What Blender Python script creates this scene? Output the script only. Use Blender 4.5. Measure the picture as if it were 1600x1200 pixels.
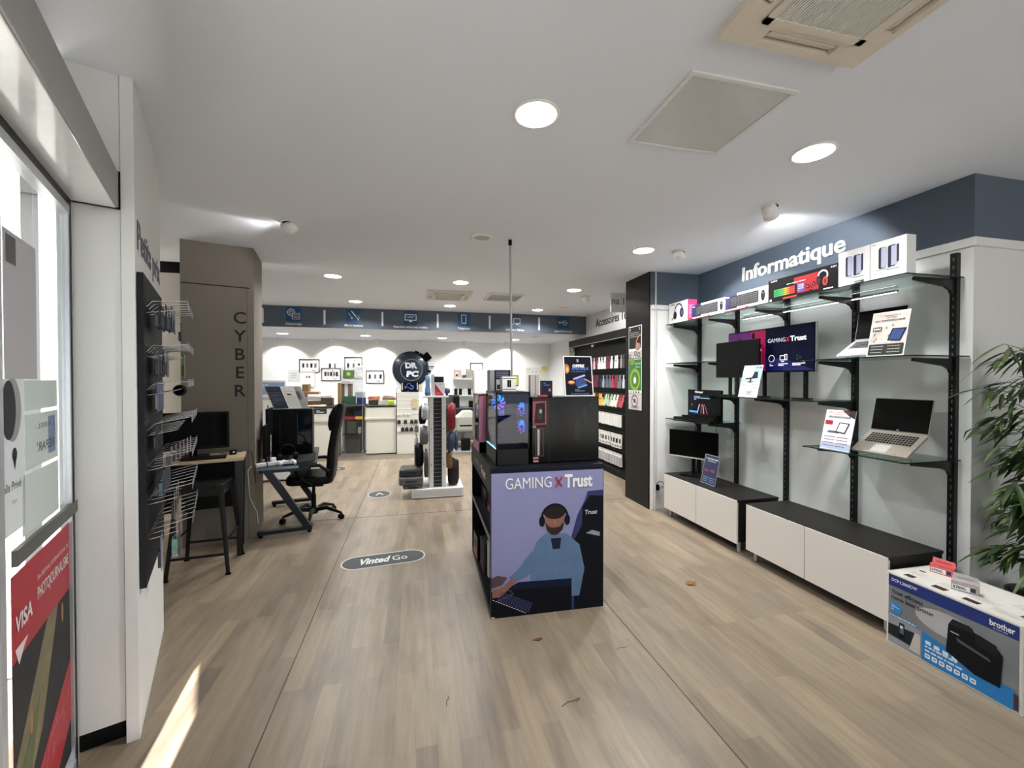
import bpy, math, random
from mathutils import Matrix, Vector
for o in list(bpy.data.objects): bpy.data.objects.remove(o, do_unlink=True)
S = bpy.context.scene; COL = S.collection
R = math.radians
random.seed(7)

# ---------------------------------------------------------------- camera
CEIL = 3.09
cam = bpy.data.cameras.new('camera'); camo = bpy.data.objects.new('camera', cam); COL.objects.link(camo)
cam.sensor_width = 36; cam.lens = 36*650/1600; cam.clip_start = .02; cam.clip_end = 200
camo.location = (0, 0, 1.70); camo.rotation_euler = (R(90-0.705), 0, R(-13.17))
S.camera = camo
# ---------------------------------------------------------------- exposure, world, sun
S.view_settings.view_transform = 'Standard'; S.view_settings.look = 'None'
S.view_settings.gamma = 1; S.view_settings.use_curve_mapping = False
S.view_settings.exposure = 0.42
W = bpy.data.worlds.new('sky'); S.world = W; W.use_nodes = True
bg = W.node_tree.nodes['Background']; bg.inputs[0].default_value = (.76, .87, 1.0, 1); bg.inputs[1].default_value = 2.0
sun = bpy.data.lights.new('sun', 'SUN'); suno = bpy.data.objects.new('sun', sun); COL.objects.link(suno)
sun.energy = 26; sun.angle = R(.6); sun.color = (1, .95, .88)
_d = Vector((-.13, .99, -.96)).normalized()
suno.rotation_euler = _d.to_track_quat('-Z', 'Y').to_euler()
K_PANEL = 25      # ceiling panel watts
K_SPOT = 34       # wall spot watts

# ---------------------------------------------------------------- materials
def lin(c):
    out = []
    for v in c[:3]:
        v = v/255
        out.append(v/12.92 if v <= .04045 else ((v+.055)/1.055)**2.4)
    return tuple(out)+(1,)
MATS = {}
def mat(rgb, rough=.5, metal=0, emit=0, noise=.06, bump=0, scale=40, name=None, coat=0):
    key = (tuple(rgb), rough, metal, emit, noise, bump, scale, name, coat)
    if key in MATS: return MATS[key]
    m = bpy.data.materials.new(name or 'mat_%02x%02x%02x' % tuple(int(v) for v in rgb)); m.use_nodes = True
    nt = m.node_tree; b = nt.nodes['Principled BSDF']
    b.inputs['Roughness'].default_value = rough; b.inputs['Metallic'].default_value = metal
    if coat: b.inputs['Coat Weight'].default_value = coat; b.inputs['Coat Roughness'].default_value = .05
    c = lin(rgb)
    if max(rgb) < 62 and not metal: b.inputs['Specular IOR Level'].default_value = .13
    tc = nt.nodes.new('ShaderNodeTexCoord'); nz = nt.nodes.new('ShaderNodeTexNoise')
    nz.inputs['Scale'].default_value = scale; nt.links.new(tc.outputs['Object'], nz.inputs['Vector'])
    mx = nt.nodes.new('ShaderNodeMix'); mx.data_type = 'RGBA'
    mx.inputs[6].default_value = tuple(v*(1-noise) for v in c[:3])+(1,)
    mx.inputs[7].default_value = tuple(min(1, v*(1+noise)) for v in c[:3])+(1,)
    nt.links.new(nz.outputs['Fac'], mx.inputs[0]); nt.links.new(mx.outputs[2], b.inputs['Base Color'])
    if bump:
        bp = nt.nodes.new('ShaderNodeBump'); bp.inputs['Strength'].default_value = bump; bp.inputs['Distance'].default_value = .004
        nt.links.new(nz.outputs['Fac'], bp.inputs['Height']); nt.links.new(bp.outputs[0], b.inputs['Normal'])
    if emit:
        b.inputs['Emission Color'].default_value = c; b.inputs['Emission Strength'].default_value = emit
    MATS[key] = m
    return m
def glass(name, tint, gloss=.12, rough=.02):
    if name in MATS: return MATS[name]
    m = bpy.data.materials.new(name); m.use_nodes = True; nt = m.node_tree; nt.nodes.clear()
    out = nt.nodes.new('ShaderNodeOutputMaterial'); tr = nt.nodes.new('ShaderNodeBsdfTransparent'); tr.inputs[0].default_value = tint
    gl = nt.nodes.new('ShaderNodeBsdfGlossy'); gl.inputs['Roughness'].default_value = rough
    fr = nt.nodes.new('ShaderNodeFresnel'); fr.inputs[0].default_value = 1.45
    ad = nt.nodes.new('ShaderNodeMath'); ad.operation = 'MULTIPLY_ADD'; ad.inputs[1].default_value = .6; ad.inputs[2].default_value = gloss*.3
    mx = nt.nodes.new('ShaderNodeMixShader')
    nt.links.new(fr.outputs[0], ad.inputs[0]); nt.links.new(ad.outputs[0], mx.inputs[0])
    nt.links.new(tr.outputs[0], mx.inputs[1]); nt.links.new(gl.outputs[0], mx.inputs[2]); nt.links.new(mx.outputs[0], out.inputs[0])
    MATS[name] = m; return m
def film(name, rgb, fac, bumpy=0):   # see-through plastic film
    if name in MATS: return MATS[name]
    m = bpy.data.materials.new(name); m.use_nodes = True; nt = m.node_tree
    b = nt.nodes['Principled BSDF']; b.inputs['Base Color'].default_value = lin(rgb); b.inputs['Roughness'].default_value = .25
    out = nt.nodes['Material Output']; tr = nt.nodes.new('ShaderNodeBsdfTransparent'); mx = nt.nodes.new('ShaderNodeMixShader'); mx.inputs[0].default_value = fac
    nt.links.new(tr.outputs[0], mx.inputs[1]); nt.links.new(b.outputs[0], mx.inputs[2]); nt.links.new(mx.outputs[0], out.inputs[0])
    MATS[name] = m; return m
def translucent(name, rgb, fac=.6):
    if name in MATS: return MATS[name]
    m = bpy.data.materials.new(name); m.use_nodes = True; nt = m.node_tree
    b = nt.nodes['Principled BSDF']; b.inputs['Base Color'].default_value = lin(rgb); b.inputs['Roughness'].default_value = .7
    out = nt.nodes['Material Output']; tr = nt.nodes.new('ShaderNodeBsdfTranslucent'); tr.inputs[0].default_value = lin(rgb)
    nz = nt.nodes.new('ShaderNodeTexNoise'); nz.inputs['Scale'].default_value = 6; bp = nt.nodes.new('ShaderNodeBump'); bp.inputs['Strength'].default_value = .2
    nt.links.new(nz.outputs['Fac'], bp.inputs['Height']); nt.links.new(bp.outputs[0], b.inputs['Normal'])
    mx = nt.nodes.new('ShaderNodeMixShader'); mx.inputs[0].default_value = fac
    nt.links.new(b.outputs[0], mx.inputs[1]); nt.links.new(tr.outputs[0], mx.inputs[2]); nt.links.new(mx.outputs[0], out.inputs[0])
    MATS[name] = m; return m

def floor_mat():
    m = bpy.data.materials.new('oak_laminate'); m.use_nodes = True; nt = m.node_tree; N = nt.nodes.new; L = nt.links.new
    b = nt.nodes['Principled BSDF']
    tc = N('ShaderNodeTexCoord'); mp = N('ShaderNodeMapping'); mp.inputs['Rotation'].default_value = (0, 0, R(90)); L(tc.outputs['Object'], mp.inputs[0])
    br = N('ShaderNodeTexBrick'); br.offset = .37; br.offset_frequency = 2; br.squash = 1
    br.inputs['Scale'].default_value = 1; br.inputs['Brick Width'].default_value = .82; br.inputs['Row Height'].default_value = .1
    br.inputs['Mortar Size'].default_value = .0006; br.inputs['Mortar Smooth'].default_value = .2
    br.inputs['Color1'].default_value = (0, 0, 0, 1); br.inputs['Color2'].default_value = (1, 1, 1, 1); br.inputs['Mortar'].default_value = (.2, .2, .2, 1)
    L(mp.outputs[0], br.inputs['Vector'])
    # second brick pattern for more variety in plank tone
    br2 = N('ShaderNodeTexBrick'); br2.offset = .37; br2.offset_frequency = 2
    br2.inputs['Scale'].default_value = 1; br2.inputs['Brick Width'].default_value = .82; br2.inputs['Row Height'].default_value = .1; br2.inputs['Mortar Size'].default_value = 0
    br2.inputs['Color1'].default_value = (0, 0, 0, 1); br2.inputs['Color2'].default_value = (1, 1, 1, 1); br2.inputs['Bias'].default_value = 0
    mp2 = N('ShaderNodeMapping'); mp2.inputs['Rotation'].default_value = (0, 0, R(90)); mp2.inputs['Location'].default_value = (8.2, 4.0, 0); L(tc.outputs['Object'], mp2.inputs[0]); L(mp2.outputs[0], br2.inputs['Vector'])
    ramp = N('ShaderNodeValToRGB'); e = ramp.color_ramp.elements
    e[0].position = 0; e[0].color = lin((117, 103, 88)); e[1].position = 1; e[1].color = lin((158, 141, 118))
    x = e.new(.35); x.color = lin((135, 120, 102)); x = e.new(.7); x.color = lin((146, 131, 111))
    L(br.outputs['Color'], ramp.inputs[0])
    ramp2 = N('ShaderNodeValToRGB'); e = ramp2.color_ramp.elements; e[0].color = lin((128, 119, 108)); e[1].color = lin((150, 137, 117)); L(br2.outputs['Color'], ramp2.inputs[0])
    mxa = N('ShaderNodeMix'); mxa.data_type = 'RGBA'; mxa.inputs[0].default_value = .45; L(ramp.outputs[0], mxa.inputs[6]); L(ramp2.outputs[0], mxa.inputs[7])
    # grain streaks along the planks (Y)
    mg = N('ShaderNodeMapping'); mg.inputs['Scale'].default_value = (17, 1.3, 1); L(tc.outputs['Object'], mg.inputs[0])
    ng = N('ShaderNodeTexNoise'); ng.inputs['Scale'].default_value = 1.6; ng.inputs['Detail'].default_value = 6; ng.inputs['Roughness'].default_value = .65; L(mg.outputs[0], ng.inputs['Vector'])
    rg = N('ShaderNodeValToRGB'); e = rg.color_ramp.elements; e[0].position = .36; e[0].color = (.78, .77, .765, 1); e[1].position = .62; e[1].color = (1.06, 1.05, 1.04, 1); L(ng.outputs['Fac'], rg.inputs[0])
    mul = N('ShaderNodeMix'); mul.data_type = 'RGBA'; mul.blend_type = 'MULTIPLY'; mul.inputs[0].default_value = .75; L(mxa.outputs[2], mul.inputs[6]); L(rg.outputs[0], mul.inputs[7])
    # dark knots / heartwood clouds
    mk = N('ShaderNodeMapping'); mk.inputs['Scale'].default_value = (5, 1.3, 1); L(tc.outputs['Object'], mk.inputs[0])
    nk = N('ShaderNodeTexNoise'); nk.inputs['Scale'].default_value = 1.3; nk.inputs['Detail'].default_value = 3; L(mk.outputs[0], nk.inputs['Vector'])
    rk = N('ShaderNodeValToRGB'); e = rk.color_ramp.elements; e[0].position = .30; e[0].color = (.70, .68, .68, 1); e[1].position = .50; e[1].color = (1, 1, 1, 1); L(nk.outputs['Fac'], rk.inputs[0])
    mu2 = N('ShaderNodeMix'); mu2.data_type = 'RGBA'; mu2.blend_type = 'MULTIPLY'; mu2.inputs[0].default_value = .8; L(mul.outputs[2], mu2.inputs[6]); L(rk.outputs[0], mu2.inputs[7])
    L(mu2.outputs[2], b.inputs['Base Color'])
    b.inputs['Roughness'].default_value = .38
    bp = N('ShaderNodeBump'); bp.inputs['Strength'].default_value = .08; bp.inputs['Distance'].default_value = .002; L(ng.outputs['Fac'], bp.inputs['Height']); L(bp.outputs[0], b.inputs['Normal'])
    return m
def wood_mat(name, a, b_, sc=(1.5, 30, 30)):
    m = bpy.data.materials.new(name); m.use_nodes = True; nt = m.node_tree; N = nt.nodes.new; L = nt.links.new
    b = nt.nodes['Principled BSDF']; tc = N('ShaderNodeTexCoord'); mp = N('ShaderNodeMapping'); mp.inputs['Scale'].default_value = sc; L(tc.outputs['Object'], mp.inputs[0])
    n = N('ShaderNodeTexNoise'); n.inputs['Scale'].default_value = 1.5; n.inputs['Detail'].default_value = 5; L(mp.outputs[0], n.inputs['Vector'])
    r = N('ShaderNodeValToRGB'); r.color_ramp.elements[0].position = .3; r.color_ramp.elements[0].color = lin(a); r.color_ramp.elements[1].position = .7; r.color_ramp.elements[1].color = lin(b_)
    L(n.outputs['Fac'], r.inputs[0]); L(r.outputs[0], b.inputs['Base Color']); b.inputs['Roughness'].default_value = .4
    return m
WHITE = mat((226, 226, 224), .6, name='white_laminate')
PAPER = mat((238, 238, 236), .6, name='paper')
PWALL = mat((222, 222, 221), .85, bump=.35, scale=60, noise=.02, name='textured_white_wall')
PCEIL = mat((232, 237, 247), .9, bump=.15, scale=90, noise=.01, name='ceiling_paint')
SLATE = mat((80, 93, 108), .6, noise=.05, scale=8, name='slate_blue_paint')
BLACK = mat((10, 10, 11), .35, name='black_plastic')
BLACKM = mat((17, 17, 18), .6, name='black_matt')
BLACKG = mat((6, 6, 7), .08, name='black_gloss')
BLKMET = mat((20, 21, 23), .35, .3, name='black_steel')
CHROME = mat((205, 207, 210), .18, 1, name='chrome')
ALU = mat((188, 190, 193), .35, .8, name='brushed_aluminium')
GREY = mat((120, 121, 122), .6, name='grey_plastic')
DGREY = mat((52, 54, 57), .6, name='dark_grey')
LGREY = mat((180, 181, 182), .6, name='light_grey')
RED = mat((178, 22, 34), .4, name='red')
TAUPE = mat((118, 110, 101), .7, name='taupe_panel')
TAUPE2 = mat((126, 119, 108), .7, name='taupe_side')
CARD = mat((158, 120, 82), .8, name='cardboard')
LIME = mat((170, 205, 60), .5, name='lime')
SHELFGLASS = glass('shelf_glass', (.74, .82, .80, 1), .3)
CLEAR = glass('clear_glass', (.95, .97, .97, 1), .1)
EDGEG = mat((28, 44, 40), .15, name='glass_edge')
def C(h, rough=.5, **k): h = h.lstrip('#'); return mat(tuple(int(h[i:i+2], 16) for i in (0, 2, 4)), rough, **k)

# ---------------------------------------------------------------- mesh builder
class MB:
    def __init__(s, T=None): s.v = []; s.f = []; s.m = []; s.mats = []; s.T = T or Matrix(); s.smooth = []
    def mi(s, m):
        if m not in s.mats: s.mats.append(m)
        return s.mats.index(m)
    def add(s, vs, fs, m, smooth=False):
        b = len(s.v); s.v += [tuple(s.T @ Vector(p)) for p in vs]; k = s.mi(m)
        for f in fs: s.f.append([b+i for i in f]); s.m.append(k); s.smooth.append(smooth)
        return s
    def box(s, x0, x1, y0, y1, z0, z1, m, T=None):
        vs = [(x, y, z) for z in (z0, z1) for y in (y0, y1) for x in (x0, x1)]
        if T: vs = [T @ Vector(p) for p in vs]
        return s.add(vs, [(0, 2, 3, 1), (4, 5, 7, 6), (0, 1, 5, 4), (2, 6, 7, 3), (0, 4, 6, 2), (1, 3, 7, 5)], m)
    def poly(s, pts, m): return s.add(pts, [list(range(len(pts)))], m)
    def prism(s, pts, d, m):      # polygon (3D points) pushed along vector d
        n = len(pts); d = Vector(d); q = [tuple(Vector(p)+d) for p in pts]
        return s.add(list(pts)+q, [list(range(n))[::-1], list(range(n, 2*n))]+[(i, (i+1) % n, n+(i+1) % n, n+i) for i in range(n)], m)
    def tube(s, path, r, m, seg=8, caps=True):
        path = [Vector(p) for p in path]; vs = []; fs = []; n = len(path)
        rs = r if isinstance(r, (list, tuple)) else [r]*n
        up = None
        for i, p in enumerate(path):
            a = path[max(i-1, 0)]; b = path[min(i+1, n-1)]; t = (b-a).normalized()
            if up is None: up = Vector((0, 0, 1)) if abs(t.z) < .9 else Vector((1, 0, 0))
            x = t.cross(up).normalized(); y = x.cross(t).normalized(); up = y
            for k in range(seg): an = 2*math.pi*k/seg; vs.append(tuple(p+x*math.cos(an)*rs[i]+y*math.sin(an)*rs[i]))
        for i in range(n-1):
            for k in range(seg): fs.append((i*seg+k, i*seg+(k+1) % seg, (i+1)*seg+(k+1) % seg, (i+1)*seg+k))
        s.add(vs, fs, m, True)
        if caps: s.add(vs[:seg], [list(range(seg))[::-1]], m); s.add(vs[-seg:], [list(range(seg))], m)
        return s
    def lathe(s, prof, c, m, seg=24, axis='z'):  # prof = [(r, h)]
        vs = []; fs = []; n = len(prof)
        for r, h in prof:
            for k in range(seg):
                a = 2*math.pi*k/seg; p = (r*math.cos(a), r*math.sin(a), h)
                if axis == 'y': p = (p[0], p[2], p[1])
                if axis == 'x': p = (p[2], p[0], p[1])
                vs.append((c[0]+p[0], c[1]+p[1], c[2]+p[2]))
        for i in range(n-1):
            for k in range(seg): fs.append((i*seg+k, i*seg+(k+1) % seg, (i+1)*seg+(k+1) % seg, (i+1)*seg+k))
        fs.append(list(range(seg))[::-1]); fs.append(list(range((n-1)*seg, n*seg)))
        return s.add(vs, fs, m, seg > 12 and n > 4)
    def rbox(s, x0, x1, y0, y1, z0, z1, m, r=.02, axis='z', seg=4):  # box with rounded vertical edges about an axis
        def ring(a0, a1, b0, b1):
            pts = []
            for cx, cy, st in ((a1-r, b1-r, 0), (a0+r, b1-r, 90), (a0+r, b0+r, 180), (a1-r, b0+r, 270)):
                for k in range(seg+1): an = R(st+90*k/seg); pts.append((cx+r*math.cos(an), cy+r*math.sin(an)))
            return pts
        if axis == 'z': p = [(a, b, z0) for a, b in ring(x0, x1, y0, y1)]; d = (0, 0, z1-z0)
        elif axis == 'y': p = [(a, y0, b) for a, b in ring(x0, x1, z0, z1)]; d = (0, y1-y0, 0)
        else: p = [(x0, a, b) for a, b in ring(y0, y1, z0, z1)]; d = (x1-x0, 0, 0)
        return s.prism(p, d, m)
    def build(s, name, parent=None, loc=None, rz=0, bevel=0, seg=2, kind=None, label=None, solid=0):
        me = bpy.data.meshes.new(name); me.from_pydata(s.v, [], s.f)
        for m in s.mats: me.materials.append(m)
        for p, k, sm in zip(me.polygons, s.m, s.smooth): p.material_index = k; p.use_smooth = sm
        me.update()
        o = bpy.data.objects.new(name, me); COL.objects.link(o)
        if parent: o.parent = parent
        if loc: o.location = loc
        if rz: o.rotation_euler = (0, 0, rz)
        if bevel:
            b = o.modifiers.new('bevel', 'BEVEL'); b.width = bevel; b.segments = seg; b.limit_method = 'ANGLE'; b.angle_limit = R(40)
        if kind: o['kind'] = kind
        if label: o['label'] = label
        return o
def tag(o, label, cat, group=None, kind=None):
    o['label'] = label; o['category'] = cat
    if group: o['group'] = group
    if kind: o['kind'] = kind
    return o
def thing(name, label, cat, loc=(0, 0, 0), rz=0, group=None):
    o = bpy.data.objects.new(name, None); o.empty_display_size = .1; COL.objects.link(o)
    o.location = loc; o.rotation_euler = (0, 0, rz)
    return tag(o, label, cat, group)
def struct(mb, name, **k): return mb.build(name, kind='structure', **k)
def copy_tree(o, parent=None):
    c = o.copy(); COL.objects.link(c)
    if parent: c.parent = parent
    for ch in [x for x in o.children]: copy_tree(ch, c)
    return c

# ---------------------------------------------------------------- lettering
_TX = {}
def text_mesh(t, bold):
    k = (t, bold)
    if k in _TX: return _TX[k]
    cu = bpy.data.curves.new('t', 'FONT'); cu.body = t; cu.size = 1; cu.offset = bold; cu.resolution_u = 3
    o = bpy.data.objects.new('t', cu); COL.objects.link(o); bpy.context.view_layer.update()
    me = bpy.data.meshes.new_from_object(o.evaluated_get(bpy.context.evaluated_depsgraph_get()))
    vs = [(v.co.x, v.co.y) for v in me.vertices]; fs = [list(p.vertices) for p in me.polygons]
    bpy.data.objects.remove(o); bpy.data.curves.remove(cu); bpy.data.meshes.remove(me)
    _TX[k] = (vs, fs); return _TX[k]
def cap():
    if 'cap' not in _TX:
        vs, _ = text_mesh('H', 0); _TX['cap'] = max(y for x, y in vs)
    return _TX['cap']
class Print:
    """flat print laid on a surface: origin o, right ux, up uy (metres)"""
    def __init__(s, mb, o, ux, uy, eps=.0006):
        s.mb = mb; s.o = Vector(o); s.ux = Vector(ux).normalized(); s.uy = Vector(uy).normalized(); s.n = s.ux.cross(s.uy); s.e = eps; s.l = 1
    def P(s, x, y, h): return tuple(s.o+s.ux*x+s.uy*y+s.n*(h*s.e))
    def poly(s, pts, m, h=1): return s.mb.poly([s.P(x, y, h) for x, y in pts], m)
    def rect(s, x0, y0, x1, y1, m, h=1): return s.poly([(x0, y0), (x1, y0), (x1, y1), (x0, y1)], m, h)
    def frame(s, x0, y0, x1, y1, w, m, h=1):
        s.rect(x0, y0, x1, y0+w, m, h); s.rect(x0, y1-w, x1, y1, m, h); s.rect(x0, y0+w, x0+w, y1-w, m, h); s.rect(x1-w, y0+w, x1, y1-w, m, h)
    def ell(s, cx, cy, rx, ry, m, h=1, n=24, a0=0, a1=360):
        s.poly([(cx+rx*math.cos(R(a0+(a1-a0)*k/n)), cy+ry*math.sin(R(a0+(a1-a0)*k/n))) for k in range(n if a1-a0 == 360 else n+1)], m, h)
    def ring(s, cx, cy, r, w, m, h=1, n=28, a0=0, a1=360, sy=1):
        for k in range(n):
            a = R(a0+(a1-a0)*k/n); b = R(a0+(a1-a0)*(k+1)/n)
            s.poly([(cx+r*math.cos(a), cy+r*sy*math.sin(a)), (cx+r*math.cos(b), cy+r*sy*math.sin(b)), (cx+(r-w)*math.cos(b), cy+(r-w)*sy*math.sin(b)), (cx+(r-w)*math.cos(a), cy+(r-w)*sy*math.sin(a))], m, h)
    def rrect(s, x0, y0, x1, y1, r, m, h=1):
        pts = []
        for cx, cy, st in ((x1-r, y1-r, 0), (x0+r, y1-r, 90), (x0+r, y0+r, 180), (x1-r, y0+r, 270)):
            for k in range(5): an = R(st+22.5*k); pts.append((cx+r*math.cos(an), cy+r*math.sin(an)))
        s.poly(pts, m, h)
    def line(s, pts, w, m, h=1):
        for (a, b), (c, d) in zip(pts, pts[1:]):
            L = math.hypot(c-a, d-b) or 1; nx, ny = -(d-b)/L*w/2, (c-a)/L*w/2
            s.poly([(a-nx, b-ny), (c-nx, d-ny), (c+nx, d+ny), (a+nx, b+ny)], m, h)
    def text(s, t, x, y, ch, m, h=2, width=None, bold=0, align='l', slant=0, depth=0):
        vs, fs = text_mesh(t, bold); k = ch/cap()
        x0 = min(v[0] for v in vs); x1 = max(v[0] for v in vs); kx = k
        if width: kx = width/(x1-x0)
        w = (x1-x0)*kx; ox = x-(w/2 if align == 'c' else w if align == 'r' else 0)
        pts = [(ox+(a-x0)*kx+slant*b*k, y+b*k) for a, b in vs]
        s.mb.add([s.P(a, b, h) for a, b in pts], fs, m)
        if depth:   # raised letters: side walls from boundary edges
            s.mb.add([tuple(Vector(s.P(a, b, h))-s.n*depth) for a, b in pts], [f[::-1] for f in fs], m)
            cnt = {}
            for f in fs:
                for i in range(len(f)): e = (f[i], f[(i+1) % len(f)]); cnt[e] = 1
            n = len(pts); allv = [s.P(a, b, h) for a, b in pts]+[tuple(Vector(s.P(a, b, h))-s.n*depth) for a, b in pts]
            s.mb.add(allv, [(a+n, b+n, b, a) for (a, b) in cnt if (b, a) not in cnt], m)
        return w
    def scrawl(s, x0, y0, x1, y1, rows, m, h=2, seed=1, fill=.55):   # lines of small unreadable print
        r = random.Random(seed); dy = (y1-y0)/rows
        for i in range(rows):
            x = x0; yb = y1-(i+1)*dy+dy*(1-fill)/2
            while x < x1-.001:
                w = (x1-x0)*r.uniform(.06, .18); e = min(x+w, x1); s.rect(x, yb, e, yb+dy*fill, m, h); x = e+(x1-x0)*.03
                if r.random() < .08: break
XR, YR, ZR = (1, 0, 0), (0, 1, 0), (0, 0, 1)

# ================================================================ THE SETTING
fm = floor_mat()
PLAN = [(.76, -4), (6, -4), (6, 8.70), (-4.3, 8.70), (-4.3, 5.6), (-3.58, 5.24), (-2.605, 2.83), (-2.095, 3.04)]
mb = MB(); mb.prism([(x, y if y != 8.70 else 12, -.06) for x, y in PLAN], (0, 0, .06), fm); struct(mb, 'floor')
mb = MB(); mb.box(-4.2, 3.7, 9.2, 11.3, 0, .004, mat((112, 101, 88), .5, bump=.2, scale=20, name='brown_threshold')); struct(mb, 'trim_1')
SEAM = mat((62, 54, 46), .7, name='floor_seam')
for k, (x0, x1, y0, y1) in enumerate(((-.714, -.709, -3, 9.2), (1.408, 1.413, -3, 9.2), (-1.5, 3, 5.368, 5.374))):
    mb = MB(); mb.box(x0, x1, y0, y1, 0, .0012, SEAM); struct(mb, 'trim_%d' % (k+2))
mb = MB(); mb.prism([(x, y, CEIL) for x, y in PLAN], (0, 0, .1), PCEIL); mb.box(-4.3, 6, 8.70, 11.5, 2.69, CEIL+.1, PCEIL); struct(mb, 'ceiling')
mb = MB(); mb.box(-4.2, 3.73, 8.685, 8.70, 2.69, CEIL, SLATE); struct(mb, 'trim_5')      # blue fascia of the dropped ceiling
mb = MB(); mb.box(-4.3, 3.9, 11.3, 11.4, 0, 2.7, WHITE if 0 else mat((235, 236, 234), .8, noise=.01, name='smooth_white_wall')); struct(mb, 'wall_back')
# right wall: front block with the blue band, partition, accessory wall behind
mb = MB(); mb.box(3.69, 4.3, 2.04, 4.85, 0, 2.655, PWALL)
mb.box(3.69, 4.3, 2.04, 4.85, 2.655, CEIL, SLATE); mb.box(4.3, 6, 2.04, 2.3, 2.655, CEIL, SLATE); mb.box(4.3, 6, 2.04, 2.3, 0, 2.655, PWALL)
struct(mb, 'wall_right')
mb = MB(); mb.box(3.672, 3.69, 2.022, 4.85, 2.60, 2.66, WHITE); mb.box(3.69, 6, 2.022, 2.04, 2.60, 2.66, WHITE); mb.box(2.99, 3.672, 4.832, 4.85, 2.60, 2.66, WHITE); struct(mb, 'trim_6', bevel=.004)
mb = MB(); mb.box(2.98, 3.8, 4.85, 5.47, 0, 2.655, PWALL); mb.box(2.98, 3.8, 4.85, 5.47, 2.655, CEIL, SLATE); struct(mb, 'wall_partition')
mb = MB(); mb.box(2.962, 2.98, 4.855, 5.47, 0, CEIL, mat((30, 30, 29), .42, noise=.12, scale=6, name='black_stained_panel')); struct(mb, 'trim_7', bevel=.002)
mb = MB(); mb.box(3.73, 3.9, 5.47, 11.3, 0, CEIL, mat((214, 215, 214), .8, name='side_white_wall')); struct(mb, 'wall_accessories')
mb = MB(); mb.tube([(3.035, 4.82, 0), (3.035, 4.82, CEIL)], .011, mat((205, 205, 203), .4, name='pipe_white')); struct(mb, 'trim_8')
# right alcove end, wall behind the camera, left side
mb = MB(); mb.box(5.9, 6, -4, 2.3, 0, CEIL, PWALL); struct(mb, 'wall_alcove')
mb = MB(); mb.box(.6, 6, -3.2, -3.1, 0, .25, PWALL); mb.box(.6, 6, -3.2, -3.1, 2.75, CEIL, PWALL); mb.box(3.2, 3.35, -3.2, -3.1, .25, 2.75, PWALL); struct(mb, 'wall_front')
mb = MB(); mb.box(-4, 9, -7.2, -3.2, 2.95, 3.05, mat((205, 205, 200), .9, name='sun_blocker')); struct(mb, 'trim_10')  # unseen slab added to stop sun entering the front opening
mb = MB(); mb.box(-6, 14, -22, -3.2, -.14, -.02, mat((190, 188, 182), .9, name='street')); struct(mb, 'ground_street')
mb = MB(); mb.box(-4.3, -4.2, 4.2, 11.4, 0, CEIL, PWALL); struct(mb, 'wall_left')
mb = MB(); mb.box(-4.2, -2.3, 5.75, 5.85, 0, 2.96, mat((206, 201, 190), .8, name='cream_wall')); mb.box(-4.2, -2.3, 5.74, 5.86, 2.96, CEIL, BLACKM); struct(mb, 'wall_niche')
# taupe column
A, B, Cc = Vector((-2.267, 4.785, 0)), Vector((-1.668, 4.957, 0)), Vector((-1.774, 5.531, 0)); D = A+(Cc-B)
mb = MB(); mb.prism([tuple(p) for p in (A, B, Cc, D)], (0, 0, CEIL), TAUPE)
fx = (B-A).normalized(); p = Print(mb, A, fx, ZR)
p.rect(.0, 2.655, .585, 2.667, mat((58, 48, 42), .8, name='groove'), 1); p.rect(.560, 0, .566, 2.655, mat((92, 86, 78), .8, name='groove2'), 1); p.rect(.0, 0, .008, CEIL, TAUPE2, 1)
struct(mb, 'wall_column')
lt = thing('wall_lettering', 'dark letters C Y B E R stacked down the taupe column', 'letters', tuple(A))
for k, ch in enumerate('CYBER'):
    mb = MB(); p = Print(mb, (0, 0, 0), fx, ZR, .001); p.text(ch, .497, 2.283-.1915*k, .118, mat((44, 44, 46), .5, name='sign_charcoal'), 4, align='c', bold=.012, depth=.004); mb.build('letter', lt)

# ---- diagonal shop front: u runs along it, v points into the shop
U = Vector((-.376, .927, 0)).normalized(); V = Vector((.927, .376, 0)).normalized()
FT = Matrix(((U.x, V.x, 0, 0), (U.y, V.y, 0, 0), (0, 0, 1, 0), (0, 0, 0, 1)))     # (u, v, z) -> world
FACE = mat((232, 233, 231), .55, noise=.03, bump=.05, scale=90, name='white_facing_panel')
mb = MB(FT)
mb.box(2.60, 3.65, -.36, -.312, 0, CEIL, FACE)                     # side panel that reaches the floor
struct(mb, 'wall_front_left', bevel=.002)
mb = MB(FT); mb.box(2.612, 3.62, -.56, -.362, .105, CEIL, FACE); mb.box(2.66, 3.6, -.55, -.37, 0, .105, BLACKM); struct(mb, 'trim_9', bevel=.002)
DKF = mat((60, 57, 53), .8, name='soffit_shade_tone')  # shade above the header is put into this dark colour
mb = MB(FT)
mb.box(-4.5, 2.612, -.80, -.60, 2.62, CEIL, DKF)                   # wall above the doors
mb.box(3.62, 6.2, -1.35, -1.2, 0, CEIL, PWALL); mb.box(3.56, 3.62, -1.35, -.56, 0, CEIL, PWALL)
mb.box(-4.5, -1.6, -.80, -.56, 0, 2.62, PWALL)
mb.box(1.50, 1.80, -.95, -.62, 0, 2.62, PWALL)                     # unseen block added outside to keep sun off the door glass
struct(mb, 'wall_shopfront')
# automatic door header
mb = MB(FT); mb.box(-3.4, 2.575, -.525, -.362, 2.475, 2.635, mat((158, 158, 157), .45, name='header_grey'))
mb.box(-3.4, 2.57, -.52, -.37, 2.470, 2.4755, mat((240, 242, 245), .12, name='header_underside', coat=.6))
mb.box(2.575, 2.583, -.53, -.356, 2.468, 2.64, BLACK)
o = mb.build('door_header', bevel=.003); tag(o, 'long grey automatic door header box above the glass entrance', 'door header')
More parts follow.
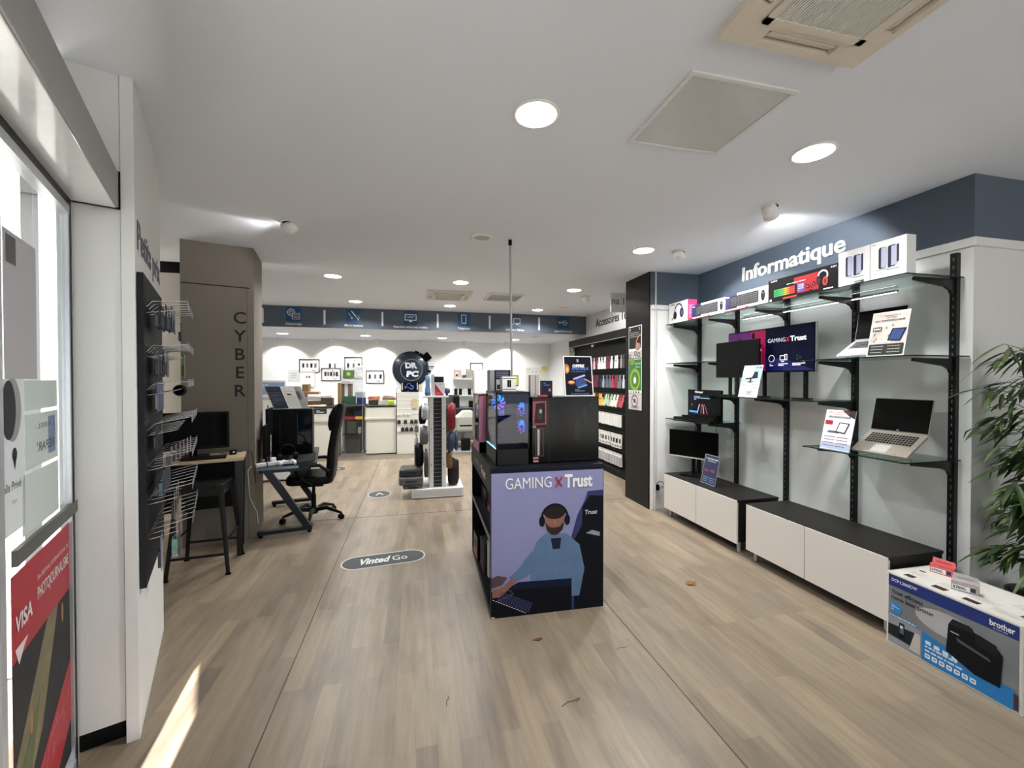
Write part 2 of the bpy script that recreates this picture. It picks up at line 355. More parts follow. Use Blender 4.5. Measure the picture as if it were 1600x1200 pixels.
# door leaf with frame, and unseen film panes added to bound the sun patch
mb = MB(FT); GL = CLEAR
AL = mat((196, 200, 206), .3, .6, name='door_aluminium')
mb.box(1.80, 1.84, -.55, -.51, 0, 2.47, AL); mb.box(2.535, 2.556, -.55, -.515, 0, 2.47, AL); mb.box(1.84, 2.556, -.552, -.512, 2.435, 2.47, BLACK); mb.box(1.84, 2.535, -.55, -.51, 2.40, 2.435, AL); mb.box(1.84, 2.535, -.55, -.51, 0, .06, AL); mb.box(2.556, 2.574, -.55, -.513, 0, 2.49, BLACK); mb.box(2.574, 2.588, -.55, -.512, 0, 2.47, LGREY)
mb.box(2.588, 2.612, -.555, -.53, 0, 2.56, BLACK); mb.box(1.0, 2.60, -.553, -.533, 2.47, 2.50, BLACK)
mb.box(2.34, 2.352, -.60, -.57, 0, 2.5, AL); mb.box(2.40, 2.406, -.60, -.57, 0, 2.5, AL)
d = struct(mb, 'door_1')
mb = MB(FT); mb.box(1.84, 2.535, -.533, -.527, .06, 2.41, GL); mb.build('pane', d)
mb = MB(FT); mb.box(1.93, 2.60, -.524, -.510, 1.118, 1.168, mat((84, 84, 80), .5, name='bar_grey')); mb.build('push_bar', d, label='flat dark grey push bar across the door glass')
SUNFILM = mat((176, 180, 184), .7, name='sun_bound_film')  # opaque strip added out of view to cut off the sun
mb = MB(FT); mb.box(-1.6, .93, -.55, -.51, 2.2, 2.47, AL); mb.box(-1.6, -1.5, -.55, -.51, 0, 2.2, AL)
mb.box(.90, .93, -.55, -.51, 0, 2.47, AL); mb.box(1.545, 1.60, -.55, -.51, 0, 2.47, AL); mb.box(1.71, 1.80, -.55, -.51, 0, 2.47, SUNFILM)
w = struct(mb, 'window_1'); mb = MB(FT); mb.box(-1.5, .9, -.535, -.527, 0, 2.2, translucent('sun_screen_film', (205, 212, 218), .5)); mb.build('sun_screen_pane', w)  # unseen frosted sheet added to hold back direct sun
# posters and stickers on the door glass
GZ = -.5265
def gp(name, label, cat, u0, u1, z0, z1, m, fn=None, lay=0, grp=None):
    mb = MB(); o = U*u0+V*(GZ+lay)+Vector((0, 0, z0)); p = Print(mb, o, U, ZR, .0008); w_, h_ = u1-u0, z1-z0
    p.rect(0, 0, w_, h_, m, 1)
    p2 = Print(mb, o, U, ZR, .0008); 
    if fn: fn(p, w_, h_)
    x = mb.build(name)
    return tag(x, label, cat, grp)
PG = translucent('poster_back', (160, 156, 160), .45)
FR = translucent('frosted_sheet', (176, 182, 180), .5)
def crv(p, w, h):
    p.rect(.02, h*.78, .1, h*.97, translucent('poster_fold', (110, 110, 112), .3), 2)
gp('window_poster', 'large grey paper poster back seen on the upper door glass', 'poster', 1.905, 2.185, 1.70, 2.16, PG, crv)
gp('frosted_sheet', 'frosted grey sheet on the door glass, topmost of three', 'window film', 2.065, 2.405, 1.592, 1.695, FR, None, 0, 'frosted sheets on the door glass')
def lab(p, w, h):
    ink = translucent('mirror_ink', (120, 124, 128), .4)
    vs = 1
    p.text('LABEL', w*.86, h*.70, .018, ink, 2, width=-w*.55); p.text('RÉPAR\'', w*.86, h*.26, .032, ink, 2, width=-w*.55, bold=.02)
    p.rect(w*.66, h*.15, w*.9, h*.9, translucent('blue_patch', (150, 165, 200), .5), 1.5)
gp('frosted_sheet', 'frosted grey sheet with mirrored lettering, middle of three on the door glass', 'window film', 2.065, 2.41, 1.392, 1.578, FR, lab, 0, 'frosted sheets on the door glass')
gp('frosted_sheet', 'tall frosted grey sheet above the push bar, lowest of three on the door glass', 'window film', 2.03, 2.41, 1.18, 1.378, FR, None, 0, 'frosted sheets on the door glass')
def colis(p, w, h):
    p.ell(.045, h*.80, .055, .092, mat((52, 54, 56), .6, name='ink_dark'), 2)
    p.ell(.075, h*.80, .07, .1, mat((150, 152, 154), .6, name='ink_mid'), 1.5)
    p.ell(.085, h*.505, .02, .022, mat((52, 54, 56), .6, name='ink_dark'), 2); p.poly([(.066, h*.50), (.086, h*.40), (.104, h*.50)], mat((52, 54, 56), .6, name='ink_dark'), 2)
    p.text('Colis Privé', .135, h*.28, .026, mat((60, 60, 62), .6, name='ink_dark2'), 2, align='r', bold=.01); p.text('Store', .10, h*.19, .012, mat((90, 90, 92), .6, name='ink_dark3'), 2, align='r')
gp('parcel_point_sticker', 'white door glass sticker with a dark oval, map pin and the words Colis Privé', 'sticker', 1.88, 2.05, 1.22, 1.70, translucent('sticker_white', (196, 198, 202), .4), colis, .002)
def festival(p, w, h):
    red = mat((170, 26, 44), .5, name='poster_red'); wt = mat((226, 214, 214), .6, name='poster_white')
    p.rect(0, 0, w, h, mat((52, 52, 54), .6, noise=.4, scale=9, name='poster_photo_dark'), 1.4)
    p.poly([(0, h*.36), (w*.62, h*.78), (w*.8, h*.80), (w*.42, h*.35), (0, h*.12)], mat((120, 112, 84), .6, noise=.5, scale=14, name='poster_photo_straw'), 1.7)
    p.poly([(0, h*.30), (w*.4, h*.5), (w*.25, h*.28), (0, h*.14)], mat((86, 100, 62), .6, noise=.5, scale=18, name='poster_photo_leaf'), 1.9)
    for a, b in ((.25, .44), (.82, .66), (.08, .2)): p.ell(w*a, h*b, .012, .04, mat((176, 120, 84), .6, name='poster_photo_skin'), 2)
    p.poly([(0, h*.80), (0, h), (w, h), (w, h*.84), (w*.5, h*.86)], red, 2.2); p.rect(0, h*.72, w, h*1.0, red, 2.0)
    p.text('VISA', .02, h*.81, .05, wt, 4, width=.15, bold=.03, slant=.1); p.poly([(.02, h*.76), (.13, h*.76), (.09, h*.735), (.05, h*.70)], wt, 3.5)
    p.text('35e FESTIVAL INTERNATIONAL DE', .22, h*.905, .016, wt, 4, width=w-.25); p.text('PHOTOJOURNALISME', .22, h*.835, .042, wt, 4, width=w-.25, bold=.015)
    p.poly([(0, 0), (0, h*.10), (w, h*.42), (w, h*.16), (w*.55, 0)], red, 2.4)
    r = random.Random(3)
    for i in range(26): a = r.uniform(.02, w-.05); b = r.uniform(h*.02, h*.12)+a/w*h*.22; p.line([(a, b), (a+.015, b+.035)], .003, mat((214, 150, 156), .6, name='poster_pink'), 3)
gp('festival_poster', 'red and dark photo festival poster reading PHOTOJOURNALISME on the lower door glass', 'poster', 1.93, 2.545, .10, 1.085, red if 0 else RED, festival)

# outside
mb = MB(FT); mb.box(-14, 14, -9, -.81, -.14, -.02, mat((196, 192, 184), .9, bump=.2, name='pavement')); struct(mb, 'ground_outside')
mb = MB(FT); mb.box(-16, 20, -4.4, -4.2, 0, 6, mat((214, 212, 206), .9, name='street_wall')); struct(mb, 'wall_street')
for k, (u, s) in enumerate(((6.3, .18), (8.6, .2))):
    mb = MB(FT); mb.box(u, u+s, -2.2, -2.2+s, 0, 4.2, mat((188, 190, 188), .8, name='street_post')); tag(mb.build('street_pillar'), ('pale street pillar seen through the door glass, nearer one', 'pale street pillar seen through the door glass, farther one')[k], 'pillar')

# ================================================================ CEILING FITTINGS
E_DISC = mat((255, 250, 240), .5, emit=16, noise=0, name='led_diffuser')
RINGM = mat((236, 236, 234), .4, name='fitting_white')
def lamp(kind, name, parent, loc, watt, size=.2, rot=None, angle=None, blend=.5, color=(1, .985, .965)):
    l = bpy.data.lights.new(name, kind); l.energy = watt; l.color = color
    if kind == 'AREA': l.shape = 'DISK'; l.size = size; l.spread = R(150)
    if kind == 'SPOT': l.spot_size = angle; l.spot_blend = blend; l.shadow_soft_size = size
    o = bpy.data.objects.new(name, l); COL.objects.link(o); o.parent = parent; o.location = loc
    if rot: o.rotation_euler = rot
    return o
def panel(x, y, z, label, w=None, r=.112):
    t = thing('ceiling_light', label, 'ceiling light', (x, y, z), 0, 'round panel lights in the ceiling')
    mb = MB(); mb.lathe([(r+.012, 0), (r+.012, -.006), (r+.004, -.010), (r-.006, -.008), (r-.006, 0)], (0, 0, 0), RINGM, 40); mb.build('trim_ring', t)
    mb = MB(); mb.lathe([(r-.007, -.003), (r-.007, -.0065), (.001, -.0065)], (0, 0, 0), E_DISC, 40); mb.build('diffuser', t)
    lamp('AREA', 'led', t, (0, 0, -.016), w or K_PANEL, r*1.8)
    return t
wh = [((.625, 2.113), 'large round lit ceiling light nearest the camera, left of the square hatch'), ((2.385, 2.08), 'round lit ceiling light between the square hatch and the blue wall band'),
      ((2.41, 4.07), 'round lit ceiling light in front of the black panel, beside a white swivel spot'), ((-1.07, 6.03), 'round lit ceiling light right of the taupe column'),
      ((.65, 6.01), 'round lit ceiling light just in front of the far air conditioner'), ((2.43, 6.126), 'round lit ceiling light near the accessories wall, nearer of two'),
      ((-1.03, 7.9), 'round lit ceiling light by the blue fascia, left one'), ((.654, 7.97), 'round lit ceiling light behind the far air conditioner'), ((2.41, 8.047), 'round lit ceiling light by the blue fascia, right one')]
for k, ((x, y), l) in enumerate(wh): panel(x, y, CEIL, l, K_PANEL*(.8 if y < 3 else 1.0))
for k, (x, l) in enumerate(((-2.79, 'leftmost'), (-1.09, 'second from the left'), (.65, 'third from the left'), (2.46, 'rightmost'))):
    t = panel(x, (9.95, 10.02, 10.14, 10.2)[k], 2.69, 'round lit light in the dropped ceiling behind the fascia, '+l); t['group'] = 'round lights in the dropped ceiling'
# unlit recessed ring
def ring_off(x, y, z, label, r=.10):
    t = thing('recessed_light', label, 'ceiling light', (x, y, z))
    mb = MB(); mb.lathe([(r+.02, 0), (r+.02, -.006), (r, -.014), (r-.02, -.010), (r-.025, 0)], (0, 0, 0), RINGM, 36); mb.build('trim_ring', t)
    mb = MB(); mb.lathe([(r-.022, -.001), (r-.022, -.004), (.001, -.004)], (0, 0, 0), LGREY, 36); mb.build('lamp_face', t)
ring_off(.647, 4.065, CEIL, 'unlit white recessed ceiling ring left of the grey pole')
ring_off(2.844, 7.64, CEIL, 'unlit recessed ring in the ceiling near the accessories wall', .085)
ring_off(2.78, 9.49, 2.69, 'unlit recessed ring in the dropped ceiling at the right', .085)
# swivel spots
def swivel(x, y, z, tgt, label, watt, grp='white swivel ceiling spots', s=1.0, ang=95, lit=True):
    t = thing('swivel_spotlight', label, 'spotlight', (x, y, z), 0, grp)
    mb = MB(); mb.lathe([(.085*s, 0), (.085*s, -.005), (.062*s, -.008), (.060*s, 0)], (0, 0, 0), RINGM, 30); mb.build('mounting_ring', t)
    d = (Vector(tgt)-Vector((x, y, z-.05*s))).normalized(); q = d.to_track_quat('-Z', 'Y').to_matrix().to_4x4()
    T = Matrix.Translation((0, 0, -.045*s)) @ q
    mb = MB(T); mb.lathe([(.02*s, .07*s), (.045*s, .055*s), (.055*s, .02*s), (.055*s, -.052*s), (.046*s, -.055*s), (.044*s, -.03*s)], (0, 0, 0), RINGM, 26); mb.build('lamp_head', t)
    mb = MB(T); mb.lathe([(.044*s, -.036*s), (.043*s, -.040*s), (.001, -.040*s)], (0, 0, 0), E_DISC if lit else LGREY, 24); mb.build('lens', t)
    if lit: lamp('SPOT', 'beam', t, tuple(Vector((0, 0, -.045*s))+d*.065*s), watt, .03, d.to_track_quat('-Z', 'Y').to_euler(), R(ang), .35, (1, .98, .96))
swivel(-1.078, 4.073, CEIL, (-3.2, 4.7, 2.2), 'white swivel spot on the ceiling aimed left, above the taupe column', K_SPOT*.25)
swivel(2.786, 2.803, CEIL, (3.72, 3.35, 2.25), 'white swivel spot aimed at the blue band, nearer one by the large printer wall', K_SPOT*1.35, ang=112)
swivel(2.82, 4.022, CEIL, (3.72, 3.9, 1.7), 'white swivel spot aimed at the wall shelves, just before the black panel', K_SPOT*1.5, ang=105)
swivel(2.806, 6.555, CEIL, (3.72, 7.2, 1.9), 'white swivel spot aimed at the accessories wall', K_SPOT*1.1)
for k, (x, lit, s) in enumerate(((-3.13, 1, .9), (-1.99, 1, .7), (-.925, 1, 1), (.182, 0, .8), (1.297, 1, 1), (2.397, 1, .8))):
    swivel(x, 10.95, 2.69, (x+.12*(k % 2), 11.3, 1.55), 'small swivel spot under the dropped ceiling, %s from the left' % ('first', 'second', 'third', 'fourth', 'fifth', 'sixth')[k], K_SPOT*.6, 'swivel spots washing the back wall', s, 122, bool(lit))
# big cassette air conditioners
def cassette(x0, x1, y0, y1, label, col):
    cx, cy, w = (x0+x1)/2, (y0+y1)/2, (x1-x0)/2
    t = thing('ceiling_air_conditioner', label, 'air conditioner', (cx, cy, CEIL))
    m = mat(col, .45, name='ac_plastic'+str(col[0])); k = w/.345; g = .235*k; s0, s1, hl = .262*k, .312*k, .17*k
    mb = MB()
    def strip(a0, a1, b0, b1): mb.box(a0, a1, b0, b1, -.032, 0, m)
    # frame built round the four slots and the grille opening
    strip(-w, w, s1, w); strip(-w, w, -w, -s1); strip(-w, -s1, -s1, s1); strip(s1, w, -s1, s1)
    for sx in (-1, 1):
        strip(*sorted((sx*hl, sx*s1)), s0, s1); strip(*sorted((sx*hl, sx*s1)), -s1, -s0)
        strip(*sorted((sx*s0, sx*s1)), hl, s0); strip(*sorted((sx*s0, sx*s1)), -s0, -hl)
    strip(-s0, s0, g, s0); strip(-s0, s0, -s0, -g); strip(-s0, -g, -g, g); strip(g, s0, -g, g)
    mb.build('panel_frame', t)
    mb = MB(); mb.box(-w+.03, w-.03, -w+.03, w-.03, -.004, -.001, mat((40, 36, 33), .8, name='ac_dark')); mb.build('cavity', t)
    mb = MB(); n = 44
    for i in range(n):
        y = -g+2*g*(i+.5)/n; mb.box(-g+.02*k, g-.02*k, y-g/n*.45, y+g/n*.45, -.036, -.022, mat((172, 168, 160), .5, name='ac_grille')) if 0 else mb.box(y-g/n*.5, y+g/n*.5, -g+.012, g-.012, -.038, -.024, mat((226, 224, 218), .5, name='ac_grille'))
    mb.box(-g, g, -g, -g+.03, -.041, -.034, m); mb.box(-g, g, g-.03, g, -.041, -.034, m); mb.box(-g, -g+.03, -g, g, -.041, -.034, m); mb.box(g-.03, g, -g, g, -.041, -.034, m)
    mb.box(-g+.03, g-.03, -.005, .005, -.036, -.022, m); mb.build('intake_grille', t)
    for a in range(4):
        T = Matrix.Rotation(R(90*a), 4, 'Z') @ Matrix.Translation((0, (s0+s1)/2, -.020)) @ Matrix.Rotation(R(28), 4, 'X')
        mb = MB(T); mb.rbox(-hl+.012, hl-.012, -(s1-s0)*.44, (s1-s0)*.44, -.003, .003, mat((222, 216, 206), .45, name='ac_louvre'), .008); mb.build('louvre', t)
cassette(1.178, 1.872, .756, 1.450, 'large beige cassette air conditioner in the ceiling nearest the camera', (222, 212, 198))
cassette(.197, .90, 6.60, 7.30, 'cassette air conditioner in the ceiling near the blue fascia', (206, 203, 196))
t = thing('ceiling_hatch', 'square grey access hatch in the ceiling beside the near air conditioner', 'ceiling hatch', (1.512, 1.94, CEIL))
mb = MB()
for a, b, c, d_ in ((-.295, .295, -.29, -.268), (-.295, .295, .268, .29), (-.295, -.273, -.268, .268), (.273, .295, -.268, .268)): mb.box(a, b, c, d_, -.012, 0, mat((226, 227, 227), .4, name='hatch_frame'))
mb.build('frame', t, bevel=.002); mb = MB(); mb.box(-.27, .27, -.265, .265, -.008, -.001, mat((206, 208, 207), .22, name='hatch_panel')); mb.build('panel', t)
t = thing('ceiling_vent_tray', 'recessed white rectangular vent tray in the far ceiling, right of the air conditioner', 'ceiling vent', (1.47, 6.9, CEIL))
mb = MB()
for a, b, c, d_ in ((-.30, .30, -.29, -.25), (-.30, .30, .25, .29), (-.30, -.26, -.25, .25), (.26, .30, -.25, .25)): mb.box(a, b, c, d_, -.03, 0, mat((214, 214, 212), .4, name='tray_frame'))
mb.build('frame', t, bevel=.003); mb = MB(); mb.box(-.26, .26, -.25, .25, -.004, -.001, mat((150, 150, 148), .5, name='tray_in')); mb.build('panel', t)
# cable pole down to the display stand
t = thing('cable_pole', 'thin grey cable pole running from the ceiling down to the gaming stand', 'pole', (.935, 4.08, 1.075))
mb = MB(); mb.tube([(.02, -.02, 0), (0, 0, CEIL-1.075)], .0115, mat((176, 178, 178), .4, name='pole_grey'), 14); mb.build('pole', t)
mb = MB(); mb.lathe([(.018, CEIL-1.075), (.018, CEIL-1.125), (.012, CEIL-1.13)], (0, 0, 0), BLACK, 16); mb.build('end_cap', t)

# ================================================================ BLUE FASCIA SIGNS
yF = 8.684
for k, x in enumerate((-2.775, -1.695, -.622, .464, 1.547, 2.635)):
    mb = MB(); mb.box(x-.018, x+.018, yF-.012, yF, 2.755, 3.03, PAPER)
    tag(mb.build('divider_bar'), 'white vertical divider bar on the blue fascia, %s from the left' % ('first', 'second', 'third', 'fourth', 'fifth', 'sixth')[k], 'divider', 'white divider bars on the blue fascia')
def tile(x, fn, cap_, label, wc):
    t = thing('service_sign', label, 'sign', (x, yF, 2.765), 0, 'service signs on the blue fascia')
    mb = MB(); mb.rbox(-.135, .135, -.012, 0, .035, .305, mat((16, 74, 120), .35, noise=.25, scale=3, name='icon_blue'), .03, 'y')
    p = Print(mb, (0, -.012, .17), XR, ZR, .0015); fn(p); mb.build('icon_tile', t)
    mb = MB(); p = Print(mb, (0, 0, 0), XR, ZR, .002); p.text(cap_, 0, -.035, .042, PAPER, 2, width=wc, align='c', bold=.008); mb.build('caption', t)
def i1(p):
    p.ring(-.045, .03, .07, .014, PAPER, 1); p.ring(-.045, .03, .035, .012, PAPER, 1); p.rect(-.03, -.10, .11, .02, mat((20, 60, 96), .4, name='icon_dark'), 2); p.frame(-.03, -.10, .11, .02, .01, PAPER, 3)
    for y in (-.01, -.04, -.07): p.rect(-.01, y-.006, .09, y, PAPER, 3)
def i2(p): p.poly([(-.05, .09), (-.035, .1), (.05, .0), (.03, -.015)], PAPER, 1); p.line([(.04, -.01), (.09, -.08)], .012, PAPER, 1); p.line([(-.1, .06), (-.03, -.04)], .008, PAPER, 1); p.ell(-.03, -.045, .016, .016, PAPER, 1); p.line([(.09, .01), (.1, -.05)], .01, PAPER, 1)
def i3(p): p.frame(-.115, -.055, .115, .07, .014, PAPER, 1); p.poly([(-.03, -.085), (.03, -.085), (.02, -.055), (-.02, -.055)], PAPER, 1); p.line([(-.07, .02), (-.04, .0), (-.01, .03), (.02, .0), (.06, .035)], .012, PAPER, 1)
def i4(p): p.frame(-.05, -.1, .05, .1, .012, PAPER, 1); p.rect(-.05, -.1, .05, -.07, PAPER, 1); p.ell(0, -.085, .008, .008, DGREY, 2)
def i5(p): p.frame(-.04, -.05, .11, .06, .012, PAPER, 1); p.rect(.0, -.075, .07, -.06, PAPER, 1); p.line([(-.1, .04), (-.1, -.07), (-.03, -.07)], .012, PAPER, 1)
def i6(p): p.line([(-.09, 0), (.09, 0)], .01, PAPER, 1); p.ell(-.09, 0, .02, .02, PAPER, 1); p.line([(-.04, 0), (0, .04), (.04, .04)], .01, PAPER, 1); p.line([(-.02, 0), (.02, -.045), (.05, -.045)], .01, PAPER, 1); p.rect(.04, .03, .06, .05, PAPER, 1); p.ell(.055, -.045, .013, .013, PAPER, 1); p.poly([(.09, .015), (.09, -.015), (.115, 0)], PAPER, 1)
for a in ((-2.237, i1, 'Dépannage', 'blue icon sign reading Dépannage with a disc and screen', .28), (-1.162, i2, 'Micro soudure', 'blue icon sign reading Micro soudure with a soldering iron', .34), (-.076, i3, 'Réparation autres tous modèles', 'blue icon sign with a computer screen, above the slatwall unit', .66),
          (.999, i4, 'Téléphone', 'blue icon sign reading Téléphone with a phone', .25), (2.102, i5, 'Ordinateur Tablette', 'blue icon sign reading Ordinateur Tablette, behind the pole', .40), (3.195, i6, 'Appareil électronique', 'blue icon sign with a connector symbol, rightmost on the fascia', .42)): tile(*a)

# ================================================================ RIGHT WALL SHELVING
LX, LY = (0, -1, 0), ZR         # reading direction of everything facing the shop from the right wall
mb = MB(); p = Print(mb, (3.689, 4.075, 2.825), LX, ZR, .001)
p.text('Informatique', 0, 0, .148, PAPER, 14, width=1.18, bold=.018, depth=.012)
tag(mb.build('wall_lettering'), 'white raised lettering reading Informatique on the blue band', 'letters')
mb = MB(); p = Print(mb, (3.729, 8.15, 2.79), LX, ZR, .001)
p.text('Accessoires Téléphonie', 0, 0, .165, mat((30, 30, 32), .5, name='sign_black'), 6, width=2.03, bold=.006, depth=.004)
tag(mb.build('wall_lettering'), 'black lettering starting Accessoires on the white wall above the phone cases', 'letters')
PY = [2.13, 2.80, 3.47, 4.14, 4.80]
names = ['nearest the printer box', 'second from the printer box', 'middle one of five', 'second from the white pipe', 'nearest the white pipe']
brk = [[2.392, 1.843, 1.13], [2.392, 1.847, 1.506, 1.123], [2.392, 1.506], [2.392, 1.888, 1.506, 1.18], [2.392, 1.888, 1.18]]
for k, y in enumerate(PY):
    t = thing('shelf_upright', 'black slotted steel upright on the right wall, '+names[k], 'shelf upright', (3.69, y, 0), 0, 'black uprights on the right wall')
    mb = MB(); ztop = 2.575 if k == 0 else 2.50; w = .02
    mb.box(-.034, 0, -w, w, .02, ztop, BLKMET); n = int((ztop-.1)/.055)
    for i in range(n):
        z = .1+i*.055; mb.box(-.0346, -.034, -.004, .004, z, z+.022, mat((96, 98, 100) if 1 else 0, .5, name='slot'))
    mb.build('rail', t)
    for z in brk[k]:
        mb = MB(); pts = [(-.034, 0, z), (-.40, 0, z), (-.405, 0, z-.022), (-.12, 0, z-.055), (-.075, 0, z-.075), (-.055, 0, z-.105), (-.034, 0, z-.105)]
        mb.prism([(a, -.009, c) for a, _, c in pts], (0, .018, 0), BLKMET); mb.build('bracket', t, bevel=.002)
    for z in (.95, 1.62): mb = MB(); mb.lathe([(.006, 0), (.004, -.003), (.001, -.003)], (-.0345, 0, z), CHROME, 8, 'x'); mb.build('screw', t)
def gshelf(y0, y1, z, label, x0=3.19, x1=3.68):
    mb = MB(); mb.box(x0, x1, y0, y1, z, z+.008, SHELFGLASS); mb.box(x0-.0006, x0, y0, y1, z, z+.008, EDGEG); mb.box(x0, x1, y0-.0006, y0, z, z+.008, EDGEG); mb.box(x0, x1, y1, y1+.0006, z, z+.008, EDGEG)
    tag(mb.build('glass_shelf'), label, 'glass shelf', 'glass shelves on the right wall')
gshelf(2.085, 3.46, 2.394, 'top glass shelf carrying the white boxes and the black gaming box', 3.16)
gshelf(3.464, 4.815, 2.394, 'top glass shelf carrying the keyboard boxes and headset box', 3.18)
gshelf(2.05, 2.86, 1.850, 'glass shelf under the upper open laptop', 3.16)
gshelf(2.09, 2.84, 1.132, 'glass shelf under the lower open laptop', 3.17)
gshelf(2.78, 4.18, 1.509, 'glass shelf under the wide gaming display and middle monitor', 3.18)
gshelf(4.09, 4.815, 1.892, 'small empty glass shelf beside the white pipe', 3.18)
gshelf(4.09, 4.815, 1.184, 'small glass shelf under the black stepped stand', 3.18)
LEDW = mat((250, 252, 255), .5, emit=5, noise=0, name='led_strip')
t = thing('led_strip', 'lit white strip light under the top glass shelf', 'strip light', (3.62, 3.0, 2.375))
mb = MB(); mb.box(-.012, .012, -.55, 1.0, -.004, .012, ALU); mb.build('channel', t); mb = MB(); mb.box(-.009, .009, -.54, .99, -.007, -.004, LEDW); mb.build('diffuser', t)

TZ = 2.4025   # top of the top shelf glass
# two white headphone boxes
HP1, HP2 = mat((52, 50, 66), .4, name='print_indigo'), mat((176, 180, 206), .5, name='print_lilac')
for k, (y, lab_) in enumerate(((2.585, 'square white box printed with a violet gadget, beside the black gaming box'), (2.352, 'square white box printed with a violet gadget, at the near end of the top shelf'))):
    t = thing('product_box', lab_, 'box', (3.215, y, TZ), 0, 'white gadget boxes on the top shelf')
    mb = MB(); mb.box(0, .085, -.228, 0, 0, .272, mat((228, 228, 228), .5, name='box_white')); mb.build('carton', t, bevel=.0015)
    mb = MB(); p = Print(mb, (0, 0, 0), LX, ZR, .0006)
    for a, b in ((.055, HP1), (.115, HP1)):
        p.rrect(a, .075, a+.05, .225, .012, b, 1)
    p.rrect(.072, .08, .11, .222, .01, HP2, 2); p.rrect(.128, .082, .178, .218, .012, HP2, 2); p.rrect(.170, .10, .184, .222, .005, HP1, 3); p.rrect(.115, .072, .136, .22, .008, HP1, 3)
    p.rect(.045, .066, .115, .070, GREY, 1); p.rect(.108, .058, .185, .063, GREY, 1); p.rect(.012, .252, .035, .257, GREY, 1)
    if k == 0: p.rect(.12, .0, .19, .03, mat((84, 84, 78), .5, name='label_grey'), 1); p.scrawl(.122, .004, .188, .026, 2, PAPER, 2)
    mb.build('front_print', t)
# black gaming bundle box
t = thing('gaming_bundle_box', 'long black gaming bundle box with red and rainbow keyboard picture on the top shelf', 'box', (3.215, 3.245, TZ))
mb = MB(); mb.box(0, .14, -.655, 0, 0, .205, mat((20, 20, 21), .4, name='box_black')); mb.build('carton', t, bevel=.002)
mb = MB(); p = Print(mb, (0, 0, 0), LX, ZR, .0006)
p.rect(.27, .035, .50, .175, mat((130, 16, 26), .4, noise=.7, scale=30, name='print_red'), 1); p.poly([(.06, .03), (.30, .02), (.30, .12), (.06, .12)], mat((30, 24, 26), .4, name='print_dk'), 2)
for i in range(16):
    col = ('#2e9a5a', '#2e9a5a', '#43a060', '#70a850', '#b8a83c', '#d07a30', '#c84030', '#c83038')[min(i//2, 7)]
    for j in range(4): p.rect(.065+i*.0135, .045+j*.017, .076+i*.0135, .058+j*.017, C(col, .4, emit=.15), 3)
p.rect(.305, .045, .37, .115, C('#4440a8'), 3); p.scrawl(.31, .05, .365, .11, 4, C('#a8a8e8'), 4, 5)
p.scrawl(.20, .13, .38, .14, 1, PAPER, 3, 2); p.text('GAMING', .03, .185, .012, PAPER, 3, bold=.02); p.text('4 IN 1', .60, .178, .012, PAPER, 3, bold=.02)
for a, b in ((.40, .075), (.43, .05), (.455, .085)): p.ell(a, b, .014, .018, C('#301014'), 3); p.ell(a, b, .006, .008, C('#d04050'), 4)
p.ring(.535, .135, .045, .012, LGREY, 4, a0=-30, a1=200); p.ell(.50, .10, .02, .038, C('#2a2426'), 4); p.ell(.555, .085, .022, .036, C('#b03030'), 5); p.ell(.555, .085, .012, .022, C('#402020'), 6)
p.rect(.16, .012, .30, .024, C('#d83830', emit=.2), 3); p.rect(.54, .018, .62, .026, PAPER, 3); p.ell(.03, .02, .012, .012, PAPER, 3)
mb.build('front_print', t)
# keyboard and mouse boxes
def kb(y, w, h, lab_):
    t = thing('keyboard_box', lab_, 'box', (3.215, y, TZ), 0, 'white keyboard and mouse boxes on the top shelf')
    mb = MB(); mb.box(0, .05, -w, 0, 0, h, mat((232, 232, 232), .5, name='box_white2')); mb.build('carton', t, bevel=.0015)
    mb = MB(); p = Print(mb, (0, 0, 0), LX, ZR, .0006)
    p.rect(0, 0, w*.30, h, C('#1c2250'), 1); p.rect(w*.12, h*.22, w*.80, h*.86, mat((26, 26, 28), .35, name='print_keys'), 2)
    for i in range(17):
        for j in range(5): p.rect(w*.135+i*w*.0385, h*.27+j*h*.112, w*.135+i*w*.0385+w*.031, h*.27+j*h*.112+h*.085, C('#48484c'), 3)
    p.ell(w*.90, h*.52, w*.045, h*.30, C('#222226'), 2); p.ell(w*.90, h*.66, w*.006, h*.05, LGREY, 3)
    p.text('Trust', w*.02, h*.82, h*.09, PAPER, 3, bold=.02); p.rect(0, h*.04, w*.56, h*.15, C('#c02838'), 3); p.text('WIRELESS KEYBOARD & MOUSE', w*.02, h*.065, h*.07, PAPER, 4, width=w*.5, bold=.01)
    mb.build('front_print', t)
kb(4.345, .545, .168, 'white keyboard and mouse box next to the headset box'); kb(3.795, .545, .176, 'white keyboard and mouse box touching the black gaming box')
t = thing('headset_box', 'white and pink headset box at the far end of the top shelf', 'box', (3.215, 4.80, TZ))
mb = MB(); mb.box(0, .13, -.375, 0, 0, .262, mat((226, 226, 228), .5, name='box_white3')); mb.build('carton', t, bevel=.0015)
mb = MB(); p = Print(mb, (0, 0, 0), LX, ZR, .0006); hb = C('#1a2434')
p.ring(.20, .15, .085, .016, hb, 1, a0=10, a1=200, sy=1.1); p.ell(.13, .10, .035, .05, hb, 2); p.ell(.265, .12, .04, .06, hb, 2); p.line([(.13, .10), (.06, .05)], .012, hb, 2); p.ell(.27, .12, .02, .032, C('#3a5070'), 3); p.text('HEADSET', .2, .02, .016, hb, 2); p.rect(.04, .235, .12, .245, DGREY, 1)
mb.build('front_print', t)
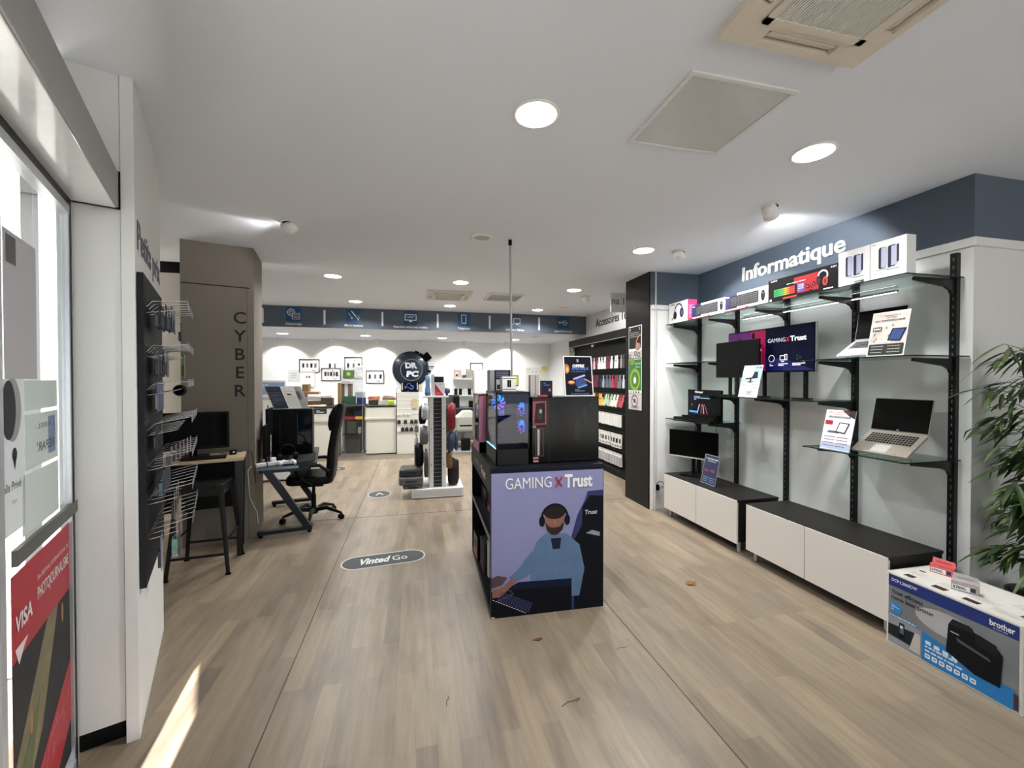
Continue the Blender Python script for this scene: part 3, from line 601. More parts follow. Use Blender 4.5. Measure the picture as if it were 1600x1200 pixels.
mb = MB(); p = Print(mb, (0, -.375, 0), XR, ZR, .0006); p.rect(0, 0, .13, .262, C('#b02a5a'), 1); p.scrawl(.02, .04, .11, .20, 9, C('#d890a8'), 2, 4); mb.build('side_print', t)

# ---- monitors, signs, laptops
SCR = mat((6, 7, 7), .3, name='dark_screen')
def monitor(name, label, loc, rz, w, h, zb, foot_w=.22, foot_d=.16, feet=None, screen=SCR, bez=BLACK, chin=.018, chinm=None, depth=.035, post_y=0, cat='monitor'):
    """local frame: screen faces -Y, width along X, foot on z=0"""
    t = thing(name, label, cat, loc, rz)
    mb = MB(); mb.rbox(-w/2, w/2, 0, depth*.5, zb, zb+h, bez, .006, 'y'); mb.box(-w*.32, w*.32, depth*.5, depth, zb+h*.15, zb+h*.8, bez); mb.build('housing', t, bevel=.002)
    mb = MB(); mb.box(-w/2+.008, w/2-.008, -.002, 0, zb+chin, zb+h-.008, screen); mb.build('screen', t)
    if chinm: mb = MB(); mb.box(-w/2, w/2, -.003, .0, zb, zb+chin*.8, chinm); mb.build('chin', t)
    for fx_ in (feet or [0]):
        mb = MB(); mb.box(fx_-.02, fx_+.02, depth*.6, depth*.6+.015, .008, zb+h*.4, bez); mb.build('stand_post', t, bevel=.002)
        mb = MB(); mb.rbox(fx_-foot_w/2, fx_+foot_w/2, -foot_d*.55, foot_d*.45, 0, .010, bez, .02); mb.build('foot', t, bevel=.002)
    return t
FACE_R = R(-90)   # turn so that -Y faces -X
# wide advertising display
ty = 3.435
t = monitor('advertising_display', 'wide dark display reading GAMING Trust with a pink gaming tower picture', (3.39, ty, 1.519), FACE_R, 1.03, .435, .245, .11, .14, [.40, -.05], C('#0d1028', .25), BLACK, .012, cat='display screen')
mb = MB(); p = Print(mb, (-.507, -.003, .258), XR, ZR, .0008); w_, h_ = 1.014, .41
p.rect(0, 0, w_*.49, h_, mat((74, 26, 84), .25, noise=.45, scale=3, name='screen_purple', emit=.1), 1)
p.poly([(w_*.30, h_), (w_*.49, h_), (w_*.49, 0), (w_*.36, 0)], mat((140, 18, 66), .25, noise=.25, scale=4, name='screen_pink', emit=.1), 2)
p.poly([(.10, h_*.62), (.24, h_*.82), (.46, h_*.64), (.46, .05), (.10, .02)], C('#0c0c0e', .3), 3); p.poly([(.29, h_*.64), (.34, h_*.74), (.42, h_*.62), (.40, h_*.5), (.29, h_*.5)], C('#3c4038', .3), 4)
p.ell(.16, h_*.80, .02, .022, C('#0c0c0e', .3), 3); p.ell(.345, h_*.88, .02, .035, C('#0c0c0e', .3), 3); p.rect(.445, .05, .458, h_*.6, C('#a01848', .3, emit=.3), 4); p.poly([(.30, .02), (.44, .05), (.44, .07), (.30, .04)], C('#c84060', .3, emit=.3), 5)
p.ell(.435, h_*.52, .014, .012, C('#e0c0b0', .3, emit=.3), 5); p.rect(.325, h_*.22, .345, h_*.36, C('#a04050', .3, emit=.3), 5)
p.rect(w_*.49, 0, w_, h_, C('#090c20', .25, emit=.2), 1); p.poly([(w_*.49, 0), (w_, 0), (w_*.7, h_*.28), (w_*.49, h_*.3)], C('#0e1146', .25, emit=.25), 1.5)
wE = mat((235, 236, 240), .4, emit=.5, name='screen_white'); 
p.text('GAMING', .525, .275, .038, C('#b8bac8', .4, emit=.4), 3, width=.20); p.poly([(.735, .275), (.742, .275), (.765, .313), (.758, .313)], C('#c02030', .4, emit=.5), 3); p.poly([(.758, .275), (.765, .275), (.742, .313), (.735, .313)], C('#c02030', .4, emit=.5), 3)
p.text('Trust', .775, .275, .044, wE, 3, width=.165, bold=.03)
p.ring(.57, .12, .034, .004, wE, 3); p.frame(.665, .10, .725, .145, .005, wE, 3); p.frame(.715, .10, .745, .155, .004, wE, 3); p.rect(.68, .085, .71, .09, wE, 3); p.ring(.86, .12, .03, .004, C('#206050', .4, emit=.5), 3, n=3)
for a, b in ((.55, .04), (.65, .10), (.80, .13)): p.scrawl(a, .045, a+b, .072, 2, wE, 3, int(a*90))
mb.build('screen_picture', t)
mb = MB(); mb.box(.515, .519, .0, .02, .248, .68, ALU); mb.build('edge_trim', t)
monitor('computer_monitor', 'black monitor standing in front of the wide gaming display', (3.305, 3.74, 1.519), R(-92), .625, .385, .195, .22, .12, [.12, -.12])
mb = None
t = monitor('computer_monitor', 'black monitor with a silver lower edge on the far low cabinet', (3.30, 4.43, .529), R(-62), .60, .335, .20, .24, .19, None, SCR, BLACK, .02, LGREY)
def card(name, label, loc, rz, w, h, lean, bgm, fn, cat='price sign', frame=None, t_=.003):
    """card facing -Y, bottom edge on z=0, leaning back by lean degrees"""
    t = thing(name, label, cat, loc, rz)
    T = Matrix.Rotation(R(-lean), 4, 'X') @ Matrix.Translation((-w/2, 0, 0))
    mb = MB(T); mb.box(0, w, 0, t_, 0, h, bgm); mb.build('card', t)
    mb = MB(T); p = Print(mb, (0, 0, 0), XR, ZR, .0006); fn(p, w, h); mb.build('print', t)
    if frame: mb = MB(T); p = Print(mb, (0, -.0005, 0), XR, ZR, .0012); p.frame(0, 0, w, h, .007, frame, 1); mb.build('frame', t)
    mb = MB(); mb.box(-w*.3, w*.3, 0, max(.02, h*math.sin(R(lean))*.6+.02), 0, .003, CLEAR); mb.build('holder_foot', t)
    return t
def pl(p, x, y, s, scr, base):  # little laptop picture
    p.poly([(x, y), (x+s*.55, y-.0), (x+s*.62, y+s*.10), (x+s*.08, y+s*.10)], base, 3); p.poly([(x+s*.40, y+s*.05), (x+s*.85, y+s*.0), (x+s, y+s*.5), (x+s*.52, y+s*.52)], C('#202024'), 4); p.poly([(x+s*.45, y+s*.09), (x+s*.82, y+s*.05), (x+s*.94, y+s*.46), (x+s*.56, y+s*.48)], scr, 5)
def s_mid(p, w, h):
    p.rect(.0, h*.48, w, h, C('#9dbbe0'), 1); p.ell(w*.30, h*.78, w*.30, h*.20, PAPER, 2); p.text('- 27" LED', w*.98, h*.90, h*.045, C('#20283a'), 3, align='r', bold=.03)
    p.poly([(w*.22, h*.56), (w*.85, h*.60), (w*.80, h*.80), (w*.62, h*.80), (w*.55, h*.62), (w*.22, h*.60)], C('#26292e'), 3); p.rect(w*.46, h*.49, w*.54, h*.58, C('#26292e'), 3); p.ell(w*.5, h*.475, w*.19, h*.014, C('#26292e'), 3)
    for a in (.1, .6): p.scrawl(w*a, h*.28, w*(a+.32), h*.42, 2, C('#60646c'), 2, int(a*10), .3)
    p.rrect(w*.34, h*.08, w*.70, h*.22, h*.05, C('#30343a'), 2); p.rrect(w*.355, h*.092, w*.685, h*.208, h*.045, PAPER, 3); p.text('129€', w*.52, h*.115, h*.07, C('#20242a'), 4, align='c', bold=.03)
card('price_sign', 'white and pale blue price sign reading 129€ in front of the middle monitor', (3.195, 3.47, 1.519), FACE_R, .235, .325, 14, PAPER, s_mid)
def s_top(p, w, h):
    p.rect(.006, .006, w-.006, h-.006, mat((205, 196, 190), .5, noise=.3, scale=25, name='sign_beige'), 1); p.rrect(w*.03, h*.02, w*.97, h*.27, .01, C('#3a3d38'), 2)
    for a in (.1, .55): p.scrawl(w*a, h*.05, w*(a+.34), h*.25, 3, C('#b8bab4'), 3, int(a*9), .22)
    p.text('ORDINATEUR', w*.55, h*.89, h*.035, C('#3a3834'), 3, align='c'); p.text('PORTABLE', w*.55, h*.845, h*.03, C('#3a3834'), 3, align='c'); p.text('RECONDITIONNÉ', w*.5, h*.775, h*.04, C('#26241f'), 3, width=w*.8, align='c', bold=.02)
    p.rrect(w*.07, h*.56, w*.32, h*.66, .006, C('#3a3836'), 3); p.text('299€', w*.195, h*.585, h*.05, PAPER, 4, align='c', bold=.03); pl(p, w*.2, h*.31, w*.78, C('#26437c'), C('#d8d8da'))
    for q in range(10): p.ell(w*(.1+.8*random.random()), h*(.3+.4*random.random()), .006, .01, C('#8a7c74'), 2, 8)
card('price_sign', 'beige laptop price sign beside the upper silver laptop', (3.172, 2.225, 1.860), FACE_R, .235, .318, 12, PAPER, s_top)
def s_low(p, w, h):
    p.rect(0, 0, w, h*.9, C('#dfe6f0'), 1); p.rect(0, h*.02, w, h*.18, C('#a9bcd6'), 2); p.poly([(w*.55, h), (w, h), (w, h*.80), (w*.8, h*.86)], C('#3a3230'), 2)
    p.text('DELL LATITUDE', w*.45, h*.92, h*.035, C('#c03828'), 3, width=w*.7, align='c', bold=.01); p.text('À PARTIR', w*.45, h*.875, h*.03, C('#c03828'), 3, align='c'); p.text('RECONDITIONNÉ', w*.5, h*.80, h*.045, C('#1c2438'), 3, width=w*.72, align='c', bold=.02)
    p.rrect(w*.04, h*.62, w*.30, h*.73, .006, C('#b01c28'), 3); pl(p, w*.15, h*.42, w*.72, C('#d8dce2'), C('#5a5a5e'))
    for a in (.08, .52): p.scrawl(w*a, h*.06, w*(a+.38), h*.36, 4, C('#8a3a44'), 3, int(a*9), .25)
card('price_sign', 'white laptop price sign with red tag beside the lower grey laptop', (3.205, 2.60, 1.142), FACE_R, .235, .318, 13, PAPER, s_low)
def s_cab(p, w, h):
    p.rect(.006, .006, w-.006, h-.006, C('#1c2a4a'), 1); p.text('PC PORTABLE GAMER', w*.5, h*.84, h*.05, PAPER, 3, width=w*.82, align='c', bold=.01); p.text('SUR COMMANDE', w*.5, h*.77, h*.035, PAPER, 3, align='c')
    p.scrawl(w*.12, h*.42, w*.42, h*.52, 2, C('#c04048'), 3, 3); p.scrawl(w*.52, h*.42, w*.80, h*.52, 2, C('#b05058'), 3, 4); p.scrawl(w*.12, h*.06, w*.46, h*.26, 3, C('#90a8d8'), 3, 5, .3); p.scrawl(w*.54, h*.06, w*.88, h*.26, 3, C('#90a8d8'), 3, 6, .3)
card('price_sign', 'dark blue framed sign standing on the far low cabinet', (3.165, 3.99, .530), FACE_R, .235, .325, 12, BLACK, s_cab, frame=ALU)

def laptop(label, loc, tilt, opening, body, w=.36, d=.235, keys=True, logo=None):
    """front edge at local -Y origin; base rises by tilt, screen at opening degrees from vertical"""
    t = thing('laptop', label, 'laptop', loc, FACE_R)
    T = Matrix.Rotation(R(tilt), 4, 'X')
    mb = MB(T); mb.rbox(-w/2, w/2, 0, d, 0, .016, body, .012); mb.build('base', t, bevel=.002)
    mb = MB(T); p = Print(mb, (-w/2, 0, .0163), XR, YR, .0005)
    for i in range(15):
        for j in range(5): p.rect(w*.09+i*w*.055, d*.46+j*d*.088, w*.09+i*w*.055+w*.046, d*.46+j*d*.088+d*.072, BLACKM, 1)
    p.rect(w*.34, d*.07, w*.62, d*.40, mat(tuple(0 for _ in range(3)), .4) if 0 else LGREY if body is not ALU else mat((205, 206, 208), .3, name='pad'), 1); mb.build('keyboard', t)
    hy, hz = d*math.cos(R(tilt))-.016*math.sin(R(tilt)), d*math.sin(R(tilt))+.014
    T2 = Matrix.Translation((0, hy, hz)) @ Matrix.Rotation(R(-opening), 4, 'X')
    mb = MB(T2); mb.rbox(-w/2, w/2, 0, .008, 0, d*1.02, body, .008, 'y'); mb.build('lid', t, bevel=.001)
    mb = MB(T2); mb.box(-w/2+.004, w/2-.004, -.0015, 0, .008, d*1.02-.004, SCR)
    if logo: p = Print(mb, (0, -.002, .013), XR, ZR); p.text(logo, 0, 0, .006, PAPER, 1, align='c', bold=.02)
    mb.build('screen', t)
    mb = MB(); z1 = d*.7*math.sin(R(tilt)); y1 = d*.7*math.cos(R(tilt))
    for sx in (-.11, .11): mb.tube([(sx, .015, .001), (sx, y1+.02, .001), (sx, y1, z1-.004)], .0035, CHROME, 6); mb.box(sx-.008, sx+.008, .0, .006, 0, .022, CHROME)
    mb.build('wire_stand', t)
    return t
laptop('silver laptop open on the upper glass shelf, partly behind a beige sign', (3.235, 2.44, 1.865), 33, 10, mat((206, 207, 210), .35, .3, name='laptop_silver'), .345, .23)
laptop('grey laptop open on the lower glass shelf above the near cabinet', (3.265, 2.325, 1.150), 36, 12, mat((150, 142, 132), .4, .3, name='laptop_grey'), .375, .245, logo='DELL')
# stepped gaming stand
t = thing('stepped_display_stand', 'black stepped product stand with a lit gaming back panel', 'display stand', (3.235, 4.60, 1.194))
mb = MB(); mb.box(.12, .15, -.58, 0, 0, .375, BLACK); mb.build('back_panel', t, bevel=.002)
for k in range(3): mb = MB(); mb.box(.0+k*.04, .12, -.56, .12-.11*k, .0+.028*k, .028+.028*k, BLACK); mb.build('step', t, bevel=.001)
mb = MB(); p = Print(mb, (.12, 0, 0), LX, ZR, .0008); p.text('4inar', .13, .335, .026, PAPER, 2, bold=.03, width=.16); p.rect(.01, .03, .56, .315, C('#0d0f14', .3), 1)
p.scrawl(.12, .25, .40, .30, 3, C('#a8c8e8', .4, emit=.3), 2, 3, .5)
for a, c in ((.18, '#d8dce8'), (.25, '#c05050'), (.30, '#d8a8a8'), (.36, '#b04a4a')): p.line([(a, .09), (a+.03-(a-.2)*.5, .20)], .012, C(c, .4, emit=.2), 2)
p.rect(.03, .095, .19, .115, C('#2f7fd0', .4, emit=1.2), 2); p.ell(.08, .19, .012, .014, C('#7a6a20'), 2); mb.build('panel_print', t)
t = thing('black_cable', 'thin black cord hanging under the small glass shelf', 'cord', (3.55, 4.33, 1.10)); mb = MB(); mb.tube([(0, 0, .08), (.01, .004, .04), (-.005, -.006, .0), (.006, 0, -.05), (0, .01, -.13)], .003, BLACK, 6); mb.build('cord', t)

# ---- low cabinets
CW = mat((214, 211, 204), .5, noise=.03, name='door_white'); CB = mat((34, 32, 31), .45, noise=.15, name='black_brown')
for k, (y0, y1, l) in enumerate(((3.405, 4.615, 'long low black and white cabinet farther from the camera'), (2.085, 3.295, 'long low black and white cabinet beside the printer box'))):
    t = thing('low_cabinet', l, 'cabinet', (3.03, y0, 0), 0, 'low cabinets along the right wall'); L_ = y1-y0
    mb = MB(); mb.box(.02, .48, 0, L_, .115, .505, CB); mb.build('carcass', t, bevel=.002)
    mb = MB(); mb.box(.005, .485, -.004, L_+.004, .505, .526, CB); mb.build('top', t, bevel=.002)
    for j in range(2): mb = MB(); mb.box(0, .018, j*L_/2+.003, (j+1)*L_/2-.003, .098, .520, CW); mb.build('door', t, bevel=.002)
    for x in (.07, .43):
        for y in (.05, L_-.05): mb = MB(); mb.lathe([(.017, 0), (.019, .008), (.019, .115)], (x, y, 0), ALU, 16); mb.build('leg', t)
# ---- printer carton
t = thing('printer_box', 'large white, blue and grey laser printer carton on the floor beside the cabinet', 'box', (2.975, 2.055, 0), R(-1))
mb = MB(); mb.box(0, .40, -.625, 0, 0, .462, mat((214, 212, 206), .6, name='carton_white')); mb.build('carton', t, bevel=.004)
mb = MB(); p = Print(mb, (0, 0, 0), LX, ZR, .0007); w_, h_ = .625, .462
p.rect(.012, .012, w_-.012, h_-.012, mat((120, 124, 130), .4, noise=.5, scale=3, name='photo_grey'), 1); p.rect(.012, h_-.085, w_-.012, h_-.014, C('#142c74'), 2)
p.poly([(.012, .20), (.30, .16), (w_-.012, .10), (w_-.012, .012), (.012, .012)], C('#8c9098'), 1.5); p.ell(.32, .28, .16, .07, mat((168, 170, 172), .5, noise=.3, scale=6, name='photo_light'), 1.7)
p.text('DCP-L2660DW', .03, h_-.052, .018, PAPER, 4, width=.14, bold=.01); p.text('brother', .50, h_-.062, .030, PAPER, 4, width=.098, bold=.02); p.text('at your side', .515, h_-.076, .008, PAPER, 4)
p.text('Your efficient', .03, .335, .024, C('#181a20'), 4, width=.17, bold=.012); p.text('mono laser printer', .03, .298, .024, C('#181a20'), 4, width=.225, bold=.012)
p.ell(.055, .245, .034, .034, C('#1f83c8'), 4); p.scrawl(.032, .228, .078, .262, 4, PAPER, 5, 3, .4)
p.rect(.012, .185, .175, .200, C('#3a86c4'), 3); p.scrawl(.018, .188, .165, .197, 1, PAPER, 4, 8)
p.poly([(.012, .06), (.012, .13), (.19, .15), (.19, .05)], C('#24262a'), 3); p.rrect(.075, .075, .105, .165, .004, C('#101216'), 4); p.rect(.079, .10, .101, .155, C('#385a78'), 5); p.rect(.082, .135, .096, .15, PAPER, 6); p.poly([(.13, .03), (.16, .15), (.19, .15), (.19, .03)], C('#b8b4b0'), 3.5)
p.poly([(.195, .012), (.195, .185), (.28, .165), (.60, .115), (.60, .012)], C('#1a78bc'), 4)
for k in range(4): p.rrect(.215+.042*k, .118-.004*k, .243+.042*k, .140-.004*k, .004, C('#cfe0ee'), 5)
p.scrawl(.213, .095, .37, .112, 1, C('#cfe0ee'), 5, 4, .6); p.scrawl(.213, .072, .39, .088, 1, C('#cfe0ee'), 5, 5, .6)
for k in range(7): p.rrect(.213+.035*k, .036, .239+.035*k, .062, .004, PAPER, 5); p.rect(.218+.035*k, .044, .234+.035*k, .056, C('#6aa0cc'), 6)
bk = C('#15161a'); p.poly([(.315, .14), (.325, .30), (.345, .34), (.42, .34), (.44, .315), (.52, .30), (.555, .26), (.545, .09), (.44, .09)], bk, 6); p.poly([(.33, .30), (.35, .335), (.43, .335), (.45, .31)], C('#26282e'), 7); p.poly([(.36, .245), (.50, .215), (.51, .20), (.37, .225)], C('#4a4c52'), 8); p.rect(.335, .262, .375, .268, LGREY, 8); p.poly([(.44, .32), (.53, .30), (.54, .24), (.45, .26)], C('#202226'), 7)
p.rect(w_-.03, .02, w_-.012, .10, C('#402430'), 5); mb.build('front_print', t)
mb = MB(); p = Print(mb, (0, -.625, 0), XR, ZR, .0007); p.rect(.03, h_-.085, .39, h_-.03, C('#142c74'), 1); p.rect(.03, .02, .39, h_-.10, C('#9a9ca0'), 1); mb.build('side_print', t)
mb = MB(); p = Print(mb, (0, 0, .4625), LX, XR, .0007)
for a, b, c, d_ in ((.07, .03, .12, .075), (.215, .03, .28, .075), (.36, .03, .43, .07), (.05, .19, .08, .21), (.56, .10, .60, .125)): p.rect(a, b, c, d_, C('#3a302e'), 1)
for a, b in ((.05, .10), (.2, .1), (.35, .1), (.47, .04), (.48, .2), (.2, .28), (.05, .3)): p.scrawl(a, b, a+.12, b+.06, 5, C('#9c9a94'), 1, int(a*50), .25)
p.frame(.01, .01, .615, .39, .003, C('#a8a69e'), 1); mb.build('top_print', t)
def cart(loc, rz, m, m2, lab_, txt):
    t = thing('ink_cartridge_box', lab_, 'ink box', loc, rz)
    mb = MB(); mb.box(-.055, .055, 0, .04, 0, .055, m); mb.build('carton', t, bevel=.001)
    mb = MB(); mb.prism([(-.055, .036, .055), (.055, .036, .055), (.05, .036, .085), (-.05, .036, .09)], (0, .003, 0), m2); mb.box(-.035, .035, .0355, .0395, .062, .074, m); mb.build('hang_tab', t)
    mb = MB(); p = Print(mb, (-.055, 0, 0), XR, ZR, .0006); p.rect(.004, .006, .075, .034, PAPER, 1); p.text(txt, .008, .013, .014, C('#202028'), 2, bold=.03); p.rect(.078, .01, .098, .034, C('#26284a'), 1); p.scrawl(.006, .038, .10, .052, 2, C('#e8c8c8'), 1, 3, .3); mb.build('label_print', t)
cart((3.235, 1.925, .463), R(-76), mat((205, 84, 84), .4, name='coral'), mat((222, 130, 126), .4, name='coral2'), 'red ink cartridge box standing on the printer carton', '570XL')
cart((3.10, 1.735, .463), R(-66), mat((170, 162, 166), .4, name='mauve'), mat((196, 192, 194), .4, name='mauve2'), 'grey ink cartridge box with black letters standing on the printer carton', '570XL')
# ---- outlet with black charger
t = thing('wall_charger', 'black plug charger in a white socket by the white pipe', 'charger', (3.065, 4.85, .29))
mb = MB(); mb.box(-.04, .04, -.008, 0, -.04, .04, WHITE); mb.build('socket_plate', t, bevel=.002); mb = MB(); mb.box(-.024, .024, -.05, -.008, -.035, .035, BLACK); mb.build('plug', t, bevel=.004)
mb = MB(); mb.tube([(0, -.03, .035), (.0, -.035, .06), (.03, -.03, .075), (.08, -.02, .07), (.12, -.01, .02), (.14, -.01, -.1)], .004, BLACK, 8); mb.build('cord', t)
# ---- posters on the black panel
def post(label, z0, z1, fn, bgm, y0=5.375, y1=5.03):
    mb = MB(); mb.box(2.9595, 2.9615, y1, y0, z0, z1, bgm); p = Print(mb, (2.9595, y0, z0), LX, ZR, .0008); fn(p, y0-y1, z1-z0); tag(mb.build('wall_poster'), label, 'poster', 'posters on the black panel')
def a1(p, w, h):
    p.rect(.01, h*.30, w*.95, h*.97, C('#2a2a2c'), 1); p.text('2', w*.1, h*.86, .03, PAPER, 2, bold=.03); p.text('2', w*.8, h*.86, .03, PAPER, 2, bold=.03); p.scrawl(w*.12, h*.64, w*.85, h*.82, 3, C('#b0aca8'), 2, 4, .4)
    p.ring(w*.95, h*.33, w*.42, .02, C('#c8923a'), 3, a0=90, a1=190, sy=1.2); p.ell(w*.72, h*.35, w*.2, h*.12, C('#b87c84'), 2); p.ell(w*.62, h*.40, w*.1, h*.08, C('#d8a890'), 3); p.rect(0, 0, w, h*.22, C('#c8c4c0'), 1)
    for a, b in ((.55, .14), (.8, .1), (.1, .06)): p.ring(w*a, h*b, .035, .012, C('#3a3436'), 3)
def a2(p, w, h):
    p.rect(.005, h*.08, w*.97, h*.98, C('#2f7a3a'), 1); p.ell(w*.3, h*.92, w*.18, h*.10, C('#7a9a34'), 2); p.text('RECYCLAGE', w*.92, h*.84, .018, PAPER, 2, align='r', bold=.02); p.scrawl(w*.55, h*.74, w*.9, h*.80, 2, C('#cfe0cf'), 2, 3)
    p.ring(w*.5, h*.40, w*.40, w*.12, C('#9aae34'), 2, sy=1.1); p.ell(w*.5, h*.40, w*.22, w*.24, C('#4c8a3c'), 2); p.ell(w*.5, h*.38, w*.10, w*.14, PAPER, 3); p.rect(0, 0, w, h*.09, PAPER, 2)
    for k, c in enumerate(('#c89030', '#a02828', '#503030', '#303038')): p.rect(w*(.15+.2*k), h*.015, w*(.25+.2*k), h*.06, C(c), 3)
def a3(p, w, h):
    p.ring(w*.48, h*.55, w*.25, .014, C('#8c2028'), 2); p.line([(w*.33, h*.68), (w*.63, h*.42)], .012, C('#8c2028'), 3); p.rect(w*.42, h*.45, w*.54, h*.66, C('#2a2a2c'), 1.5); p.scrawl(w*.2, h*.08, w*.8, h*.22, 3, C('#505054'), 2, 5, .4)
post('dark poster with an orange curve, topmost on the black panel', 1.985, 2.43, a1, PAPER); post('green poster with a lime ring in the middle of the black panel', 1.50, 1.975, a2, PAPER); post('white prohibition notice with a red circle, lowest on the black panel', 1.275, 1.495, a3, mat((205, 205, 206), .5, name='notice_grey'))

# ================================================================ PHONE ACCESSORIES WALL
t = thing('accessory_wall_unit', 'tall black wall unit of hooks full of phone cases', 'wall display', (3.73, 5.48, 0))
mb = MB(); mb.box(-.03, 0, 0, 3.85, 0, 2.45, mat((28, 28, 28), .7, name='unit_black')); mb.build('back_board', t)
mb = MB(); mb.box(-.16, 0, 0, 3.85, 2.43, 2.585, mat((30, 29, 28), .6, name='unit_canopy')); mb.box(-.165, -.16, 0, 3.85, 2.43, 2.44, ALU); mb.build('canopy', t)
mb = MB(); mb.box(-.16, 0, 3.81, 3.85, 0, 2.43, mat((200, 200, 198), .6, name='unit_side')); mb.build('end_panel', t)
mb = MB(); mb.box(-.30, -.03, 0, 3.8, 0, .10, BLACKM); mb.build('plinth', t)
HZ = [2.12, 1.765, 1.415, 1.065, .715, .37]
for z in HZ:
    mb = MB(); mb.box(-.042, -.03, .02, 3.8, z-.015, z+.015, BLKMET)
    for i in range(32): y = .12+i*.108; mb.tube([(-.04, y, z), (-.235, y, z), (-.24, y, z+.012)], .0028, CHROME, 5)
    mb.build('hook_rail', t)
mb = MB()
for y in (.9, 2.3, 3.4): mb.tube([(-.16, y, 2.40), (-.22, y, 2.38)], .006, CHROME, 6); mb.lathe([(.03, 2.34), (.035, 2.375), (.03, 2.385)], (-.24, y, 0), CHROME, 12)
mb.build('canopy_lamp', t)
CASECOL = [['#c8c8ca', '#b8b4b4', '#b04a60', '#d0909c', '#c06a80', '#d8c8cc', '#5a2a3a', '#e0dedc', '#dedede', '#6a2438', '#cfcfcf', '#d6d6d6', '#8a8a84', '#3a3c40'],
           ['#5a7a70', '#9ab0a8', '#a83444', '#b8586a', '#8c5060', '#5c1f38', '#7a2a46', '#2c2c30', '#8c98a4', '#566070', '#b83040', '#8c3040', '#70788a', '#c8c8cc'],
           ['#cfcfd0', '#b03038', '#a83a3c', '#e2dccc', '#d8b860', '#dcc070', '#7c2a20', '#e0b44c', '#2c2c30', '#c2d4b4', '#a8c0a0', '#e4e0da', '#a84048', '#c05860']]
CN = {}
def case_mesh(col, kind):
    key = (col, kind)
    if key in CN: return CN[key]
    mb = MB(); m = C(col, .4)
    if kind == 0:    # phone case on a hanging strap, facing the shop
        mb.rbox(-.012, 0, -.039, .039, -.225, -.065, m, .012, 'x'); p = Print(mb, (-.012, .039, -.225), LX, ZR, .001); p.rrect(.006, .118, .032, .152, .008, C('#2a2a2e'), 1); p.ell(.013, .142, .005, .005, C('#8a8a90'), 2, 10); p.ell(.024, .128, .005, .005, C('#8a8a90'), 2, 10)
        mb.box(-.007, -.005, -.022, .022, -.075, .006, m); 
    elif kind == 1:  # glass protector pack
        mb.box(-.014, 0, -.044, .044, -.215, .006, C('#cfcdc8', .5)); p = Print(mb, (-.014, .044, -.215), LX, ZR, .001); p.rect(.008, .012, .080, .16, C(col, .4), 1); p.rect(.02, .165, .068, .19, C('#e8e8e6'), 1)
    else:            # boxed case with dark window
        mb.box(-.02, 0, -.045, .045, -.24, .006, C('#d4d2cc', .5)); p = Print(mb, (-.02, .045, -.24), LX, ZR, .001); p.rrect(.022, .09, .066, .17, .01, C('#26282a'), 1); p.rect(.01, .02, .035, .05, C('#5a5a5c'), 1); p.rect(.05, .02, .08, .05, C('#5a5a5c'), 1)
    o = mb.build('phone_case'); CN[key] = o.data; bpy.data.objects.remove(o); return CN[key]
CNAME = {'#c8c8ca': 'silver', '#b8b4b4': 'greige', '#b04a60': 'raspberry', '#d0909c': 'pink', '#c06a80': 'rose', '#d8c8cc': 'blush', '#5a2a3a': 'plum', '#e0dedc': 'white', '#dedede': 'white', '#6a2438': 'burgundy', '#cfcfcf': 'pale grey', '#d6d6d6': 'pale grey', '#8a8a84': 'stone', '#3a3c40': 'charcoal',
         '#5a7a70': 'green', '#9ab0a8': 'sage', '#a83444': 'red', '#b8586a': 'coral pink', '#8c5060': 'mauve', '#5c1f38': 'wine', '#7a2a46': 'magenta', '#2c2c30': 'black', '#8c98a4': 'grey blue', '#566070': 'slate', '#b83040': 'red', '#8c3040': 'dark red', '#70788a': 'steel blue', '#c8c8cc': 'silver',
         '#cfcfd0': 'silver', '#b03038': 'red', '#a83a3c': 'brick red', '#e2dccc': 'cream', '#d8b860': 'yellow', '#dcc070': 'straw', '#7c2a20': 'rust', '#e0b44c': 'amber', '#c2d4b4': 'mint', '#a8c0a0': 'pale green', '#e4e0da': 'ivory', '#a84048': 'crimson', '#c05860': 'salmon'}
ORD = ['first', 'second', 'third', 'fourth', 'fifth', 'sixth', 'seventh', 'eighth', 'ninth', 'tenth', 'eleventh', 'twelfth', 'thirteenth', 'fourteenth', 'fifteenth', 'sixteenth', 'seventeenth', 'eighteenth', 'nineteenth', 'twentieth']
ROWN = ['top', 'second', 'third', 'fourth', 'fifth', 'lowest']
rc = random.Random(11)
for r_, z in enumerate(HZ):
    n = 20 if r_ < 3 else 19
    for i in range(n):
        y = 5.48+.12+.108*(8+n-1-i)+.002 if 0 else 5.48+.12+.108*(28-i)   # first = farthest (leftmost in view)
        if r_ < 3: col = CASECOL[r_][int(i*14/n)]; kind = 0; what = CNAME[col]+' phone case'
        elif r_ == 3: col = '#d8d8d4'; kind = 1; what = 'pale screen protector pack'
        elif r_ == 4: col = '#d8d8d4'; kind = 2; what = 'white windowed carton'
        else: col = '#9a9a98'; kind = 1; what = 'grey screen protector pack'
        o = bpy.data.objects.new('phone_case' if kind == 0 else 'accessory_pack', case_mesh(col, kind)); COL.objects.link(o)
        o.location = (3.73-.20+rc.uniform(-.02, .01), y, z-.004); o.rotation_euler = (rc.uniform(-.06, .06)+(.35 if r_ == 2 and i > 12 else 0), 0, rc.uniform(-.35, .35)+.25)
        tag(o, '%s on the %s accessories wall row, %s from its far end' % (what, ROWN[r_], ORD[i]), 'phone case' if kind == 0 else 'accessory', ROWN[r_]+' row of the phone accessories wall')
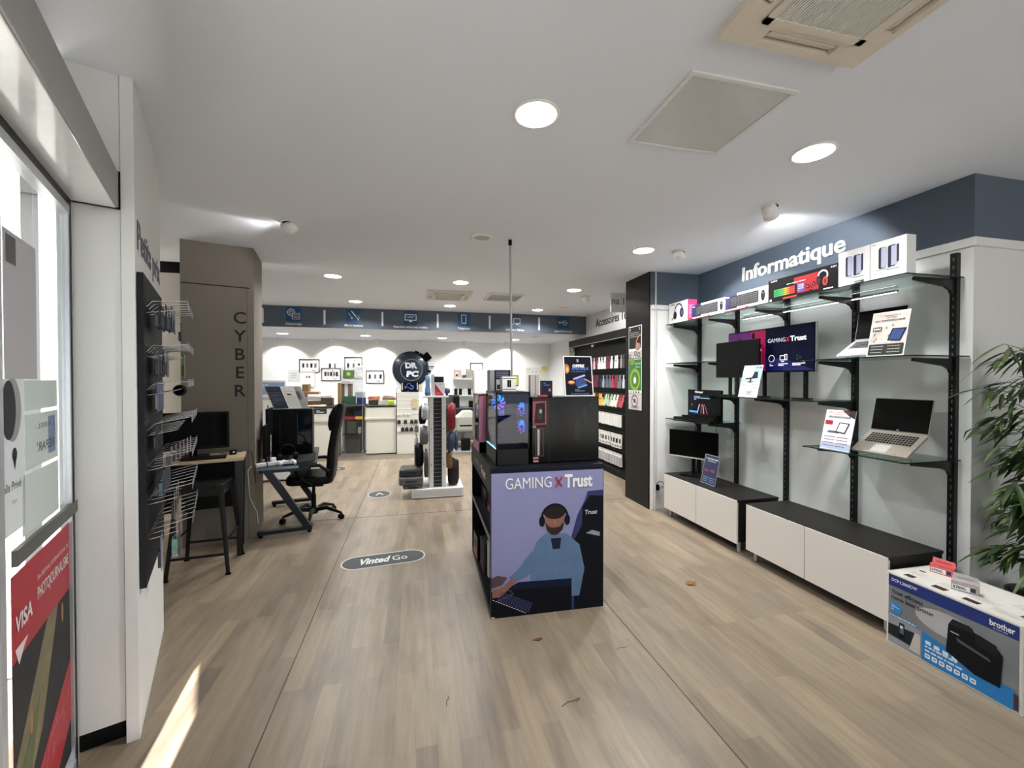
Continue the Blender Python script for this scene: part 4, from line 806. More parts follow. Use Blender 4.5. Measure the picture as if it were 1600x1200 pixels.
# hanging white sign with numerals near the ceiling
t = thing('hanging_sign', 'white hanging sign with partly hidden dark numerals beside the black panel', 'sign', (3.02, 6.05, 2.70)); mb = MB(); mb.box(0, .55, 0, .02, .06, .36, WHITE); mb.build('board', t)
mb = MB(); p = Print(mb, (0, 0, .06), XR, ZR, .002); p.text('na 16', .02, .12, .11, DGREY, 1, width=.3); mb.build('lettering', t)

# ================================================================ PLANT
t = thing('potted_bamboo', 'green bamboo plant with drooping narrow leaves at the right edge', 'plant', (3.89, 1.78, 0))
mb = MB(); mb.lathe([(.12, 0), (.15, .02), (.17, .30), (.175, .32), (.16, .32), (.155, .28)], (0, 0, 0), mat((60, 58, 56), .5, name='pot'), 28); mb.build('pot', t)
mb = MB(); mb.lathe([(.155, .27), (.15, .285), (.001, .29)], (0, 0, 0), mat((52, 40, 30), .95, bump=.6, name='soil'), 20); mb.build('soil', t)
rp = random.Random(5); stems = MB(); lf = MB(); LG = [mat(c, .42, noise=.25, name='leaf%d' % i) for i, c in enumerate(((62, 84, 44), (48, 70, 40), (84, 100, 58)))]
STM = mat((70, 78, 42), .5, name='bamboo_stem')
def leaf(b, d, ln, w):
    d = Vector(d).normalized(); s_ = d.cross(Vector((rp.uniform(-.3, .3), rp.uniform(-.3, .3), 1))).normalized(); m = rp.choice(LG); v = []; f = []
    for i in range(7):
        q = i/6; ww = w*math.sin(math.pi*min(1, q*.92+.08))**.8*(1-q*.15); c = Vector(b)+d*ln*q+Vector((0, 0, -ln*.38*q*q)); nn = s_.cross(d)*(-ww*.25)
        v += [(a_.x, min(a_.y, .245), a_.z) for a_ in (c-s_*ww, c+nn, c+s_*ww)]
    for i in range(6): a = i*3; f += [(a, a+1, a+4, a+3), (a+1, a+2, a+5, a+4)]
    lf.add(v, f, m, True)
for k in range(11):
    a = rp.uniform(0, 6.28); top = Vector((.10*math.cos(a)+rp.uniform(-.08, .05), .08*math.sin(a), rp.uniform(1.45, 1.95))); base = Vector((.05*math.cos(a), .05*math.sin(a), .27))
    pts = [base.lerp(top, q/6)+Vector((rp.uniform(-.01, .01), rp.uniform(-.01, .01), 0)) for q in range(7)]; stems.tube(pts, [.009, .009, .008, .007, .006, .005, .003], STM, 7)
    for z in range(7):
        q = .22+.78*z/6; b = base.lerp(top, q); an = rp.uniform(0, 6.28) if z % 2 else rp.uniform(2.3, 4.0)
        ln = rp.uniform(.16, .34); dd = Vector((math.cos(an), math.sin(an)*.7, rp.uniform(-.1, .35))); tip = b+dd*ln; tip.y = min(tip.y, .22); midp = b+dd*ln*.5+Vector((0, 0, .02)); stems.tube([b, midp, tip], [.0035, .0025, .0015], STM, 5)
        for j in range(8):
            q2 = .25+.75*j/7; pb = b.lerp(tip, q2); a2 = an+rp.uniform(-1.1, 1.1); leaf(pb, (math.cos(a2), math.sin(a2)*.8, rp.uniform(-.7, .1)), rp.uniform(.11, .20), rp.uniform(.011, .018))
stems.build('stem', t); o = lf.build('foliage', t)

# ================================================================ CENTRE: GAMING DISPLAY STAND
t = thing('gaming_display_stand', 'dark blue cardboard gaming display stand with a lavender front picture', 'display stand', (.52, 2.88, 0), R(-1.5))
NAVY = mat((16, 18, 34), .45, name='stand_navy'); w_, h_, dp = .85, 1.05, 1.22
mb = MB(); mb.box(0, w_, 0, .025, 0, h_, NAVY); mb.build('front_panel', t)
mb = MB(); mb.box(0, w_, dp-.025, dp, 0, h_, NAVY); mb.build('rear_panel', t)
mb = MB(); mb.box(w_-.02, w_, .025, dp-.025, 0, h_, NAVY); mb.build('back_panel', t)
mb = MB(); mb.box(0, w_, 0, dp, h_, h_+.018, mat((24, 26, 34), .4, name='stand_top')); mb.build('top', t, bevel=.002)
mb = MB(); mb.box(.0, w_-.02, .025, dp-.025, .0, .05, NAVY); mb.build('base', t)
mb = MB(); mb.box(.0, w_-.02, .025, dp-.025, .535, .552, mat((40, 42, 52), .4, name='stand_shelf')); mb.box(-.002, 0, .025, dp-.025, .53, .575, mat((60, 62, 72), .4, name='stand_lip')); mb.build('shelf', t)
mb = MB(); mb.box(-.006, .0, .0, dp, .885, h_, mat((58, 58, 60), .5, name='header_grey2')); p = Print(mb, (-.0065, dp, 0), LX, ZR, .0006)
p.text('GAMING', .28, .945, .05, C('#8e8e90'), 1, width=.36); p.text('Trust', .74, .94, .06, PAPER, 1, width=.26, bold=.03); p.line([(.67, .945), (.71, .995)], .008, C('#a02030'), 1); p.line([(.71, .945), (.67, .995)], .008, C('#a02030'), 1)
mb.build('header', t)
mb = MB(); p = Print(mb, (0, 0, 0), XR, ZR, .0007); LAV = mat((136, 137, 180), .5, noise=.06, scale=2, name='print_lavender')
p.rect(.004, .004, w_-.004, h_-.02, LAV, 1); dk = C('#0e1018', .5); sh = mat((88, 116, 152), .5, noise=.2, scale=12, name='print_shirt'); sk = mat((140, 94, 82), .5, noise=.15, scale=14, name='print_skin')
# chair
p.poly([(.60, 0), (.60, .55), (.645, .70), (.70, .80), (.725, .87), (w_-.004, .875), (w_-.004, 0)], C('#23285e'), 2); p.poly([(.62, 0), (.62, .52), (.68, .62), (.685, .76), (.74, .84), (w_-.004, .83), (w_-.004, .0)], dk, 3)
p.poly([(.71, .56), (w_-.03, .53), (w_-.03, .56), (.76, .58)], C('#8a96a8'), 4); p.text('Trust', .70, .70, .03, C('#c8cad2'), 4, bold=.02, slant=.1)
# seated player, headset, blue shirt, forearm and hand
p.poly([(.28, .36), (.33, .52), (.40, .58), (.56, .57), (.66, .48), (.70, .30), (.66, .10), (.30, .12)], sh, 3.2); p.poly([(.44, .54), (.52, .54), (.51, .46), (.455, .46)], C('#1e2434'), 3.6)
p.ell(.47, .665, .075, .098, sk, 4); p.ell(.47, .735, .085, .055, C('#2c2220'), 4.4); p.poly([(.40, .66), (.41, .60), (.45, .565), (.49, .565), (.53, .60), (.54, .66), (.51, .625), (.47, .615), (.43, .625)], C('#3a2a26'), 4.6)
p.ring(.47, .69, .105, .016, C('#15161c'), 5, a0=0, a1=180); p.ell(.375, .67, .022, .04, C('#15161c'), 5); p.ell(.565, .67, .022, .04, C('#15161c'), 5)
p.poly([(.463, .67), (.477, .67), (.483, .64), (.458, .64)], C('#9c6a5c'), 5); p.rect(.452, .618, .490, .624, C('#7c3c38'), 5.2)
p.poly([(.30, .46), (.20, .34), (.13, .285), (.16, .245), (.26, .28), (.36, .36)], sh, 5.5); p.poly([(.16, .285), (.09, .225), (.0095, .205), (.0095, .15), (.06, .15), (.11, .185), (.18, .25)], sk, 6)
for k in range(4): p.line([(.055, .165+.014*k), (.012, .150+.013*k)], .004, C('#8a5a4e'), 6.5)
p.poly([(.004, .29), (.05, .305), (.12, .285), (.08, .235), (.004, .215)], C('#4c3a3c'), 5)
# desk, keyboard and cable
p.poly([(.004, .004), (.004, .19), (.10, .20), (.20, .24), (.36, .22), (.60, .20), (.60, .004)], dk, 4.8); p.poly([(.10, .20), (.20, .245), (.60, .235), (.60, .18)], C('#141a34'), 4.9)
p.line([(.10, .20), (.14, .19), (.16, .165), (.11, .145), (.05, .125)], .004, C('#5a6070'), 6)
for i in range(13):
    for j in range(7): a = .045+i*.018+j*.004; b = .125-i*.0085+j*.012-.002*j; p.poly([(a, b), (a+.014, b-.0055), (a+.016, b+.002), (a+.002, b+.0075)], C('#30325e'), 6)
for i in range(13): a = .012+i*.019; p.line([(a, .135-i*.0093), (a+.013, .130-i*.0093)], .004, PAPER, 6)
p.poly([(.004, .004), (.004, .014), (.03, .010), (.02, .004)], PAPER, 6)
p.text('GAMING', .105, .915, .078, PAPER, 7, width=.34); p.line([(.475, .915), (.525, .985)], .013, C('#a8243c'), 7); p.line([(.525, .915), (.475, .985)], .013, C('#a8243c'), 7); p.text('Trust', .545, .91, .088, PAPER, 7, width=.215, bold=.035)
mb.build('front_print', t)
# products inside, facing left
sx = .52
def prod(name, label, x, y, z, dx, dy, dz, m, fn=None, grp='products in the gaming display stand', rz=0, lean=0):
    t_ = thing(name, label, 'box', (x, y, z), rz, grp)
    T = Matrix.Rotation(R(lean), 4, 'Y')
    mb = MB(T); mb.box(0, dx, -dy, 0, 0, dz, m); mb.build('carton', t_, bevel=.0015)
    if fn: mb = MB(T); p = Print(mb, (0, 0, 0), LX, ZR, .0008); fn(p, dy, dz); mb.build('front_print', t_)
    return t_
def f_red(p, w, h): p.rect(.0, .0, w, h*.4, C('#8c1c20'), 1); p.ell(w*.5, h*.6, w*.22, h*.2, DGREY, 2); p.scrawl(w*.1, h*.05, w*.9, h*.25, 2, LGREY, 2, 3)
def f_hp(p, w, h): p.ring(w*.5, h*.55, w*.30, w*.09, DGREY, 1, sy=1.5); p.ell(w*.3, h*.35, w*.1, h*.13, BLACK, 2); p.ell(w*.7, h*.35, w*.1, h*.13, BLACK, 2); p.rect(0, 0, w, h*.08, RED, 1)
for k, (y, dy, dz, m, fn, l) in enumerate(((3.98, .24, .20, BLACK, f_red, 'black and red box on the lower level of the gaming stand, farthest'), (3.70, .22, .24, DGREY, f_hp, 'dark grey box on the lower level of the gaming stand, second from the back'),
        (3.44, .05, .30, mat((215, 215, 216), .5, name='box_white4'), None, 'thin white box standing upright in the lower level of the gaming stand'), (3.34, .20, .27, BLACKM, f_red, 'black box on the lower level of the gaming stand, second from the front'),
        (3.10, .17, .33, mat((224, 224, 224), .5, name='box_white5'), f_hp, 'white headset box on the lower level of the gaming stand, nearest'))): prod('product_box', l, sx+.03+.02*k, y-.01, .051, .16, dy, dz, m, fn)
for k, (y, dy, dz, m) in enumerate(((3.95, .30, .14, BLACK), (3.60, .26, .18, BLACKM), (3.28, .24, .12, BLACK))): prod('product_box', ('flat black box on the upper level of the gaming stand, farthest', 'taller black box on the upper level of the gaming stand, middle', 'flat black box on the upper level of the gaming stand, nearest')[k], sx+.10, y, .5535, .2, dy, dz, m, f_red if k == 1 else None)

# ---- gaming tower with lit fans
TT = 1.0695
t = thing('gaming_computer', 'black glass sided gaming computer with blue and violet lit fans', 'computer', (.572, 2.955, TT))
tw, td, th = .255, .43, .535; FR2 = mat((26, 27, 29), .35, name='case_black'); GCASE = glass('smoked_glass', (.55, .58, .70, 1), .0)
mb = MB()
for x in (0, tw-.012):
    for y in (0, td-.012): mb.box(x, x+.012, y, y+.012, .0, th, FR2)
mb.box(0, tw, 0, td, th-.014, th, FR2); mb.box(0, tw, 0, td, 0, .115, FR2); mb.box(.012, tw, td-.008, td, .1, th, FR2); mb.box(tw-.006, tw, 0, td, .1, th, mat((10, 14, 34), .5, name='inner_navy')); mb.build('case', t, bevel=.0015)
mb = MB(); mb.box(.012, tw-.012, .002, .006, .115, th-.014, GCASE); mb.build('glass_front', t)
mb = MB(); mb.box(.002, .006, .012, td-.012, .115, th-.014, GCASE); mb.build('glass_side', t)
mb = MB(); mb.box(.012, tw-.012, td-.05, td-.04, .115, th-.014, mat((14, 20, 52), .4, name='board_navy')); 
for k in range(7): mb.box(.03, .15, td-.056, td-.05, .17+k*.022, .182+k*.022, mat((60, 66, 90), .5, name='slot_grey'))
mb.box(.09, .135, td-.09, td-.05, .33, .50, mat((150, 148, 156), .4, .4, name='cooler')); mb.box(.03, .20, td-.16, td-.05, .26, .30, BLACKM); mb.build('motherboard', t)
def fan(T, col1, col2, r=.058):
    m1, m2 = mat(col1, .4, emit=3.2, noise=.3, scale=12, name='fan_glow_a'+str(col1[0])), mat(col2, .4, emit=3.2, noise=.3, scale=12, name='fan_glow_b'+str(col2[0]))
    mb = MB(T); mb.lathe([(r+.004, -.012), (r+.004, .012), (r, .012), (r, -.012)], (0, 0, 0), BLACK, 28)
    for k in range(9):
        a = R(40*k); pts = []
        for q in range(5): rr = .014+(r-.018)*q/4; aa = a+.55*q/4; pts.append((rr*math.cos(aa), rr*math.sin(aa), .006))
        for q in range(4, -1, -1): rr = .014+(r-.018)*q/4; aa = a+.55*q/4+.36; pts.append((rr*math.cos(aa), rr*math.sin(aa), -.004))
        mb.poly(pts, m1 if k < 6 else m2)
    mb.lathe([(.015, -.006), (.015, .008), (.001, .009)], (0, 0, 0), BLACKM, 16)
    return mb.build('fan', t)
fan(Matrix.Translation((.066, .25, .445)) @ Matrix.Rotation(R(90), 4, 'X'), (50, 160, 255), (150, 70, 240), .062)
for z in (.40, .265): fan(Matrix.Translation((tw-.035, .12, z)) @ Matrix.Rotation(R(-55), 4, 'Z') @ Matrix.Rotation(R(90), 4, 'Y'), (40, 120, 255), (190, 90, 255), .056)
mb = MB(); mb.box(.0015, .0035, .02, td-.02, .118, .122, mat((120, 220, 255), .4, emit=4, name='led_line')); mb.build('led_strip', t)
l = bpy.data.lights.new('fan_glow', 'POINT'); l.energy = .9; l.color = (.25, .35, 1); l.shadow_soft_size = .03; o = bpy.data.objects.new('fan_glow', l); COL.objects.link(o); o.parent = t; o.location = (.15, .12, .36)
# pink and white case behind
t = thing('pink_computer_case', 'pink computer case with a clear side behind the lit gaming computer', 'computer case', (.535, 3.52, TT))
PK = mat((176, 116, 142), .5, name='pink'); mb = MB(); mb.box(0, .22, 0, .012, 0, .50, PK); mb.box(0, .22, .36, .372, 0, .50, PK); mb.box(0, .22, 0, .372, .485, .50, PK); mb.box(0, .22, 0, .372, 0, .09, PK); mb.box(.20, .22, 0, .372, 0, .5, mat((196, 150, 176), .5, noise=.4, scale=20, name='pink_inner')); mb.build('shell', t, bevel=.002)
mb = MB(); mb.box(-.003, 0, .02, .35, .09, .485, glass('pinkish_glass', (.93, .90, .92, 1), .3)); mb.build('clear_side', t); mb = MB(); mb.box(.02, .10, .10, .16, .10, .46, LGREY); mb.box(.05, .12, .2, .3, .2, .4, mat((120, 96, 150), .5, name='violet_part')); mb.build('inner_parts', t)
# big black packaged box with red window frame
t = thing('collector_box', 'large glossy black packaging box with a red bordered window at its left', 'box', (.845, 2.962, TT))
bw, bd, bh = .535, .24, .495
mb = MB(); mb.box(0, bw, 0, bd, 0, bh, mat((6, 6, 7), .16, name='box_gloss_black2')); mb.build('carton', t, bevel=.003)
mb = MB(); p = Print(mb, (0, 0, 0), XR, ZR, .0008); rd = C('#7c1418', .3)
p.rect(.006, .29, .112, .465, rd, 1); p.poly([(.018, .30), (.10, .30), (.10, .455), (.03, .445)], C('#2a0c0e', .3), 2); p.ell(.058, .375, .026, .050, C('#0e0e10', .15), 3); p.ell(.066, .39, .010, .016, C('#80848a', .2), 4)
p.frame(.028, .055, .088, .262, .003, rd, 1); p.rect(.040, .062, .062, .255, mat((96, 94, 98), .25, .6, name='tube_grey'), 2); p.rect(.046, .062, .050, .255, C('#c8c8cc'), 3)
p.ring(.018, .275, .010, .004, LGREY, 2); p.rect(.030, .27, .11, .28, C('#262022'), 1)
for a in (.012, .035): p.rect(.010, a, .050, a+.014, C('#b08084'), 1)
p.rect(.128, .01, .131, bh-.01, C('#2a2c30', .2), 1); p.frame(.14, .02, bw-.02, bh-.03, .004, C('#14161a', .2), 1)
for a, b, c in ((.24, .42, .05), (.42, .36, .07), (.36, .24, .10), (.47, .44, .04)): p.ell(a, b, c*.3, c, C('#101216', .15), 1)
mb.build('front_print', t)
# poster on top
def s_offer(p, w, h):
    p.rect(.004, .004, w-.004, h-.004, mat((20, 22, 34), .35, noise=.3, scale=5, name='poster_navy'), 1); p.ell(w*.10, h*.68, w*.10, h*.12, C('#a86838', .4), 1.5); p.ell(w*.12, h*.66, w*.05, h*.07, C('#e8a868', .4), 2)
    p.text('OFFRE', w*.30, h*.72, h*.065, PAPER, 3, width=w*.42, bold=.05, slant=.1); p.text('SPÉCIALE', w*.27, h*.655, h*.055, C('#4468b8'), 3, width=w*.60, bold=.05, slant=.1); p.text('SUR LES ORDINATEURS', w*.24, h*.60, h*.022, C('#8098c8'), 3, width=w*.5)
    p.poly([(w*.30, h*.44), (w*.72, h*.54), (w*.74, h*.50), (w*.32, h*.40)], C('#a8b4d8'), 3); p.poly([(w*.38, h*.26), (w*.40, h*.42), (w*.70, h*.46), (w*.78, h*.30), (w*.55, h*.22)], C('#243a78'), 3); p.poly([(w*.42, h*.22), (w*.75, h*.30), (w*.80, h*.26), (w*.50, h*.19)], C('#5c88c8'), 4)
    p.ell(w*.24, h*.34, w*.13, h*.05, C('#b84838'), 3); p.ell(w*.24, h*.345, w*.09, h*.03, C('#d8c070'), 4); p.poly([(w*.72, h*.44), (w*.97, h*.34), (w*.96, h*.31), (w*.70, h*.41)], C('#c8907c'), 4)
    p.text('Dr', w*.47, h*.89, h*.03, PAPER, 3, bold=.03); p.text('PC', w*.47, h*.85, h*.03, PAPER, 3, bold=.03); p.scrawl(w*.36, h*.11, w*.70, h*.18, 2, C('#a0b0d0'), 3, 3, .35); p.scrawl(w*.2, h*.04, w*.85, h*.075, 1, C('#606a88'), 3, 5, .5)
card('framed_poster', 'white framed dark poster reading OFFRE leaning on top of the glossy black box', (1.245, 3.02, TT+bh+.002), R(4), .243, .315, 8, PAPER, s_offer, cat='poster', frame=PAPER, t_=.012)
# boxes on top of the tower and black box
t = thing('product_box', 'small white carton with two dark bars on top of the lit gaming computer', 'box', (.655, 3.12, TT+.536)); mb = MB(); mb.box(0, .105, 0, .09, 0, .112, WHITE); mb.build('carton', t, bevel=.001); mb = MB(); p = Print(mb, (0, 0, 0), XR, ZR); p.rect(.038, .03, .068, .085, BLACKM, 1); p.rect(.052, .03, .054, .085, LGREY, 2); p.rect(.0, .012, .105, .016, DGREY, 1); p.rect(0, .095, .105, .10, DGREY, 1); mb.build('front_print', t)
t = thing('product_box', 'black and grey carton behind the small white carton on the gaming computer', 'box', (.578, 3.23, TT+.536)); mb = MB(); mb.box(0, .165, 0, .13, 0, .165, mat((30, 32, 36), .3, name='carton_dark')); mb.build('carton', t, bevel=.001); mb = MB(); p = Print(mb, (0, 0, 0), XR, ZR); p.rect(0, 0, .035, .165, C('#8a8c8e'), 1); p.rect(.05, .005, .09, .09, LGREY, 1); p.rect(.055, .012, .085, .05, DGREY, 2); p.scrawl(.05, .10, .15, .155, 4, C('#6a6a90'), 1, 4); mb.build('front_print', t)
t = thing('product_box', 'tall slim grey carton on the left of the glossy black box', 'box', (.862, 3.06, TT+bh)); mb = MB(); mb.box(0, .068, 0, .06, 0, .165, mat((168, 166, 162), .5, name='carton_greige')); mb.box(.036, .040, -.001, 0, 0, .165, DGREY); mb.build('carton', t, bevel=.001)
t = thing('product_box', 'small dark blue carton between the slim grey carton and the framed poster', 'box', (.955, 3.06, TT+bh)); mb = MB(); mb.box(0, .082, 0, .06, 0, .122, mat((22, 28, 52), .4, name='carton_blue')); p = Print(mb, (0, 0, 0), XR, ZR); p.scrawl(.01, .08, .06, .11, 2, C('#5868a0'), 1, 3); p.ell(.06, .05, .01, .012, C('#c07040'), 1); mb.build('carton', t)
t = thing('red_tag', 'small red and grey packet lying on the glossy black box', 'packet', (.90, 2.985, TT+bh)); mb = MB(); mb.box(0, .075, 0, .05, 0, .014, RED); mb.box(-.02, .0, .01, .04, 0, .008, LGREY); mb.build('packet', t, bevel=.001)

# ---- floor stickers and litter
def oval_pts(w, h, n=16): r = h/2; return [(w/2-r+r*math.cos(R(-90+180*k/n)), r*math.sin(R(-90+180*k/n))) for k in range(n+1)]+[(-w/2+r+r*math.cos(R(90+180*k/n)), r*math.sin(R(90+180*k/n))) for k in range(n+1)]
STK = mat((52, 60, 64), .6, bump=.1, name='sticker_slate')
mb = MB(Matrix.Translation((-.285, 4.07, .0014)) @ Matrix.Rotation(R(6), 4, 'Z')); p = Print(mb, (0, 0, 0), XR, YR, .0004)
p.poly(oval_pts(.76, .285), C('#d2d0c8', .6), 0); p.poly(oval_pts(.735, .258), STK, 1)
p.text('Vinted', -.235, -.055, .115, C('#e4e6e2'), 2, width=.27, bold=.035, slant=.22); p.text('Go', .075, -.052, .098, C('#e4e6e2'), 2, width=.135)
tag(mb.build('floor_sticker'), 'dark oval floor sticker reading Vinted Go', 'floor sticker')
for k, (x, y, r, l) in enumerate(((-.51, 6.40, .165, 'small round dark floor sticker with an arrow, in front of the white gondola'), (-1.42, 8.36, .16, 'small round dark floor sticker farthest away, right of the office chair'))):
    mb = MB(Matrix.Translation((x, y, .0014)) @ Matrix.Rotation(R(6), 4, 'Z')); p = Print(mb, (0, 0, 0), XR, YR, .0006); p.ell(0, 0, r, r*1.15, C('#d2d0c8', .6), 0); p.ell(0, 0, r-.012, r*1.15-.012, STK, 1); p.line([(-.05, -.06), (0, .06), (.05, -.06)], .016, C('#e4e6e2'), 2); tag(mb.build('floor_sticker'), l, 'floor sticker')
mb = MB(Matrix.Translation((2.225, 3.0, .001)) @ Matrix.Rotation(R(20), 4, 'Z')); rl = random.Random(9); n = 22
mb.prism([((.042 if k % 2 else .022)*math.cos(R(360*k/n))*1.35, (.042 if k % 2 else .02)*math.sin(R(360*k/n)), .004+.008*rl.random()) for k in range(n)], (0, 0, .002), mat((142, 92, 52), .8, noise=.3, name='dry_leaf')); mb.tube([(.05, 0, .006), (.085, .012, .003)], .002, CARD, 5)
tag(mb.build('dry_leaf'), 'curled brown dry leaf on the floor right of the gaming stand', 'leaf')
for k, (x, y, a, ln, l) in enumerate(((.79, 2.03, 12, .11, 'thin curved dark twig on the floor in front of the camera'), (1.27, 2.37, 2, .10, 'fine dark hair-thin stem lying by the right floor seam'), (.17, 2.19, 70, .07, 'short dark scrap on the floor near the bottom middle'))):
    mb = MB(Matrix.Translation((x, y, .003)) @ Matrix.Rotation(R(a), 4, 'Z')); mb.tube([(-ln/2, 0, 0), (-ln*.1, .012, .002), (ln*.25, .006, .001), (ln/2, .014, 0)]+([(ln/2+.006, .006, 0), (ln*.3, -.004, 0)] if k == 0 else []), .0016 if k != 1 else .0009, mat((74, 52, 38), .8, name='twig'), 5); tag(mb.build('twig'), l, 'twig')
mb = MB(Matrix.Translation((.74, 2.58, .003))); mb.prism([(.0, 0, 0), (.03, .012, 0), (.07, .004, .004), (.04, -.014, 0)], (0, 0, .002), mat((110, 60, 34), .8, name='scrap')); tag(mb.build('leaf_scrap'), 'small brown leaf scrap on the floor just in front of the gaming stand', 'leaf')

# ================================================================ WHITE GONDOLA
t = thing('gondola_stand', 'white double sided gondola stand with a dark slatted end', 'display stand', (.32, 6.0, 0))
mb = MB(); mb.box(-.365, .365, .0, .76, .012, .135, WHITE); mb.box(-.34, .34, .02, .74, 0, .012, BLACK); mb.build('base', t, bevel=.003)
mb = MB(); mb.box(-.34, .34, -.001, 0, .03, .115, mat((206, 208, 210), .5, name='plinth_front')); mb.build('base_front', t)
mb = MB(); mb.box(-.118, -.058, .08, .70, .135, 1.43, WHITE); mb.build('upright', t, bevel=.003)
mb = MB(); mb.box(.060, .12, .08, .70, .135, 1.43, WHITE); mb.build('upright', t, bevel=.003)
mb = MB(); mb.box(-.21, .16, .06, .72, 1.43, 1.452, WHITE); mb.build('top_plate', t, bevel=.002)
mb = MB(); mb.box(-.058, .060, .11, .70, .135, 1.43, DGREY)
for k in range(22): z = .17+k*.057; mb.box(-.05, .052, .098, .11, z, z+.006, mat((132, 136, 140), .4, .4, name='bar_metal'))
mb.build('slatted_core', t)
mb = MB()
for x in (-.088, .09):
    for z in (.46, .98): mb.lathe([(.008, .078), (.008, .079), (.001, .079)], (x, 0, z), BLACK, 10, 'y')
mb.build('screw_hole', t)
def hang(name, label, x, y, z, w, h, dpt, m, grp, rot=0, kind='bag'):
    t_ = thing(name, label, kind, (x, y, z), rot, grp); mb = MB(); n = 8; v = []; f = []; rr = random.Random(int(x*100+z*100))
    prof = [(0, .25), (.04, .35), (.1, .9), (.4, 1), (.8, 1.02), (.95, .9), (1, .6)]
    for q, s_ in prof:
        for k in range(12):
            a = 2*math.pi*k/12; c, s2 = math.cos(a), math.sin(a); e = lambda v_: math.copysign(abs(v_)**.5, v_)
            v.append((e(c)*w/2*s_*(1+rr.uniform(-.16, .12)), e(s2)*dpt/2*min(1, s_)*(1+rr.uniform(-.1, .1)), -q*h+rr.uniform(-.012, .012)))
    for i in range(len(prof)-1):
        for k in range(12): f.append((i*12+k, i*12+(k+1) % 12, (i+1)*12+(k+1) % 12, (i+1)*12+k))
    f.append(list(range(12))); f.append([(len(prof)-1)*12+k for k in range(12)][::-1]); mb.add(v, f, m, True); mb.build('body', t_)
    mb = MB(); mb.tube([(-.012, 0, -.01), (-.012, 0, .02), (.012, 0, .02), (.012, 0, -.01)], .003, m, 5); mb.build('hanger', t_)
    return t_
GG = 'packaged bags hanging on the white gondola'
FOIL = film('clear_bag', (170, 172, 174), .6); BG = mat((28, 28, 30), .4, name='bag_black')
hang('packaged_bag', 'clear silver packet hanging high on the left of the white gondola', .145, 6.12, 1.34, .10, .22, .22, mat((176, 178, 182), .25, noise=.35, scale=25, name='foil'), GG)
hang('packaged_bag', 'black bag hanging left of the gondola, behind the silver packet', .11, 6.42, 1.30, .11, .27, .26, BG, GG)
hang('packaged_bag', 'grey padded laptop sleeve hanging halfway down the left of the gondola', .13, 6.20, 1.01, .12, .25, .28, mat((96, 98, 102), .4, noise=.25, scale=18, name='sleeve_grey'), GG)
hang('packaged_bag', 'pale sleeve at the outer left of the gondola', .02, 6.45, .85, .06, .48, .2, mat((178, 180, 180), .5, noise=.2, name='sleeve_pale'), GG)
hang('packaged_bag', 'black backpack low on the left of the gondola', .06, 6.28, .75, .13, .33, .24, BG, GG)
hang('packaged_bag', 'dark grey bag low and close to the gondola upright', .160, 6.12, .68, .06, .40, .2, mat((62, 64, 66), .45, noise=.3, scale=20, name='bag_grey'), GG)
hang('packaged_bag', 'red packaged pouch on the right of the white gondola', .52, 6.14, 1.36, .13, .40, .20, mat((120, 16, 30), .4, noise=.75, scale=22, name='pouch_red'), GG)
hang('packaged_bag', 'blue packaged sleeve hanging on the right of the gondola under the red pouch', .505, 6.12, .92, .10, .27, .16, mat((40, 58, 88), .4, noise=.35, scale=18, name='pouch_blue'), GG)
hang('packaged_bag', 'second blue packaged sleeve, outermost on the right of the gondola', .592, 6.16, .93, .055, .28, .16, mat((44, 66, 100), .4, noise=.35, scale=20, name='pouch_blue2'), GG)
hang('packaged_bag', 'yellow and brown packet low on the right of the gondola', .49, 6.12, .64, .09, .24, .12, mat((120, 84, 44), .5, noise=.8, scale=14, name='pouch_amber'), GG)
hang('packaged_bag', 'dark brown bag standing at the lower right of the gondola', .55, 6.20, .52, .17, .37, .22, mat((44, 36, 38), .4, noise=.4, scale=18, name='bag_brown'), GG)
def lapbag(x, y, z, w, h, d, m, label, rot=0):
    t_ = thing('laptop_bag', label, 'bag', (x, y, z), rot, 'laptop bags stacked on the gondola base'); mb = MB(); mb.rbox(-w/2, w/2, -d/2, d/2, 0, h, m, .04); mb.build('body', t_, bevel=.018, seg=3)
    mb = MB(); mb.tube([(-.07, -d/2, h*.5), (-.06, -d/2-.03, h*.55), (.06, -d/2-.03, h*.55), (.07, -d/2, h*.5)], .008, BG, 7); mb.build('handle', t_); mb = MB(); p = Print(mb, (-w/2, -d/2, h+.001), XR, YR, .001); p.ring(w*.55, d*.45, .07, .012, LGREY, 1, sy=.6); p.rect(w*.25, d*.2, w*.8, d*.24, GREY, 1); mb.build('wrap', t_)
GB = mat((84, 86, 88), .3, noise=.3, scale=14, name='bag_wrapped')
lapbag(-.03, 6.22, .136, .28, .055, .36, GB, 'grey wrapped laptop bag lying lowest at the left foot of the gondola'); lapbag(-.06, 6.22, .193, .34, .11, .38, mat((98, 100, 102), .28, noise=.35, scale=12, name='bag_wrapped2'), 'large grey wrapped laptop bag stacked in the middle at the left foot of the gondola', .05); lapbag(-.05, 6.26, .305, .33, .10, .36, mat((60, 60, 64), .3, noise=.35, scale=12, name='bag_wrapped3'), 'dark wrapped laptop bag topmost of the stack at the left foot of the gondola', -.04)
